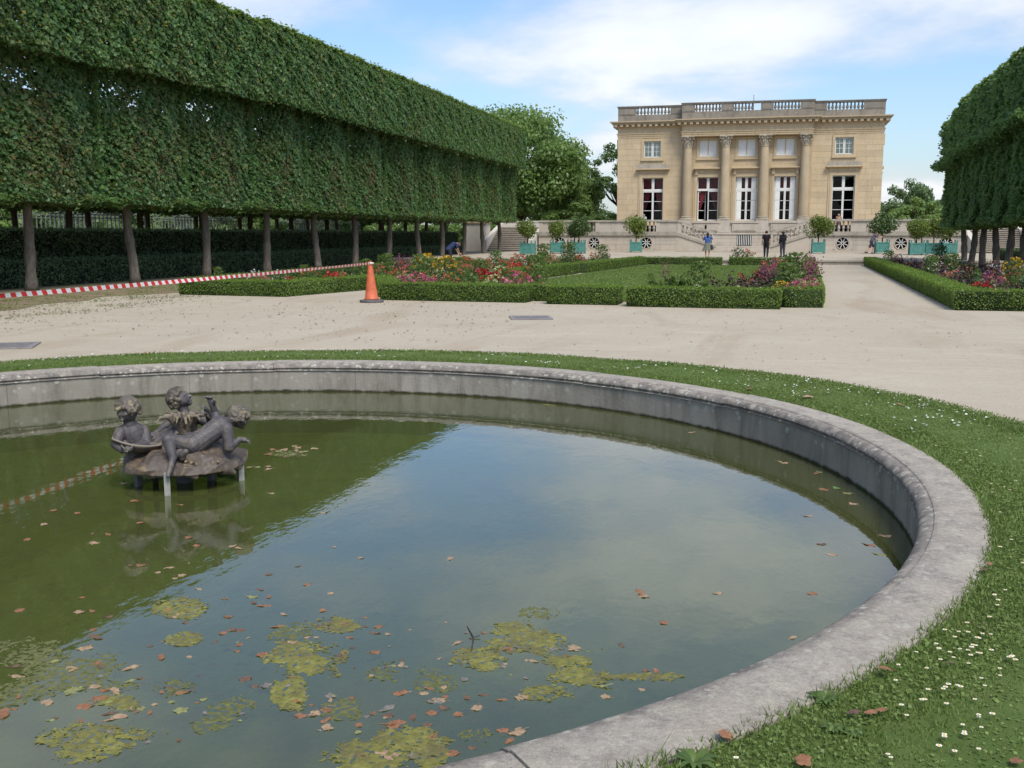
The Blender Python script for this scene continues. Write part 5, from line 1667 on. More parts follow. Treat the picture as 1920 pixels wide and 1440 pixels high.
def tape(a, c, sag, label, n=60, w=.062):
    V, UV, F = [], [], []
    a, c = Vector(a), Vector(c)
    L_ = (c - a).length
    for i in range(n + 1):
        u = i / n
        p_ = a.lerp(c, u) + Vector((0, 0, -sag * 4 * u * (1 - u)))
        tw = .22 + .30 * math.sin(u * 9) + .12 * math.sin(u * 31)
        side = (c - a).normalized().cross(Vector((0, 0, 1)))
        d = Vector((0, 0, 1)) * math.cos(tw) + side * math.sin(tw)
        V += [p_ - d * w / 2, p_ + d * w / 2]
        UV += [(u * L_ / .205, 0), (u * L_ / .205, 1)]
    me = bpy.data.meshes.new("barrier_tape")
    F = [(2 * i, 2 * i + 2, 2 * i + 3, 2 * i + 1) for i in range(n)]
    me.from_pydata([tuple(v) for v in V], [], F)
    uvl = me.uv_layers.new(name="UVMap")
    for lp in me.loops:
        uvl.data[lp.index].uv = UV[lp.vertex_index]
    me.materials.append(M['tape'])
    return tag(put("barrier_tape", me), label, "tape")
tape((-8.90, 4.7, .99), (-9.84, 24.62, .985), .04, "red and white striped barrier tape stretched to the orange cone")
cone2.location = (-8.90, 4.66, 0)

def drain(label, x, y, rz):
    o = thing("drain_cover", label, "drain", (x, y, .004), rz, "metal drain covers in the gravel")
    put("frame", MB().box(-.42, .42, -.42, -.36, 0, .02).box(-.42, .42, .36, .42, 0, .02).box(-.42, -.36, -.36, .36, 0, .02).box(.36, .42, -.36, .36, 0, .02).mesh("frame", [M['grate']]), o)
    for k in range(13):
        x_ = -.33 + .66 * k / 12
        put("bar", MB().box(x_ - .018, x_ + .018, -.36, .36, .002, .016).mesh("bar", [M['grate']]), o)
    put("sump", MB().box(-.36, .36, -.36, .36, -.001, .001).mesh("sump", [M['dark']]), o)
drain("square slatted metal drain cover in the gravel before the box hedges", -4.78, 20.7, R(18))
drain("slatted metal drain cover at the left frame edge, beyond the basin turf", -11.35, 13.45, R(30))
# ------------------------------------------------------------------ what floats and lies in the pond
def unproj(px_, py_, z):
    fw = Vector((-math.sin(PSI) * math.cos(PIT), math.cos(PSI) * math.cos(PIT), -math.sin(PIT)))
    rt = Vector((math.cos(PSI), math.sin(PSI), 0))
    up = rt.cross(fw)
    d = fw * F_PX + rt * (px_ - 960) - up * (py_ - 720)
    t_ = (z - CAM_H) / d.z
    return Vector((0, 0, CAM_H)) + d * t_
LM = {}
for nm_, c_ in dict(rust=(.225, .105, .052), tan=(.300, .205, .125), brown=(.130, .075, .048), grey=(.165, .145, .130), olive=(.200, .205, .080), dark=(.045, .040, .042), green=(.110, .190, .060)).items():
    LM[nm_] = simple("dead_leaf_" + nm_, c_, .65, .30, 45, .35, .3)
def fallen_leaf(seed, lobes):
    g = random.Random(seed)
    n = 20
    b = MB()
    vs = [(0, 0, .004)]
    for k in range(n):
        a = 2 * math.pi * k / n
        if lobes:
            r = .5 * (.80 + .11 * math.cos(5 * a) + g.uniform(-.10, .08)) * (1.0 if abs(a - math.pi) > .4 else .85)
        else:
            r = .5 * (.62 + .34 * abs(math.cos(a)) ** 1.3 + g.uniform(-.04, .04)) * (1 - .25 * abs(math.sin(a)))
        vs.append((r * math.cos(a), r * math.sin(a) * (.9 if lobes else .8), g.uniform(-.012, .022) + .028 * math.sin(2 * a + seed)))
    for k in range(n):
        b.add([vs[0], vs[k + 1], vs[(k + 1) % n + 1]], [(0, 1, 2)])
    b.tube([(-.3, 0, .005), (-.62, .04 * g.uniform(-1, 1), .015)], .012, 4)
    me = b.mesh("leaf", [])
    return me
shapes = [fallen_leaf(i, i % 3 != 0) for i in range(14)]
LMESH = {}
def leaf_me(i, c_):
    if (i, c_) not in LMESH:
        me = shapes[i].copy()
        me.materials.append(LM[c_])
        LMESH[(i, c_)] = me
    return LMESH[(i, c_)]
gL = random.Random(5)
CTXT = dict(rust="rust-brown", tan="tan", brown="dull brown", grey="greyish", olive="yellow-green", dark="blackened", green="green")
def pond_leaf(px_, py_, c_, size, depth=0., where="open water"):
    p_ = unproj(px_, py_, WATER_Z)
    if (p_.x - BC[0]) ** 2 + (p_.y - BC[1]) ** 2 > 5.34 ** 2:
        return
    o = put("fallen_leaf", leaf_me(gL.randrange(14), c_), None, (p_.x, p_.y, WATER_Z + (.0012 if depth == 0 else -depth)), gL.uniform(0, 6.28), size * .82)
    o.rotation_euler = (gL.uniform(-.05, .05), gL.uniform(-.05, .05), gL.uniform(0, 6.28))
    if depth == 0:
        tag(o, "%s dead leaf floating on the pond %s" % (CTXT[c_], where), "leaf", "%s leaves floating %s" % (CTXT[c_], where))
    else:
        tag(o, "%s dead leaf sunk just under the pond surface %s" % (CTXT[c_], where), "leaf", "%s leaves sunk %s" % (CTXT[c_], where))
NEAR, FARW, RIGHT = "near the bottom of the picture", "by the sculpture", "along the right-hand basin wall"
# the single leaves one can pick out in the photograph
for x, y, c_, s_ in [(1202, 1112, 'rust', .13), (1208, 1118, 'tan', .10), (1245, 1168, 'rust', .085), (843, 1048, 'tan', .10), (1523, 1113, 'rust', .09), (1560, 1040, 'tan', .10), (1590, 1022, 'brown', .12), (1540, 1020, 'brown', .10), (1486, 1196, 'tan', .08), (1345, 1112, 'tan', .085),
                     (1075, 1216, 'tan', .12), (1036, 1216, 'grey', .085), (952, 1218, 'rust', .085), (856, 1206, 'tan', .08), (1000, 1240, 'tan', .07), (703, 1223, 'rust', .085), (672, 1266, 'brown', .10), (612, 1332, 'rust', .09), (590, 1338, 'tan', .09), (565, 1342, 'rust', .085), (496, 1136, 'rust', .10), (492, 1228, 'rust', .10), (303, 1232, 'rust', .10), (342, 1299, 'rust', .10),
                     (740, 1356, 'rust', .13), (722, 1366, 'brown', .12), (733, 1418, 'tan', .11), (968, 1372, 'tan', .12), (943, 1370, 'rust', .08), (895, 1328, 'tan', .09), (860, 1340, 'rust', .07), (808, 1382, 'rust', .08), (775, 1418, 'grey', .07), (1136, 1307, 'tan', .07), (978, 1308, 'tan', .10), (884, 1307, 'brown', .08), (620, 1305, 'grey', .08), (548, 1204, 'tan', .09), (532, 1152, 'tan', .07), (656, 1196, 'rust', .06), (600, 1174, 'brown', .08),
                     (178, 1018, 'tan', .11), (265, 1060, 'rust', .09), (316, 1065, 'tan', .085), (448, 1028, 'tan', .09), (148, 1148, 'tan', .10), (180, 1195, 'brown', .13), (160, 1215, 'tan', .12), (36, 1145, 'rust', .09), (300, 1133, 'dark', .10), (318, 1145, 'rust', .10), (330, 1155, 'tan', .10), (250, 940, 'rust', .13), (232, 907, 'tan', .11), (102, 957, 'rust', .09), (608, 961, 'tan', .08), (508, 925, 'tan', .10), (690, 946, 'grey', .08),
                     (88, 1318, 'tan', .10), (8, 1338, 'rust', .14), (160, 1325, 'rust', .11), (178, 1288, 'tan', .08), (230, 1273, 'dark', .13), (228, 1110, 'brown', .07), (365, 1335, 'brown', .10), (278, 1332, 'grey', .10), (80, 1390, 'brown', .13), (95, 1404, 'brown', .13), (676, 1046, 'tan', .07), (627, 1026, 'tan', .06), (945, 1104, 'grey', .07), (890, 1092, 'grey', .07), (1165, 1210, 'brown', .07), (1055, 1200, 'brown', .08),
                     (870, 1325, 'dark', .09), (1015, 1250, 'dark', .06), (560, 1062, 'brown', .06), (488, 1106, 'brown', .07), (450, 1182, 'brown', .08), (452, 1232, 'brown', .09), (460, 1274, 'brown', .10), (492, 1278, 'grey', .08), (540, 1258, 'brown', .09)]:
    pond_leaf(x, y, c_, s_, 0. if c_ in ('rust', 'tan') or gL.random() < .4 else gL.uniform(.01, .05), NEAR if y > 1000 else FARW)
# rafts
def raft(cx_, cy_, rx, ry, n, cols, smin, smax, where, sub=.4):
    for k in range(n):
        a, q = gL.uniform(0, 6.28), gL.random() ** .6
        pond_leaf(cx_ + rx * q * math.cos(a), cy_ + ry * q * math.sin(a), gL.choice(cols), gL.uniform(smin, smax), 0. if gL.random() > sub else gL.uniform(.008, .06), where)
raft(548, 845, 55, 12, 26, ['tan', 'tan', 'brown', 'olive', 'rust'], .09, .13, FARW, .2)
raft(492, 875, 30, 8, 9, ['tan', 'rust', 'olive'], .09, .12, FARW, .2)
raft(1320, 800, 60, 14, 4, ['tan', 'rust'], .09, .12, RIGHT, .1)
for x, y in [(1270, 783), (1365, 803), (1405, 823), (1440, 838), (1470, 868), (1460, 865), (1520, 870), (1535, 885), (1530, 888), (1560, 862), (1575, 902), (1582, 906), (1570, 915), (1545, 918), (1590, 925), (1620, 928), (1600, 945), (1635, 922), (1645, 955), (1670, 970), (1680, 1008), (1650, 1040), (1690, 1030), (1660, 1005), (1515, 968), (1630, 1022), (1345, 795)]:
    pond_leaf(x, y, gL.choice(['rust', 'tan', 'tan', 'olive', 'green']), gL.uniform(.085, .13), 0, RIGHT)
raft(660, 1200, 330, 130, 34, ['brown', 'brown', 'grey', 'tan', 'rust', 'dark'], .06, .10, NEAR, .8)
raft(330, 1330, 270, 90, 26, ['brown', 'grey', 'tan', 'rust', 'olive'], .08, .12, NEAR, .7)
raft(800, 1370, 220, 60, 24, ['brown', 'rust', 'tan', 'grey'], .07, .11, NEAR, .7)
raft(300, 1030, 300, 130, 18, ['tan', 'rust', 'olive', 'brown'], .06, .10, NEAR, .3)
raft(120, 1270, 130, 70, 14, ['tan', 'brown', 'olive'], .08, .12, NEAR, .5)
raft(620, 1260, 380, 120, 60, ['brown', 'grey', 'tan', 'olive', 'rust'], .025, .055, NEAR, .15)
raft(420, 1180, 330, 120, 36, ['rust', 'tan', 'brown', 'rust'], .05, .08, NEAR, .2)
raft(760, 1350, 240, 70, 26, ['rust', 'tan', 'brown', 'rust'], .05, .08, NEAR, .2)
raft(980, 1230, 160, 50, 22, ['brown', 'grey', 'tan', 'olive'], .02, .05, NEAR, .15)
raft(240, 1330, 230, 70, 30, ['brown', 'grey', 'tan', 'olive', 'rust'], .03, .07, NEAR, .15)
raft(1000, 1270, 260, 60, 16, ['tan', 'brown', 'grey', 'rust'], .05, .08, NEAR, .6)
for x0, y0, x1, y1 in ((876, 1175, 884, 1222), (1112, 1287, 1140, 1292)):
    a, c = unproj(x0, y0, WATER_Z), unproj(x1, y1, WATER_Z)
    b = MB().tube([a, (a + c) / 2 + Vector((.02, .01, .004)), c], [.003, .004, .003], 5)
    b.tube([(a + c) / 2, (a + c) / 2 + Vector((.05, .03, .01))], .003, 4)
    tag(put("twig", b.mesh("twig", [LM['dark'] if x0 < 1000 else LM['olive']]), None, (0, 0, .002)), "thin dark twig floating upright in the picture on the near water" if x0 < 1000 else "short pale straw floating beside the right-hand algae", "twig")

# algae mats: ragged sheets cut from a noise field
t = NT("algae")
p = t.pos()
c = t.ramp(t.noise(30, 5, .7, p), [(.3, (.105, .110, .030)), (.5, (.175, .172, .046)), (.7, (.265, .250, .078))])
c = t.mix(t.ramp(t.noise(7, 4, .6, p), [(.42, 0.0), (.66, .75)]), c, (.110, .098, .048))
M['algae'] = t.done(t.bsdf(c, .9, t.bump(t.noise(60, 5, .7, p), .8, .01), .2))
t = NT("algae_dull")
p = t.pos()
c = t.ramp(t.noise(26, 5, .7, p), [(.3, (.075, .085, .034)), (.5, (.115, .122, .045)), (.7, (.165, .165, .066))])
M['algae_dull'] = t.done(t.bsdf(c, .9, t.bump(t.noise(60, 5, .7, p), .8, .01), .2))
def algae(px_, py_, rx, ry, thr, label, depth=.012, seed=0, rot=0.):
    """rx, ry in photo pixels"""
    c0 = unproj(px_, py_, WATER_Z)
    ex = unproj(px_ + rx, py_, WATER_Z) - c0
    ey = unproj(px_, py_ - ry, WATER_Z) - c0
    wx, wy = ex.length, ey.length
    cell = max(.0065, min(wx, wy) / 40)
    nx, ny = int(2 * wx / cell), int(2 * wy / cell)
    dx, dy = ex.normalized(), ey.normalized()
    idx, V, F = {}, [], []
    def vid(i, j):
        if (i, j) not in idx:
            u, v = (i / nx - .5) * 2 * wx, (j / ny - .5) * 2 * wy
            q = c0 + dx * u + dy * v
            h = mnoise.noise(Vector((q.x * 40, q.y * 40, seed))) * .005
            jx, jy = mnoise.noise(Vector((i * 1.3, j * 1.7, seed))) * cell * .9, mnoise.noise(Vector((i * 1.9, j * 1.1, seed + 5))) * cell * .6
            idx[(i, j)] = len(V)
            V.append((q.x - c0.x + jx, q.y - c0.y + jy, h))
        return idx[(i, j)]
    for i in range(nx):
        for j in range(ny):
            u, v = ((i + .5) / nx - .5) * 2, ((j + .5) / ny - .5) * 2
            q = c0 + dx * u * wx + dy * v * wy
            f = 1 - (u * u + v * v) + .75 * mnoise.noise(Vector((q.x * 6, q.y * 6, seed))) + .5 * mnoise.noise(Vector((q.x * 17, q.y * 17, seed + 2))) + .45 * mnoise.noise(Vector((q.x * 50, q.y * 50, seed + 4))) + .25 * mnoise.noise(Vector((q.x * 120, q.y * 120, seed + 6)))
            if f > thr and (q.x - BC[0]) ** 2 + (q.y - BC[1]) ** 2 < 5.36 ** 2:
                F.append((vid(i, j), vid(i + 1, j), vid(i + 1, j + 1), vid(i, j + 1)))
    if not F:
        return
    fr = [q_ for q_ in F]
    o = put("algae_mat", mesh_np("algae_mat", V, F, [M['algae' if depth < 0 else 'algae_dull']], smooth=True), None, (c0.x, c0.y, WATER_Z + (.0015 if depth < 0 else .0005)))
    tag(o, label, "algae", "yellow-green algae mats in the pond")
algae(570, 1232, 85, 36, .35, "large ragged algae mat left of centre, leaves lying on it", -.003, 1)
algae(545, 1300, 38, 40, .3, "narrow algae strand hanging below the large ragged mat", -.003, 2)
algae(690, 1420, 95, 38, .35, "broad yellow-green algae mat at the bottom edge", -.003, 3)
algae(775, 1385, 80, 32, .45, "algae mat with rust leaves above the bottom edge mat", -.003, 4)
algae(805, 1418, 40, 30, .3, "small algae pad right of the bottom edge mat", -.003, 5)
algae(160, 1390, 95, 40, .45, "wide broken algae mat in the bottom left corner", -.003, 6)
algae(255, 1372, 60, 16, .4, "thin algae streak reaching right from the corner mat", -.003, 7)
algae(985, 1196, 100, 34, .5, "pale drifting algae cloud above the small twig", -.003, 8)
algae(905, 1236, 60, 22, .4, "algae pad lying just below the small twig", -.003, 9)
algae(1085, 1268, 70, 22, .35, "bright algae curl nearest the right-hand coping", -.003, 10)
algae(1060, 1240, 50, 14, .4, "upper arm of the bright algae curl", -.003, 11)
algae(1210, 1270, 90, 10, .45, "long thin algae tail drifting to the right-hand coping", -.003, 12)
algae(1015, 1300, 60, 22, .45, "algae and leaf tangle right of the middle foreground", -.003, 13)
algae(815, 1280, 50, 32, .55, "faint algae ring in the middle foreground", .012, 14)
algae(620, 1172, 60, 22, .55, "scattered algae flecks above the large ragged mat", -.003, 15)
algae(340, 1140, 55, 22, .35, "algae raft at the edge of the tree reflection", -.003, 16)
algae(345, 1198, 40, 14, .3, "small olive algae raft below the reflection edge raft", -.003, 17)
algae(120, 1260, 160, 45, .55, "large dull algae drift at the left in the tree reflection", .02, 18)
algae(40, 1300, 90, 30, .5, "dull algae drift at the left frame edge", .02, 19)
algae(220, 1315, 45, 18, .35, "small algae pads above the corner mat", -.003, 20)
algae(1040, 757, 24, 4, .2, "tiny algae pad below the far basin wall", -.003, 21)
algae(1020, 1150, 60, 14, .6, "wisp of algae in the cloud reflection", .02, 22)
algae(400, 1360, 60, 18, .6, "faint algae smear between the two foreground mats", .02, 23)
algae(1235, 1385, 30, 14, .4, "small algae pad touching the near coping", -.003, 24)

algae(560, 1190, 70, 26, .75, "scattered dull algae specks above the large mat", .02, 31)
algae(440, 1330, 90, 30, .85, "loose dull algae specks left of the narrow strand", .02, 32)
algae(640, 1330, 60, 30, .7, "dull algae specks right of the narrow strand", .02, 33)
algae(900, 1380, 70, 26, .8, "dull algae specks near the bottom coping", .02, 34)
algae(720, 1260, 60, 26, .85, "sparse dull algae right of the large mat", .02, 35)
algae(330, 1290, 70, 24, .75, "sparse dull algae in the lower left", .02, 36)
algae(60, 1220, 90, 30, .55, "dull algae drift in the tree reflection by the frame edge", .02, 37)
algae(540, 850, 50, 8, .6, "dull scum around the leaf raft by the sculpture", .02, 38)
# ------------------------------------------------------------------ turf blades, daisies, litter
g = np.random.default_rng(3)
n = 470000
a = g.uniform(0, 2 * math.pi, n)
r = np.sqrt(g.uniform(5.79 ** 2, 7.42 ** 2, n))
edge = 7.20 + .16 * np.sin(a * 2 + .6) + .05 * np.sin(a * 9) + .03 * np.sin(a * 23 + 1)
x, y = BC[0] + r * np.cos(a), BC[1] + r * np.sin(a)
dist = np.sqrt(x * x + y * y)
ahead = (-math.sin(PSI) * x + math.cos(PSI) * y)
keep = (r < edge + g.normal(0, .05, n)) & (g.random(n) < np.clip(1.25 - dist * .055, .25, 1)) & ((ahead > 1.2) | (g.random(n) < .25))
x, y, r, dist = x[keep], y[keep], r[keep], dist[keep]
n = len(x)
h = (.011 + .015 * g.random(n) ** 1.5) * (1 + .35 * wob(x * 2.1, y * 2.1, 2)) * (1 + 1.0 * ((r < 5.86) & (g.random(n) < .35)))
h *= np.where(g.random(n) < .012, 2.1, 1)
wd = .0026 + .0026 * g.random(n) + .0006 * np.maximum(dist - 4, 0)
an = g.uniform(0, 6.28, n)
ln = g.uniform(0, 6.28, n)
lean = h * g.uniform(.15, .9, n)
z0 = .02
V = np.empty((n, 3, 3))
V[:, 0] = np.c_[x - wd * np.cos(an), y - wd * np.sin(an), np.full(n, z0)]
V[:, 1] = np.c_[x + wd * np.cos(an), y + wd * np.sin(an), np.full(n, z0)]
V[:, 2] = np.c_[x + lean * np.cos(ln), y + lean * np.sin(ln), z0 + h]
tag(put("grass", mesh_np("grass", V.reshape(-1, 3), np.arange(3 * n).reshape(n, 3), [M['grass']])), "short green turf blades round the basin", None, None, "stuff")
# clover and plantain leaves between the blades, nearest the camera
n = 60000
a = g.uniform(R(-75), R(75), n)
r = np.sqrt(g.uniform(5.84 ** 2, 7.30 ** 2, n))
x, y = BC[0] + r * np.cos(a), BC[1] + r * np.sin(a)
ok = (wob(x * 2.7, y * 2.7, 12) > -.35) & (r < 7.15 + .16 * np.sin(a * 2 + .6))
x, y = x[ok], y[ok]
V, F = leaf_cards(np.c_[x, y, .022 + .016 * g.random(len(x))], np.tile([0, 0, 1.], (len(x), 1)), .014, g, 1.0, .06, .35)
tag(put("clover", mesh_np("clover", V, F, [M['grass']])), "clover leaves matted into the near turf", None, None, "stuff")
# lawn blades inside the hedges
xs, ys = [p_[0] for p_ in LAWN], [p_[1] for p_ in LAWN]
n = 130000
x, y = g.uniform(min(xs), max(xs), n), 26.4 + 33 * g.random(n) ** 1.4
ok = np.zeros(n, bool)
j = len(LAWN) - 1
for i in range(len(LAWN)):
    xi, yi, xj, yj = *LAWN[i], *LAWN[j]
    cr = ((yi > y) != (yj > y)) & (x < (xj - xi) * (y - yi) / (yj - yi + 1e-9) + xi)
    ok ^= cr
    j = i
x, y = x[ok], y[ok]
n = len(x)
h = .03 + .03 * g.random(n); wd = .008 + .006 * g.random(n); an = g.uniform(0, 6.28, n); ln = g.uniform(0, 6.28, n)
V = np.empty((n, 3, 3))
V[:, 0] = np.c_[x - wd * np.cos(an), y - wd * np.sin(an), np.full(n, .014)]
V[:, 1] = np.c_[x + wd * np.cos(an), y + wd * np.sin(an), np.full(n, .014)]
V[:, 2] = np.c_[x + h * .6 * np.cos(ln), y + h * .6 * np.sin(ln), .014 + h]
tag(put("lawn_grass", mesh_np("lawn_grass", V.reshape(-1, 3), np.arange(3 * n).reshape(n, 3), [M['lawn_grass']])), "mown blades of the lawn inside the hedges", None, None, "stuff")

# daisies: the nearest one by one, the far specks as one drift
M['petal'] = simple("daisy_petal", (.78, .77, .75), .6, .05, 30)
M['eye'] = simple("daisy_eye", (.62, .42, .04), .7, .2, 60)
def daisy_mesh(seed):
    gg = random.Random(seed)
    b = MB()
    hgt = gg.uniform(.035, .05)
    for k in range(13):
        a_ = 2 * math.pi * k / 13 + gg.uniform(-.1, .1)
        r1 = .0125 * gg.uniform(.85, 1.1)
        ca, sa = math.cos(a_), math.sin(a_)
        b.add([(.003 * ca, .003 * sa, hgt), (r1 * .7 * ca - .0024 * sa, r1 * .7 * sa + .0024 * ca, hgt + .002), (r1 * ca, r1 * sa, hgt + .001), (r1 * .7 * ca + .0024 * sa, r1 * .7 * sa - .0024 * ca, hgt + .002)], [(0, 1, 2, 3)], 0)
    b.lathe([(.0048, hgt - .001), (.0045, hgt + .003), (.002, hgt + .005), (.0, hgt + .005)], 8, (0, 0, 0), 1)
    b.tube([(0, 0, 0), (.002, .001, hgt * .5), (0, 0, hgt)], .0012, 4, 2)
    return b.mesh("daisy", [M['petal'], M['eye'], M['grass']])
dm = [daisy_mesh(i) for i in range(3)]
gd = random.Random(9)
cnt = 0
def turf_pt(px_, py_):
    p_ = unproj(px_, py_, .04)
    rr = math.hypot(p_.x - BC[0], p_.y - BC[1])
    return p_ if 5.87 < rr < 7.15 else None
spots = [(1800, 1220), (1815, 1222), (1828, 1218), (1820, 1232), (1838, 1231), (1788, 1233), (1760, 1225), (1895, 1240), (1865, 1120), (1870, 1137), (1885, 1110), (1790, 1197), (1815, 1192), (1875, 1270), (1740, 1295), (1778, 1292), (1795, 1286), (1768, 1298), (1700, 1345), (1690, 1325), (1728, 1320), (1835, 1345), (1860, 1348), (1805, 1360), (1840, 1368), (1808, 1377), (1770, 1385), (1665, 1415), (1670, 1425), (1760, 1408), (1790, 1412), (1835, 1410), (1380, 1428), (1855, 1160), (1832, 1205), (1858, 1190)]
for s_ in spots:
    for k in range(2 if gd.random() < .35 else 1):
        p_ = turf_pt(s_[0] + gd.uniform(-6, 6) * k, s_[1] + gd.uniform(-5, 5) * k)
        if p_ is not None:
            tag(put("daisy", dm[cnt % 3], None, (p_.x, p_.y, .018), gd.uniform(0, 6), gd.uniform(.62, .90)), "small white daisy in the turf at the bottom right", "daisy", "daisies in the near turf")
            cnt += 1
for k in range(420):
    u = gd.random()
    px_, py_ = gd.uniform(1250, 1920), 700 + 740 * gd.random() ** 1.3
    p_ = turf_pt(px_, py_)
    if p_ is None or mnoise.noise(Vector((p_.x * 1.1, p_.y * 1.1, 3))) < -.02 or cnt >= 130:
        continue
    tag(put("daisy", dm[cnt % 3], None, (p_.x, p_.y, .018), gd.uniform(0, 6), gd.uniform(.6, .9)), "small white daisy in the turf right of the coping", "daisy", "daisies right of the coping")
    cnt += 1
n = 800
a = g.uniform(R(15), R(170), n); r = g.uniform(5.98, 7.15, n)
x, y = BC[0] + r * np.cos(a), BC[1] + r * np.sin(a)
ok = (wob(x * 1.3, y * 1.3, 4) > -.1)
x, y = x[ok], y[ok]
V, F = leaf_cards(np.c_[x, y, np.full(len(x), .055)], np.tile([0, 0, 1.], (len(x), 1)), .022, g, 1.0, .05, .15)
tag(put("daisy_drift", mesh_np("daisy_drift", V, F, [M['petal']])), "far white daisies dotted through the turf ring", None, None, "stuff")
# fallen leaves on the turf
for x_, y_, c_, s_ in [(1360, 1382, 'rust', .07), (1505, 1430, 'rust', .07), (1660, 1258, 'rust', .07), (1775, 1245, 'brown', .06), (1600, 1340, 'brown', .06), (1632, 1340, 'rust', .06), (1655, 1335, 'rust', .05), (1515, 745, 'tan', .16), (1405, 730, 'rust', .12), (1690, 760, 'rust', .09), (1855, 1060, 'rust', .06), (1845, 1070, 'brown', .06), (715, 655, 'rust', .12), (270, 663, 'rust', .14), (1905, 1432, 'rust', .05)]:
    p_ = unproj(x_, y_, .04)
    o = put("fallen_leaf", leaf_me(gL.randrange(14), c_), None, (p_.x, p_.y, .05), 0, s_)
    o.rotation_euler = (gL.uniform(-.3, .3), gL.uniform(-.3, .3), gL.uniform(0, 6.28))
    tag(o, "%s dead leaf lying on the turf beside the coping" % CTXT[c_], "leaf", "%s leaves on the turf" % CTXT[c_])
# broad-leaved weed rosettes at the near coping
def rosette(px_, py_, s_, label):
    p_ = unproj(px_, py_, .03)
    b = MB()
    gg = random.Random(int(px_))
    for k in range(11):
        a_ = k * 2.4
        L_, w_ = s_ * gg.uniform(.7, 1.1), s_ * gg.uniform(.13, .2)
        ca, sa = math.cos(a_), math.sin(a_)
        pts = [(0, .0, .15), (.3, .30, 1.), (.65, .42, .9), (1., .28, .05)]
        vs = []
        for u, h_, w2 in pts:
            for q in (-1, 1):
                vs.append((ca * L_ * u - sa * w_ * w2 * q, sa * L_ * u + ca * w_ * w2 * q, s_ * h_ * .8))
        b.add(vs, [(0, 2, 3, 1), (2, 4, 5, 3), (4, 6, 7, 5)])
    tag(put("weed", b.mesh("weed", [M['plant']], True), None, (p_.x, p_.y, .02)), label, "weed", "broad-leaved weeds in the turf")
rosette(1300, 1428, .085, "broad-leaved weed growing over the coping at the bottom edge")
rosette(1545, 1310, .07, "small leafy weed at the coping edge, up the slope from the large one")
rosette(1560, 1365, .05, "broad flat weed in the middle of the near turf")
rosette(1600, 1372, .045, "broad flat weed just right of the other in the near turf")

# clippings and dead leaves on the gravel to the left, one loose scatter
n = 3600
px_ = g.uniform(-200, 1000, n)
bands = g.random(n)
x = np.where(bands < .30, g.normal(-17.0, .7, n), np.where(bands < .80, g.normal(-15.0, .55, n), g.uniform(-18, -5, n)))
y = np.where(bands < .80, g.uniform(13, 26, n), g.uniform(15, 25, n))
x = np.where((bands >= .30) & (bands < .80), x - .12 * (y - 19), x)
ok = (wob(x * .9, y * .5, 6) > -.15) | (g.random(n) < .25)
ok &= np.hypot(x - BC[0], y - BC[1]) > 7.4
ok &= ~((y > 26.2) & (x > -16.6))
x, y = x[ok], y[ok]
V, F = leaf_cards(np.c_[x, y, np.full(len(x), .018)], np.tile([0, 0, 1.], (len(x), 1)), .052, g, .6, .1, .25)
n = 16000
xx, yy = g.uniform(-22, -16.4, n), g.uniform(12, 34, n)
ok = (wob(xx * 1.1, yy * .6, 15) + .5 * wob(xx * 3.1, yy * 2.3, 16) > .05) & ((yy < 26.3) | (xx < -17.6))
xx, yy = xx[ok], yy[ok]
Vg, Fg = leaf_cards(np.c_[xx, yy, .02 + .02 * g.random(len(xx))], np.tile([0, 0, 1.], (len(xx), 1)), .05, g, .35, .1, .8)
tag(put("weeds", mesh_np("weeds", Vg, Fg, [M['lawn_grass']])), "thin grass and weeds creeping over the earth below the trunks", None, None, "stuff")
M['clip'] = leaf_mat("clippings", (.090, .110, .040), (.140, .155, .060), (.190, .195, .090), (.17, .12, .07), .6, (.45, .55), .2)
tag(put("leaf_litter", mesh_np("leaf_litter", V, F, [M['clip']])), "green clippings and dry leaves strewn over the gravel", None, None, "stuff")
n = 240
x, y = g.uniform(-9, 4, n), g.uniform(14.2, 24.3, n)
ok = np.hypot(x - BC[0], y - BC[1]) > 7.6
V, F = leaf_cards(np.c_[x, y, np.full(n, .014)][ok], np.tile([0, 0, 1.], (ok.sum(), 1)), .045, g, .35, .1, .2)
tag(put("litter", mesh_np("litter", V, F, [LM['brown']])), "stray twigs and bits on the open gravel", None, None, "stuff")
# ------------------------------------------------------------------ rounded figures from tapering limbs
def capsule(b, p0, r0, p1, r1, n=12, m=4, mi=0):
    p0, p1 = Vector(p0), Vector(p1)
    d = p1 - p0
    if d.length < 1e-6:
        d = Vector((0, 0, 1e-4)); p1 = p0 + d
    d.normalize()
    r = d.cross(Vector((.31, .87, .37))).normalized()
    u = r.cross(d)
    rings = [(p0 - d * r0, 0)]
    for i in range(1, m):
        a = math.pi / 2 * i / m
        rings.append((p0 - d * r0 * math.cos(a), r0 * math.sin(a)))
    rings += [(p0, r0), (p1, r1)]
    for i in range(m - 1, 0, -1):
        a = math.pi / 2 * i / m
        rings.append((p1 + d * r1 * math.cos(a), r1 * math.sin(a)))
    vs = [rings[0][0]]
    for c_, q in rings[1:]:
        for k in range(n):
            a = 2 * math.pi * k / n
            vs.append(c_ + (r * math.cos(a) + u * math.sin(a)) * q)
    vs.append(p1 + d * r1)
    fs = []
    for k in range(n):
        fs.append((0, 1 + (k + 1) % n, 1 + k))
    nr = len(rings) - 1
    for j in range(nr - 1):
        for k in range(n):
            a, c_ = 1 + j * n + k, 1 + j * n + (k + 1) % n
            fs.append((a, c_, c_ + n, a + n))
    last = len(vs) - 1
    for k in range(n):
        fs.append((last, 1 + (nr - 1) * n + k, 1 + (nr - 1) * n + (k + 1) % n))
    b.add(vs, fs, mi)

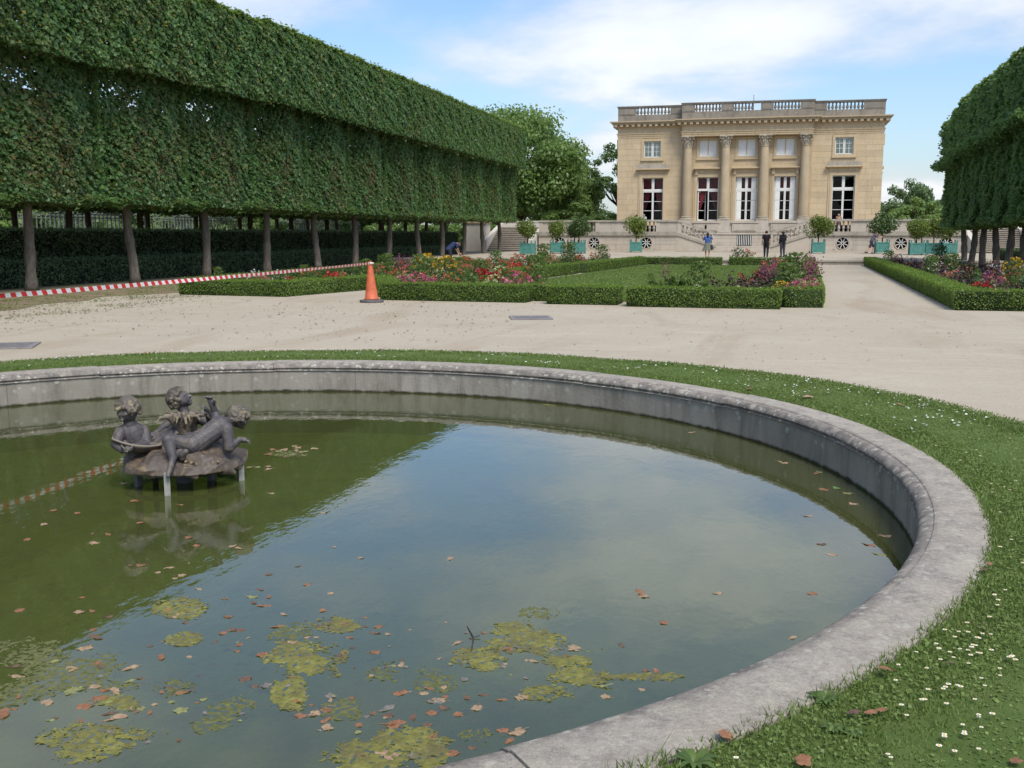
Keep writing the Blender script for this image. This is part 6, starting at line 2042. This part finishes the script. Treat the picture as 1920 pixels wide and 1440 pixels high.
def melt(name, caps, voxel, mat, smooth=4, extra=None, fat=1.0):
    """union of tapering limbs fused to one continuous skin"""
    b = MB()
    for p0, r0, p1, r1 in caps:
        capsule(b, p0, r0 * fat, p1, r1 * fat)
    if extra: extra(b)
    me = b.mesh("tmp")
    o = bpy.data.objects.new("tmp", me)
    COL.objects.link(o)
    md = o.modifiers.new("r", 'REMESH'); md.mode = 'VOXEL'; md.voxel_size = voxel; md.use_smooth_shade = True
    if smooth:
        sm = o.modifiers.new("s", 'SMOOTH'); sm.factor = .5; sm.iterations = smooth
    dg = bpy.context.evaluated_depsgraph_get()
    res = bpy.data.meshes.new_from_object(o.evaluated_get(dg))
    bpy.data.objects.remove(o); bpy.data.meshes.remove(me)
    res.name = name
    res.materials.clear()
    res.materials.append(mat)
    res.polygons.foreach_set("use_smooth", np.ones(len(res.polygons), bool))
    return res

# ------------------------------------------------------------------ fountain sculpture
FS = unproj(345, 870, -.20)
fang = math.atan2(-FS.x, FS.y)
fount = thing("fountain_sculpture", "dark cast-lead group of three child figures on a rocky mound, standing in the pond", "sculpture", (FS.x, FS.y, -.20), fang)
fount.scale = (.96, .96, .97)
def Lp(px_, py_, y):
    x = (px_ - 345) / 231.
    for _ in range(4):
        z = (870 - py_ - 44 * y - 15 * x) / 221.
        x = (px_ - 345 + 10 * z + 2 * y) / 231.
    return Vector((x, y, z))
# mound
def mound(b):
    n, m = 40, 9
    gg = random.Random(4)
    vs = []
    for j in range(m + 1):
        q = j / m
        for k in range(n):
            a = 2 * math.pi * k / n
            rx = .53 * (1 - q ** 1.15 * .62)
            h = .030 + .20 * q ** .85
            w_ = 1 + .06 * math.sin(a * 5 + 1) + .04 * math.sin(a * 11 + q * 4) + .02 * math.sin(a * 23)
            ry = rx * .90
            if j == 0: w_, h = 1 + .03 * math.sin(a * 4), 0
            vs.append((rx * w_ * math.cos(a) + .01, ry * w_ * math.sin(a), h + .018 * math.sin(a * 7 + q * 9) * (j > 0)))
    fs = [(j * n + k, j * n + (k + 1) % n, (j + 1) * n + (k + 1) % n, (j + 1) * n + k) for j in range(m) for k in range(n)]
    fs += [tuple(range(n - 1, -1, -1)), tuple(m * n + k for k in range(n))]
    b.add(vs, fs)
caps = []
for k in range(60):                       # drapery folds, boulders and weed ridges over the mound
    a = gL.uniform(0, 6.28); rr = gL.uniform(.20, .50)
    z = .20 - .62 * max(0, rr - .20)
    a2 = a + gL.uniform(.1, .5)
    caps.append(((rr * math.cos(a), rr * .9 * math.sin(a), z - .01), gL.uniform(.025, .055), ((rr + .03) * math.cos(a2), (rr + .03) * .9 * math.sin(a2), z - .05), gL.uniform(.012, .035)))
for k in range(7):                        # cloth below the reclining child
    x = .02 + k * .032
    caps.append((Lp(352 + k * 7, 855 + 3 * math.sin(k), -.30), .022, Lp(348 + k * 10, 872 - abs(k - 3) * 2.4, -.42), .014))
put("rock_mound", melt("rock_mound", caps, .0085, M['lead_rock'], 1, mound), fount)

def chubby_head(c_, face, up, r, hair_n, seed):
    """round child's head: skull, cheeks, brow, nose, lips, chin, ears; returns skin limbs and hair limbs"""
    c_, f, u = Vector(c_), Vector(face).normalized(), Vector(up).normalized()
    s_ = f.cross(u).normalized()
    u = s_.cross(f)
    P3 = lambda a, q, h: c_ + (f * a + s_ * q + u * h) * r
    sk = [(P3(-.12, 0, .12), r * .92, P3(.10, 0, -.05), r * .84), (P3(.42, .36, -.32), r * .36, P3(.40, .33, -.36), r * .34), (P3(.42, -.36, -.32), r * .36, P3(.40, -.33, -.36), r * .34),
          (P3(.84, 0, .06), r * .09, P3(1.06, 0, -.22), r * .16), (P3(.66, 0, -.72), r * .26, P3(.55, 0, -.74), r * .25), (P3(.86, .12, -.50), r * .085, P3(.86, -.12, -.50), r * .085), (P3(.84, .1, -.59), r * .085, P3(.84, -.1, -.59), r * .085),
          (P3(.78, .46, .20), r * .11, P3(.90, .16, .20), r * .10), (P3(.78, -.46, .20), r * .11, P3(.90, -.16, .20), r * .10), (P3(.72, .32, -.02), r * .10, P3(.73, .30, -.02), r * .10), (P3(.72, -.32, -.02), r * .10, P3(.73, -.30, -.02), r * .10),
          (P3(-.05, .88, -.05), r * .17, P3(.02, .90, -.25), r * .12), (P3(-.05, -.88, -.05), r * .17, P3(.02, -.90, -.25), r * .12)]
    gg = random.Random(seed)
    hair = [(P3(-.25, 0, .25), r * .90, P3(-.15, 0, .35), r * .85)]
    while len(hair) < hair_n:
        v = Vector((gg.gauss(0, 1), gg.gauss(0, 1), gg.gauss(0, 1))).normalized()
        a, q, h = v
        if a > .45 and h < .62 or h < -.45 or (a > .1 and h < .05):
            continue
        p_ = P3(a * .98, q * .98, h * 1.0)
        t_ = v.cross(Vector((gg.gauss(0, 1), gg.gauss(0, 1), gg.gauss(0, 1)))).normalized()
        tt = (f * t_.x + s_ * t_.y + u * t_.z) * r * gg.uniform(.12, .26)
        hair.append((p_ - tt + (p_ - c_) * .06, r * gg.uniform(.13, .20), p_ + tt, r * gg.uniform(.08, .14)))
    return sk, hair
def small_hand(wrist, dirv, palm_n, s_, curl=.5, spread=.32):
    """palm, four bent fingers and a thumb"""
    w_, d, n_ = Vector(wrist), Vector(dirv).normalized(), Vector(palm_n).normalized()
    q = d.cross(n_).normalized()
    n_ = q.cross(d)
    out = [(w_, .020 * s_, w_ + d * .035 * s_, .022 * s_), (w_ + d * .03 * s_ + q * .012 * s_, .016 * s_, w_ + d * .03 * s_ - q * .012 * s_, .016 * s_)]
    for k, (o_, L_) in enumerate(((-1.5, .036), (-.5, .044), (.5, .042), (1.5, .032))):
        b0 = w_ + d * .048 * s_ + q * o_ * .0125 * s_
        m0 = b0 + (d * math.cos(curl * .4) + n_ * math.sin(curl * .4) + q * o_ * spread * .22).normalized() * L_ * .55 * s_
        e0 = m0 + (d * math.cos(curl * 1.5) + n_ * math.sin(curl * 1.5) + q * o_ * spread * .15).normalized() * L_ * .55 * s_
        out += [(b0, .0085 * s_, m0, .0078 * s_), (m0, .0078 * s_, e0, .006 * s_)]
    t0 = w_ + d * .012 * s_ + q * .020 * s_
    t1 = t0 + (d * .6 + q * .8 + n_ * .25).normalized() * .028 * s_
    out += [(t0, .011 * s_, t1, .009 * s_), (t1, .009 * s_, t1 + (d * .85 + q * .35 + n_ * .3).normalized() * .024 * s_, .007 * s_)]
    return out

# child reclining in front, seen from the back
hip, mid_, shd = Lp(362, 833, -.24), Lp(388, 815, -.22), Lp(414, 797, -.18)
hd = Lp(449, 779, -.10)
sk, hair = chubby_head(hd, (.75, .45, -.30), (.25, .25, 1), .092, 80, 3)
c1 = [(hip, .088, mid_, .078), (mid_, .078, shd, .085), (hip + Vector((-.015, -.035, .0)), .070, hip + Vector((.01, -.03, .02)), .066), (hip + Vector((-.02, .03, .03)), .070, hip + Vector((.02, .03, .02)), .066),
      (shd, .072, Lp(432, 788, -.14), .045), (Lp(432, 788, -.14), .043, hd, .045),
      (hip + Vector((-.03, -.03, .0)), .072, Lp(316, 824, -.36), .050), (Lp(316, 824, -.36), .048, Lp(325, 858, -.42), .030), (Lp(325, 858, -.42), .028, Lp(318, 884, -.50), .020), (Lp(321, 874, -.46), .026, Lp(316, 890, -.52), .017),
      (hip + Vector((-.01, .02, -.03)), .066, Lp(333, 842, -.30), .045), (Lp(333, 842, -.30), .042, Lp(342, 856, -.40), .030), (Lp(342, 852, -.41), .030, Lp(348, 846, -.43), .022),
      (Lp(426, 802, -.24), .050, Lp(430, 838, -.29), .042), (Lp(430, 838, -.29), .040, Lp(449, 823, -.26), .026),
      (Lp(408, 786, -.10), .048, Lp(404, 770, -.08), .036), (Lp(404, 770, -.08), .034, Lp(400, 758, -.10), .024)]
c1 += small_hand(Lp(399, 757, -.10), (-.25, -.1, 1), (-.6, -.5, .2), 1.25, .9, .6)
c1 += small_hand(Lp(451, 822, -.26), (.9, -.1, -.15), (0, 0, -1), 1.1, .7, .4)
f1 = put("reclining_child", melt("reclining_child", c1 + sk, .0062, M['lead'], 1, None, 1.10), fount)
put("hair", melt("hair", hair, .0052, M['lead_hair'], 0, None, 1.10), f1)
# child at the left, bending over a shell
hd = Lp(240, 768, -.05)
sk, hair = chubby_head(hd, (-.55, -.75, -.55), (-.1, -.1, 1), .096, 80, 5)
ch, bl = Lp(248, 812, -.02), Lp(262, 850, .0)
c2 = [(bl, .105, ch, .098), (ch, .085, Lp(244, 795, -.04), .055), (Lp(244, 795, -.04), .045, hd, .048), (Lp(230, 808, -.06), .052, Lp(266, 806, .02), .052),
      (Lp(226, 810, -.08), .048, Lp(219, 832, -.14), .040), (Lp(219, 832, -.14), .040, Lp(232, 843, -.22), .030),
      (Lp(270, 808, .0), .048, Lp(276, 832, -.10), .040), (Lp(276, 832, -.10), .038, Lp(252, 838, -.22), .029),
      (bl, .10, Lp(300, 838, .06), .070), (Lp(300, 838, .06), .065, Lp(316, 822, .12), .050), (bl, .085, Lp(275, 852, -.06), .070)]
c2 += small_hand(Lp(234, 842, -.23), (.75, -.3, .05), (0, -.4, .9), 1.2, .9, .4)
c2 += small_hand(Lp(250, 838, -.23), (-.8, -.4, -.1), (0, -.4, .9), 1.2, .9, .4)
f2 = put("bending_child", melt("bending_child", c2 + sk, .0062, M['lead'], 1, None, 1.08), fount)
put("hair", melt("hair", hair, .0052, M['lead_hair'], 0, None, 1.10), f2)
# curved shell held in both hands
vs, fs = [], []
n, m = 22, 8
A, B2 = Lp(212, 824, -.16), Lp(303, 836, -.20)
for i in range(n + 1):
    u = i / n
    for j in range(m + 1):
        v = j / m
        c_ = A.lerp(B2, u)
        wid = .10 * math.sin(math.pi * min(1, u * .9 + .08)) ** .7
        off = (v - .5) * 2 * wid
        sag = -.075 * math.sin(math.pi * u) * (1 - .8 * (2 * v - 1) ** 2) + .012 * math.sin(v * 22)
        vs.append((c_.x, c_.y + off, c_.z + sag + .015 * abs(2 * v - 1)))
for i in range(n):
    for j in range(m):
        fs.append((i * (m + 1) + j, (i + 1) * (m + 1) + j, (i + 1) * (m + 1) + j + 1, i * (m + 1) + j + 1))
so = put("shell", MB().add(vs, fs).mesh("shell", [M['lead']], True), fount)
sd_ = so.modifiers.new("thick", 'SOLIDIFY'); sd_.thickness = .014; sd_.offset = 0
# child behind, head lifted
hd = Lp(336, 742, .26)
sk, hair = chubby_head(hd, (.80, -.30, .45), (-.45, 0, 1), .094, 80, 8)
c3 = [(Lp(345, 815, .24), .105, Lp(350, 785, .24), .095), (Lp(350, 785, .24), .08, Lp(345, 766, .25), .048), (Lp(345, 766, .25), .044, hd, .048), (Lp(328, 780, .22), .048, Lp(374, 778, .24), .050),
      (Lp(376, 780, .22), .046, Lp(400, 795, .14), .038), (Lp(400, 795, .14), .036, Lp(392, 775, .02), .026), (Lp(326, 782, .22), .046, Lp(306, 800, .14), .038), (Lp(306, 800, .14), .036, Lp(290, 812, .08), .026),
      (Lp(345, 830, .24), .10, Lp(392, 838, .22), .08), (Lp(392, 838, .22), .075, Lp(425, 842, .16), .05)]
c3 += small_hand(Lp(391, 774, .02), (-.2, -.3, 1), (-1, 0, 0), 1.15, .7, .4)
c3 += small_hand(Lp(289, 812, .08), (-.8, -.5, -.2), (0, 0, -1), 1.15, .7, .4)
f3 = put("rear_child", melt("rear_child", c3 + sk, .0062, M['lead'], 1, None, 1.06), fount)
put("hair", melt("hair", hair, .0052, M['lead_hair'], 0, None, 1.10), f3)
# sheaf of curling reeds in the middle
rc = []
base = Lp(345, 826, .02)
for k in range(15):
    a = 2 * math.pi * k / 15 + .2
    rad = .10 + .055 * (k % 3)
    tip = Lp(343, 776, .02)
    pts = [base + Vector((.035 * math.cos(a), .035 * math.sin(a), 0)), base.lerp(tip, .55) + Vector((.05 * math.cos(a), .05 * math.sin(a), 0)), base.lerp(tip, .95) + Vector((rad * .65 * math.cos(a), rad * .65 * math.sin(a), .012)),
           tip + Vector((rad * .95 * math.cos(a), rad * .95 * math.sin(a), .004)), tip + Vector((rad * 1.12 * math.cos(a), rad * 1.12 * math.sin(a), -.035))]
    rr = [.020, .018, .019, .016, .007]
    for i in range(4):
        rc.append((pts[i], rr[i], pts[i + 1], rr[i + 1]))
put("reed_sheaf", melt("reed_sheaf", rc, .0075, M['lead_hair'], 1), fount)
# net-like wing of drapery between the left child and the reeds
vs, fs = [], []
for i in range(13):
    u = i / 12
    p_ = Lp(276, 822, .06).lerp(Lp(336, 790, .08), u)
    for j in range(6):
        v = j / 5
        vs.append((p_.x, p_.y - .10 * v, p_.z - .10 * v * (.6 + .4 * math.sin(u * 3)) + .008 * math.sin(u * 26 + v * 4)))
for i in range(12):
    for j in range(5):
        fs.append((i * 6 + j, (i + 1) * 6 + j, (i + 1) * 6 + j + 1, i * 6 + j + 1))
dr = put("drapery", MB().add(vs, fs).mesh("drapery", [M['lead']], True), fount)
sd_ = dr.modifiers.new("thick", 'SOLIDIFY'); sd_.thickness = .016
# legs and the sunk ring they stand on
for k, (x, y, mt) in enumerate(((-.14, -.46, 'steel'), (.47, -.10, 'steel'), (-.38, -.05, 'rubber'), (.22, .0, 'rubber'), (.25, .42, 'rubber'), (-.25, .40, 'rubber'))):
    put("leg", MB().box(-.024, .024, -.024, .024, -.62, .03).mesh("leg", [M[mt]]), fount, (x, y, 0), .3 * k)
put("water_pipe", MB().lathe([(.07, -.65), (.07, .04)], 14).mesh("water_pipe", [M['rubber']], True), fount)
b = MB()
for k in range(40):
    a, c_ = 2 * math.pi * k / 40, 2 * math.pi * (k + 1) / 40
    b.bar((.48 * math.cos(a), .44 * math.sin(a), -.198), (.48 * math.cos(c_), .44 * math.sin(c_), -.198), .035, .03)
put("base_ring", b.mesh("base_ring", [M['algae']]), fount)
put("mound_underside", MB().lathe([(.50, -.012), (.50, .004)], 40, (0.01, 0, 0), 0, True, 1, .9).mesh("mound_underside", [M['rubber']]), fount)

# ------------------------------------------------------------------ people
SKIN = simple("skin", (.46, .27, .19), .55, .08, 9)
HAIRM = {k: simple("hair_" + k, v, .55, .25, 30) for k, v in dict(black=(.015, .012, .011), brown=(.060, .036, .022), blond=(.36, .24, .11), grey=(.28, .26, .24)).items()}
CLOTH = {}
def cloth(nm_, c_):
    if nm_ not in CLOTH:
        CLOTH[nm_] = simple("cloth_" + nm_, c_, .85, .12, 12, .2)
    return CLOTH[nm_]
STAND = dict(pel=(0, 0, .93), chest=(0, 0, 1.26), neck=(0, -.01, 1.45), head=(0, .02, 1.575), shL=(-.18, 0, 1.39), shR=(.18, 0, 1.39), elL=(-.23, -.03, 1.12), elR=(.23, -.03, 1.12), wrL=(-.24, .05, .88), wrR=(.24, .05, .88),
             hpL=(-.09, 0, .90), hpR=(.09, 0, .90), knL=(-.10, .03, .50), knR=(.10, .03, .50), anL=(-.10, -.02, .09), anR=(.10, -.02, .09), face=(0, 1, 0))
def person(label, loc, rz, height, pose, top, bottom, hair, long_sleeve=False, shorts=False, skirt=None, hair_len=0., bag=None):
    J = {k: Vector(v) for k, v in {**STAND, **pose}.items()}
    o = thing("person", label, "person", loc, rz)
    k_ = height / 1.70
    o.scale = (k_,) * 3
    up = (J['head'] - J['neck']).normalized()
    hsk, hh = chubby_head(J['head'], J['face'], up, .098, 26, 2)
    body = [(J['pel'], .125, J['chest'], .125), (J['pel'] + Vector((.05, 0, 0)), .10, J['chest'] + Vector((.07, 0, 0)), .105), (J['pel'] - Vector((.05, 0, 0)), .10, J['chest'] - Vector((.07, 0, 0)), .105),
            (J['chest'], .11, J['neck'], .058), (J['neck'], .052, J['head'], .055), (J['shL'], .058, J['shR'], .058)]
    arms, fore, thigh, calf, feet = [], [], [], [], []
    for s_ in 'LR':
        arms.append((J['sh' + s_], .054, J['el' + s_], .042))
        fore.append((J['el' + s_], .041, J['wr' + s_], .027))
        thigh.append((J['hp' + s_], .092, J['kn' + s_], .060))
        calf.append((J['kn' + s_], .058, J['an' + s_], .036))
        fd = (J['face'] * Vector((1, 1, 0))).normalized()
        feet.append((J['an' + s_] - Vector((0, 0, .03)) - fd * .04, .042, J['an' + s_] - Vector((0, 0, .052)) + fd * .15, .032))
    hands = []
    for s_ in 'LR':
        hands += small_hand(J['wr' + s_], J['wr' + s_] - J['el' + s_], Vector((1 if s_ == 'L' else -1, .3, 0)), 1.75, .5)
    put("body", melt("body", hsk + body + arms + fore + thigh + calf + feet + hands, .013, SKIN, 2), o)
    ex = lambda L_, d: [(a, r0 + d, c_, r1 + d) for a, r0, c_, r1 in L_]
    put("shirt", melt("shirt", ex(body[:3], .020) + [(J['chest'], .125, J['chest'].lerp(J['neck'], .62), .085)] + ex(body[5:], .016) + (ex(arms, .017) + ex(fore, .014) if long_sleeve else [(a, r0 + .022, a.lerp(c_, .62), r1 + .026) for a, r0, c_, r1 in arms]), .015, top, 2), o)
    hipc = [(J['hpL'], .115, J['hpR'], .115), (J['pel'], .130, J['pel'].lerp(J['chest'], .25), .128)]
    if skirt is None:
        lg = [(a, r0 + .020, a.lerp(c_, .92 if shorts else 1.), r1 + .030 if shorts else r1 + .018) for a, r0, c_, r1 in thigh]
        lg += [] if shorts else ex(calf, .020)
        put("shorts" if shorts else "trousers", melt("trousers", hipc + lg, .015, bottom, 2), o)
    else:
        b = MB()
        n = 28
        vs, fs = [], []
        for j in range(7):
            q = j / 6
            for i in range(n):
                a = 2 * math.pi * i / n
                r = (.145 + .12 * q) * (1 + .07 * q * math.sin(a * 7 + 1))
                vs.append((J['pel'].x + r * 1.15 * math.cos(a) - .05 * q * skirt, J['pel'].y + r * math.sin(a), J['pel'].z + .08 - .50 * q + .04 * q * math.cos(a) * skirt))
        fs = [(j * n + i, (j + 1) * n + i, (j + 1) * n + (i + 1) % n, j * n + (i + 1) % n) for j in range(6) for i in range(n)]
        put("skirt", b.add(vs, fs).mesh("skirt", [bottom], True), o)
    put("shoes", melt("shoes", ex(feet, .010), .013, cloth("shoe", (.05, .045, .04)), 1), o)
    if hair_len:
        hb = J['head'] - J['face'].normalized() * .06
        hh += [(hb, .085, hb + Vector((0, 0, -hair_len)) - J['face'].normalized() * .05, .05)]
    put("hair", melt("hair", hh, .012, HAIRM[hair], 1), o)
    if bag:
        b = MB()
        capsule(b, bag, .10, Vector(bag) + Vector((0, .02, -.16)), .11)
        bo = put("shoulder_bag", b.mesh("shoulder_bag", [cloth("bag", (.035, .045, .045))], True), o)
        put("strap", MB().tube([bag, J['shR'] + Vector((0, 0, .07)), Vector(bag) + Vector((0, .1, 0))], .012, 5).mesh("strap", [cloth("bag", (.035, .045, .045))]), bo)
    return o
photo = dict(elR=(.34, .16, 1.27), wrR=(.14, .26, 1.48), elL=(-.27, .12, 1.18), wrL=(-.06, .26, 1.44), knL=(-.11, .04, .5), knR=(.12, .0, .5))
person("woman in blue top and grey-green skirt photographing the house, bag at her hip", (-3.95, 66.0, TZ), R(8), 1.58, photo, cloth("blue", (.055, .115, .32)), cloth("olive", (.155, .160, .120)), "black", skirt=1.0, hair_len=.22, bag=(.26, -.03, .80))
person("person in black T-shirt and dark trousers walking towards the staircase", (-.42, 69.0, TZ), R(-6), 1.72, dict(knL=(-.1, .12, .5), anL=(-.1, .10, .10), anR=(.1, -.16, .10), wrL=(-.27, .10, .88)), cloth("black", (.012, .012, .014)), cloth("charcoal", (.022, .023, .030)), "black")
person("person in long-sleeved black top with dark hair, before the right stair flight", (.62, 70.0, TZ), R(25), 1.68, dict(wrR=(.12, .2, 1.1), elR=(.22, .06, 1.12)), cloth("black", (.012, .012, .014)), cloth("slate", (.045, .048, .065)), "black", True, hair_len=.12)
person("person in grey-violet shirt and shorts striding against a potted tree", (7.25, 83.5, TZ), R(-72), 1.75, dict(chest=(0, .16, 1.25), neck=(0, .24, 1.42), head=(0, .33, 1.52), shL=(-.18, .20, 1.37), shR=(.18, .20, 1.37), elL=(-.2, .42, 1.2), elR=(.2, .42, 1.2), wrL=(-.16, .64, 1.22), wrR=(.16, .64, 1.22),
       knL=(-.1, .22, .52), anL=(-.1, .12, .10), knR=(.1, -.16, .48), anR=(.1, -.46, .16)), cloth("violet", (.105, .095, .125)), cloth("navy", (.040, .038, .058)), "brown", False, True)
person("gardener in navy shirt bending over the flowers near the lime trunks", (-15.9, 50.5, .02), R(-58), 1.75, dict(pel=(0, -.05, .90), chest=(0, .22, 1.14), neck=(0, .37, 1.20), head=(0, .50, 1.17), face=(0, .7, -.7), shL=(-.18, .30, 1.18), shR=(.18, .30, 1.18), elL=(-.2, .38, .92), elR=(.2, .38, .92), wrL=(-.12, .50, .72), wrR=(.12, .50, .72)),
       cloth("navyblue", (.030, .045, .105)), cloth("navy", (.040, .038, .058)), "brown")
person("person in white top behind the balustrade below the left window, nearer the house corner", (-11.85, 93.2, BAND_T), R(10), 1.70, {}, cloth("white", (.66, .66, .66)), cloth("slate", (.045, .048, .065)), "brown")
person("person in pale top with grey hair behind the balustrade, next to the one in white", (-11.25, 93.4, BAND_T), R(-10), 1.72, {}, cloth("pale", (.46, .52, .54)), cloth("charcoal", (.022, .023, .030)), "grey")
person("fair-haired person in a sleeveless tan top at the balustrade below the right window", (5.32, 92.6, BAND_T), R(165), 1.66, {}, cloth("tan", (.40, .235, .155)), cloth("slate", (.045, .048, .065)), "blond", hair_len=.10)

# ------------------------------------------------------------------ labels that single out look-alikes
ORD = ["first", "second", "third", "fourth", "fifth", "sixth", "seventh", "eighth", "ninth", "tenth", "eleventh", "twelfth", "thirteenth", "fourteenth", "fifteenth", "sixteenth", "seventeenth",
       "eighteenth", "nineteenth", "twentieth"]
def ordinal(i):
    if i < 20: return ORD[i]
    if i < 29: return "twenty-" + ORD[i - 20]
    if i == 29: return "thirtieth"
    if i < 39: return "thirty-" + ORD[i - 30]
    return "far"
def pix(p_):
    v = Vector(p_) - Vector((0, 0, CAM_H))
    fw = Vector((-math.sin(PSI) * math.cos(PIT), math.cos(PSI) * math.cos(PIT), -math.sin(PIT)))
    rt = Vector((math.cos(PSI), math.sin(PSI), 0))
    up = rt.cross(fw)
    z = v.dot(fw)
    return (960 + F_PX * v.dot(rt) / z, 720 - F_PX * v.dot(up) / z)
MARKS = [("the large ragged algae mat", 570, 1232), ("the narrow algae strand", 545, 1300), ("the broad algae mat at the bottom edge", 690, 1410), ("the corner algae mat", 160, 1390), ("the small twig", 880, 1200),
         ("the bright algae curl", 1085, 1262), ("the reflection edge raft", 340, 1145), ("the sculpture", 345, 880), ("the near coping", 1350, 1190), ("the middle of the pond", 980, 1000), ("the left frame edge", 10, 1180), ("the right-hand wall", 1600, 930)]
def side(dx, dy):
    if abs(dx) > 2.2 * abs(dy): return "right of" if dx > 0 else "left of"
    if abs(dy) > 2.2 * abs(dx): return "below" if dy > 0 else "above"
    return ("lower right of" if dx > 0 else "lower left of") if dy > 0 else ("upper right of" if dx > 0 else "upper left of")
# the smallest pond leaves, too many to pick apart, become one drift
pl = [o for o in bpy.data.objects if o.name.startswith("fallen_leaf") and "pond" in o["label"]]
pl.sort(key=lambda o: -o.scale.x / max(2., o.location.length) * (.3 if o.location.z < WATER_Z - .008 else 1.))
rest = pl[255:]
mats, V, F, MI = [], [], [], []
for o in rest:
    mt = Matrix.LocRotScale(o.location, o.rotation_euler, o.scale)
    m_ = o.data.materials[0]
    if m_ not in mats: mats.append(m_)
    k0 = len(V)
    V += [tuple(mt @ v.co) for v in o.data.vertices]
    for f in o.data.polygons:
        F.append([k0 + i for i in f.vertices]); MI.append(mats.index(m_))
    bpy.data.objects.remove(o)
if F:
    me = bpy.data.meshes.new("leaf_litter")
    me.from_pydata(V, [], F)
    for m_ in mats: me.materials.append(m_)
    me.polygons.foreach_set("material_index", np.array(MI, np.int32))
    me.update()
    tag(put("leaf_litter", me), "small leaf scraps drifting over the pond", None, None, "stuff")
tops = [o for o in bpy.data.objects if o.parent is None and "label" in o]
for o in tops:
    if o.name.startswith("fallen_leaf") and "pond" in o["label"]:
        x, y = pix(o.location)
        m_ = min(MARKS, key=lambda q: (q[1] - x) ** 2 + ((q[2] - y) * 1.6) ** 2)
        head = o["label"].split(" dead leaf")[0] + (" leaf afloat" if "floating" in o["label"] else " sunken leaf")
        o["label"] = "%s %s %s" % (head, side(x - m_[1], y - m_[2]), m_[0])
by = {}
for o in tops:
    by.setdefault(o["label"], []).append(o)
for lb_, L_ in by.items():
    if len(L_) < 2 or L_[0].name.startswith("daisy"):
        continue
    nm_ = L_[0].name.split(".")[0]
    if nm_ == "fallen_leaf":
        L_.sort(key=lambda o: pix(o.location)[0])
        end = "from the left"
    else:
        L_.sort(key=lambda o: o.location.y)
        end = "from the front"
    w_ = lb_.split()
    for i, o in enumerate(L_):
        t_ = "%s, %s" % (lb_, ordinal(i) + " " + end)
        if len(t_.replace('-', ' ').split()) > 16:
            t_ = "%s, %s" % (" ".join(w_[:10]), ordinal(i) + " " + end)
        o["label"] = t_
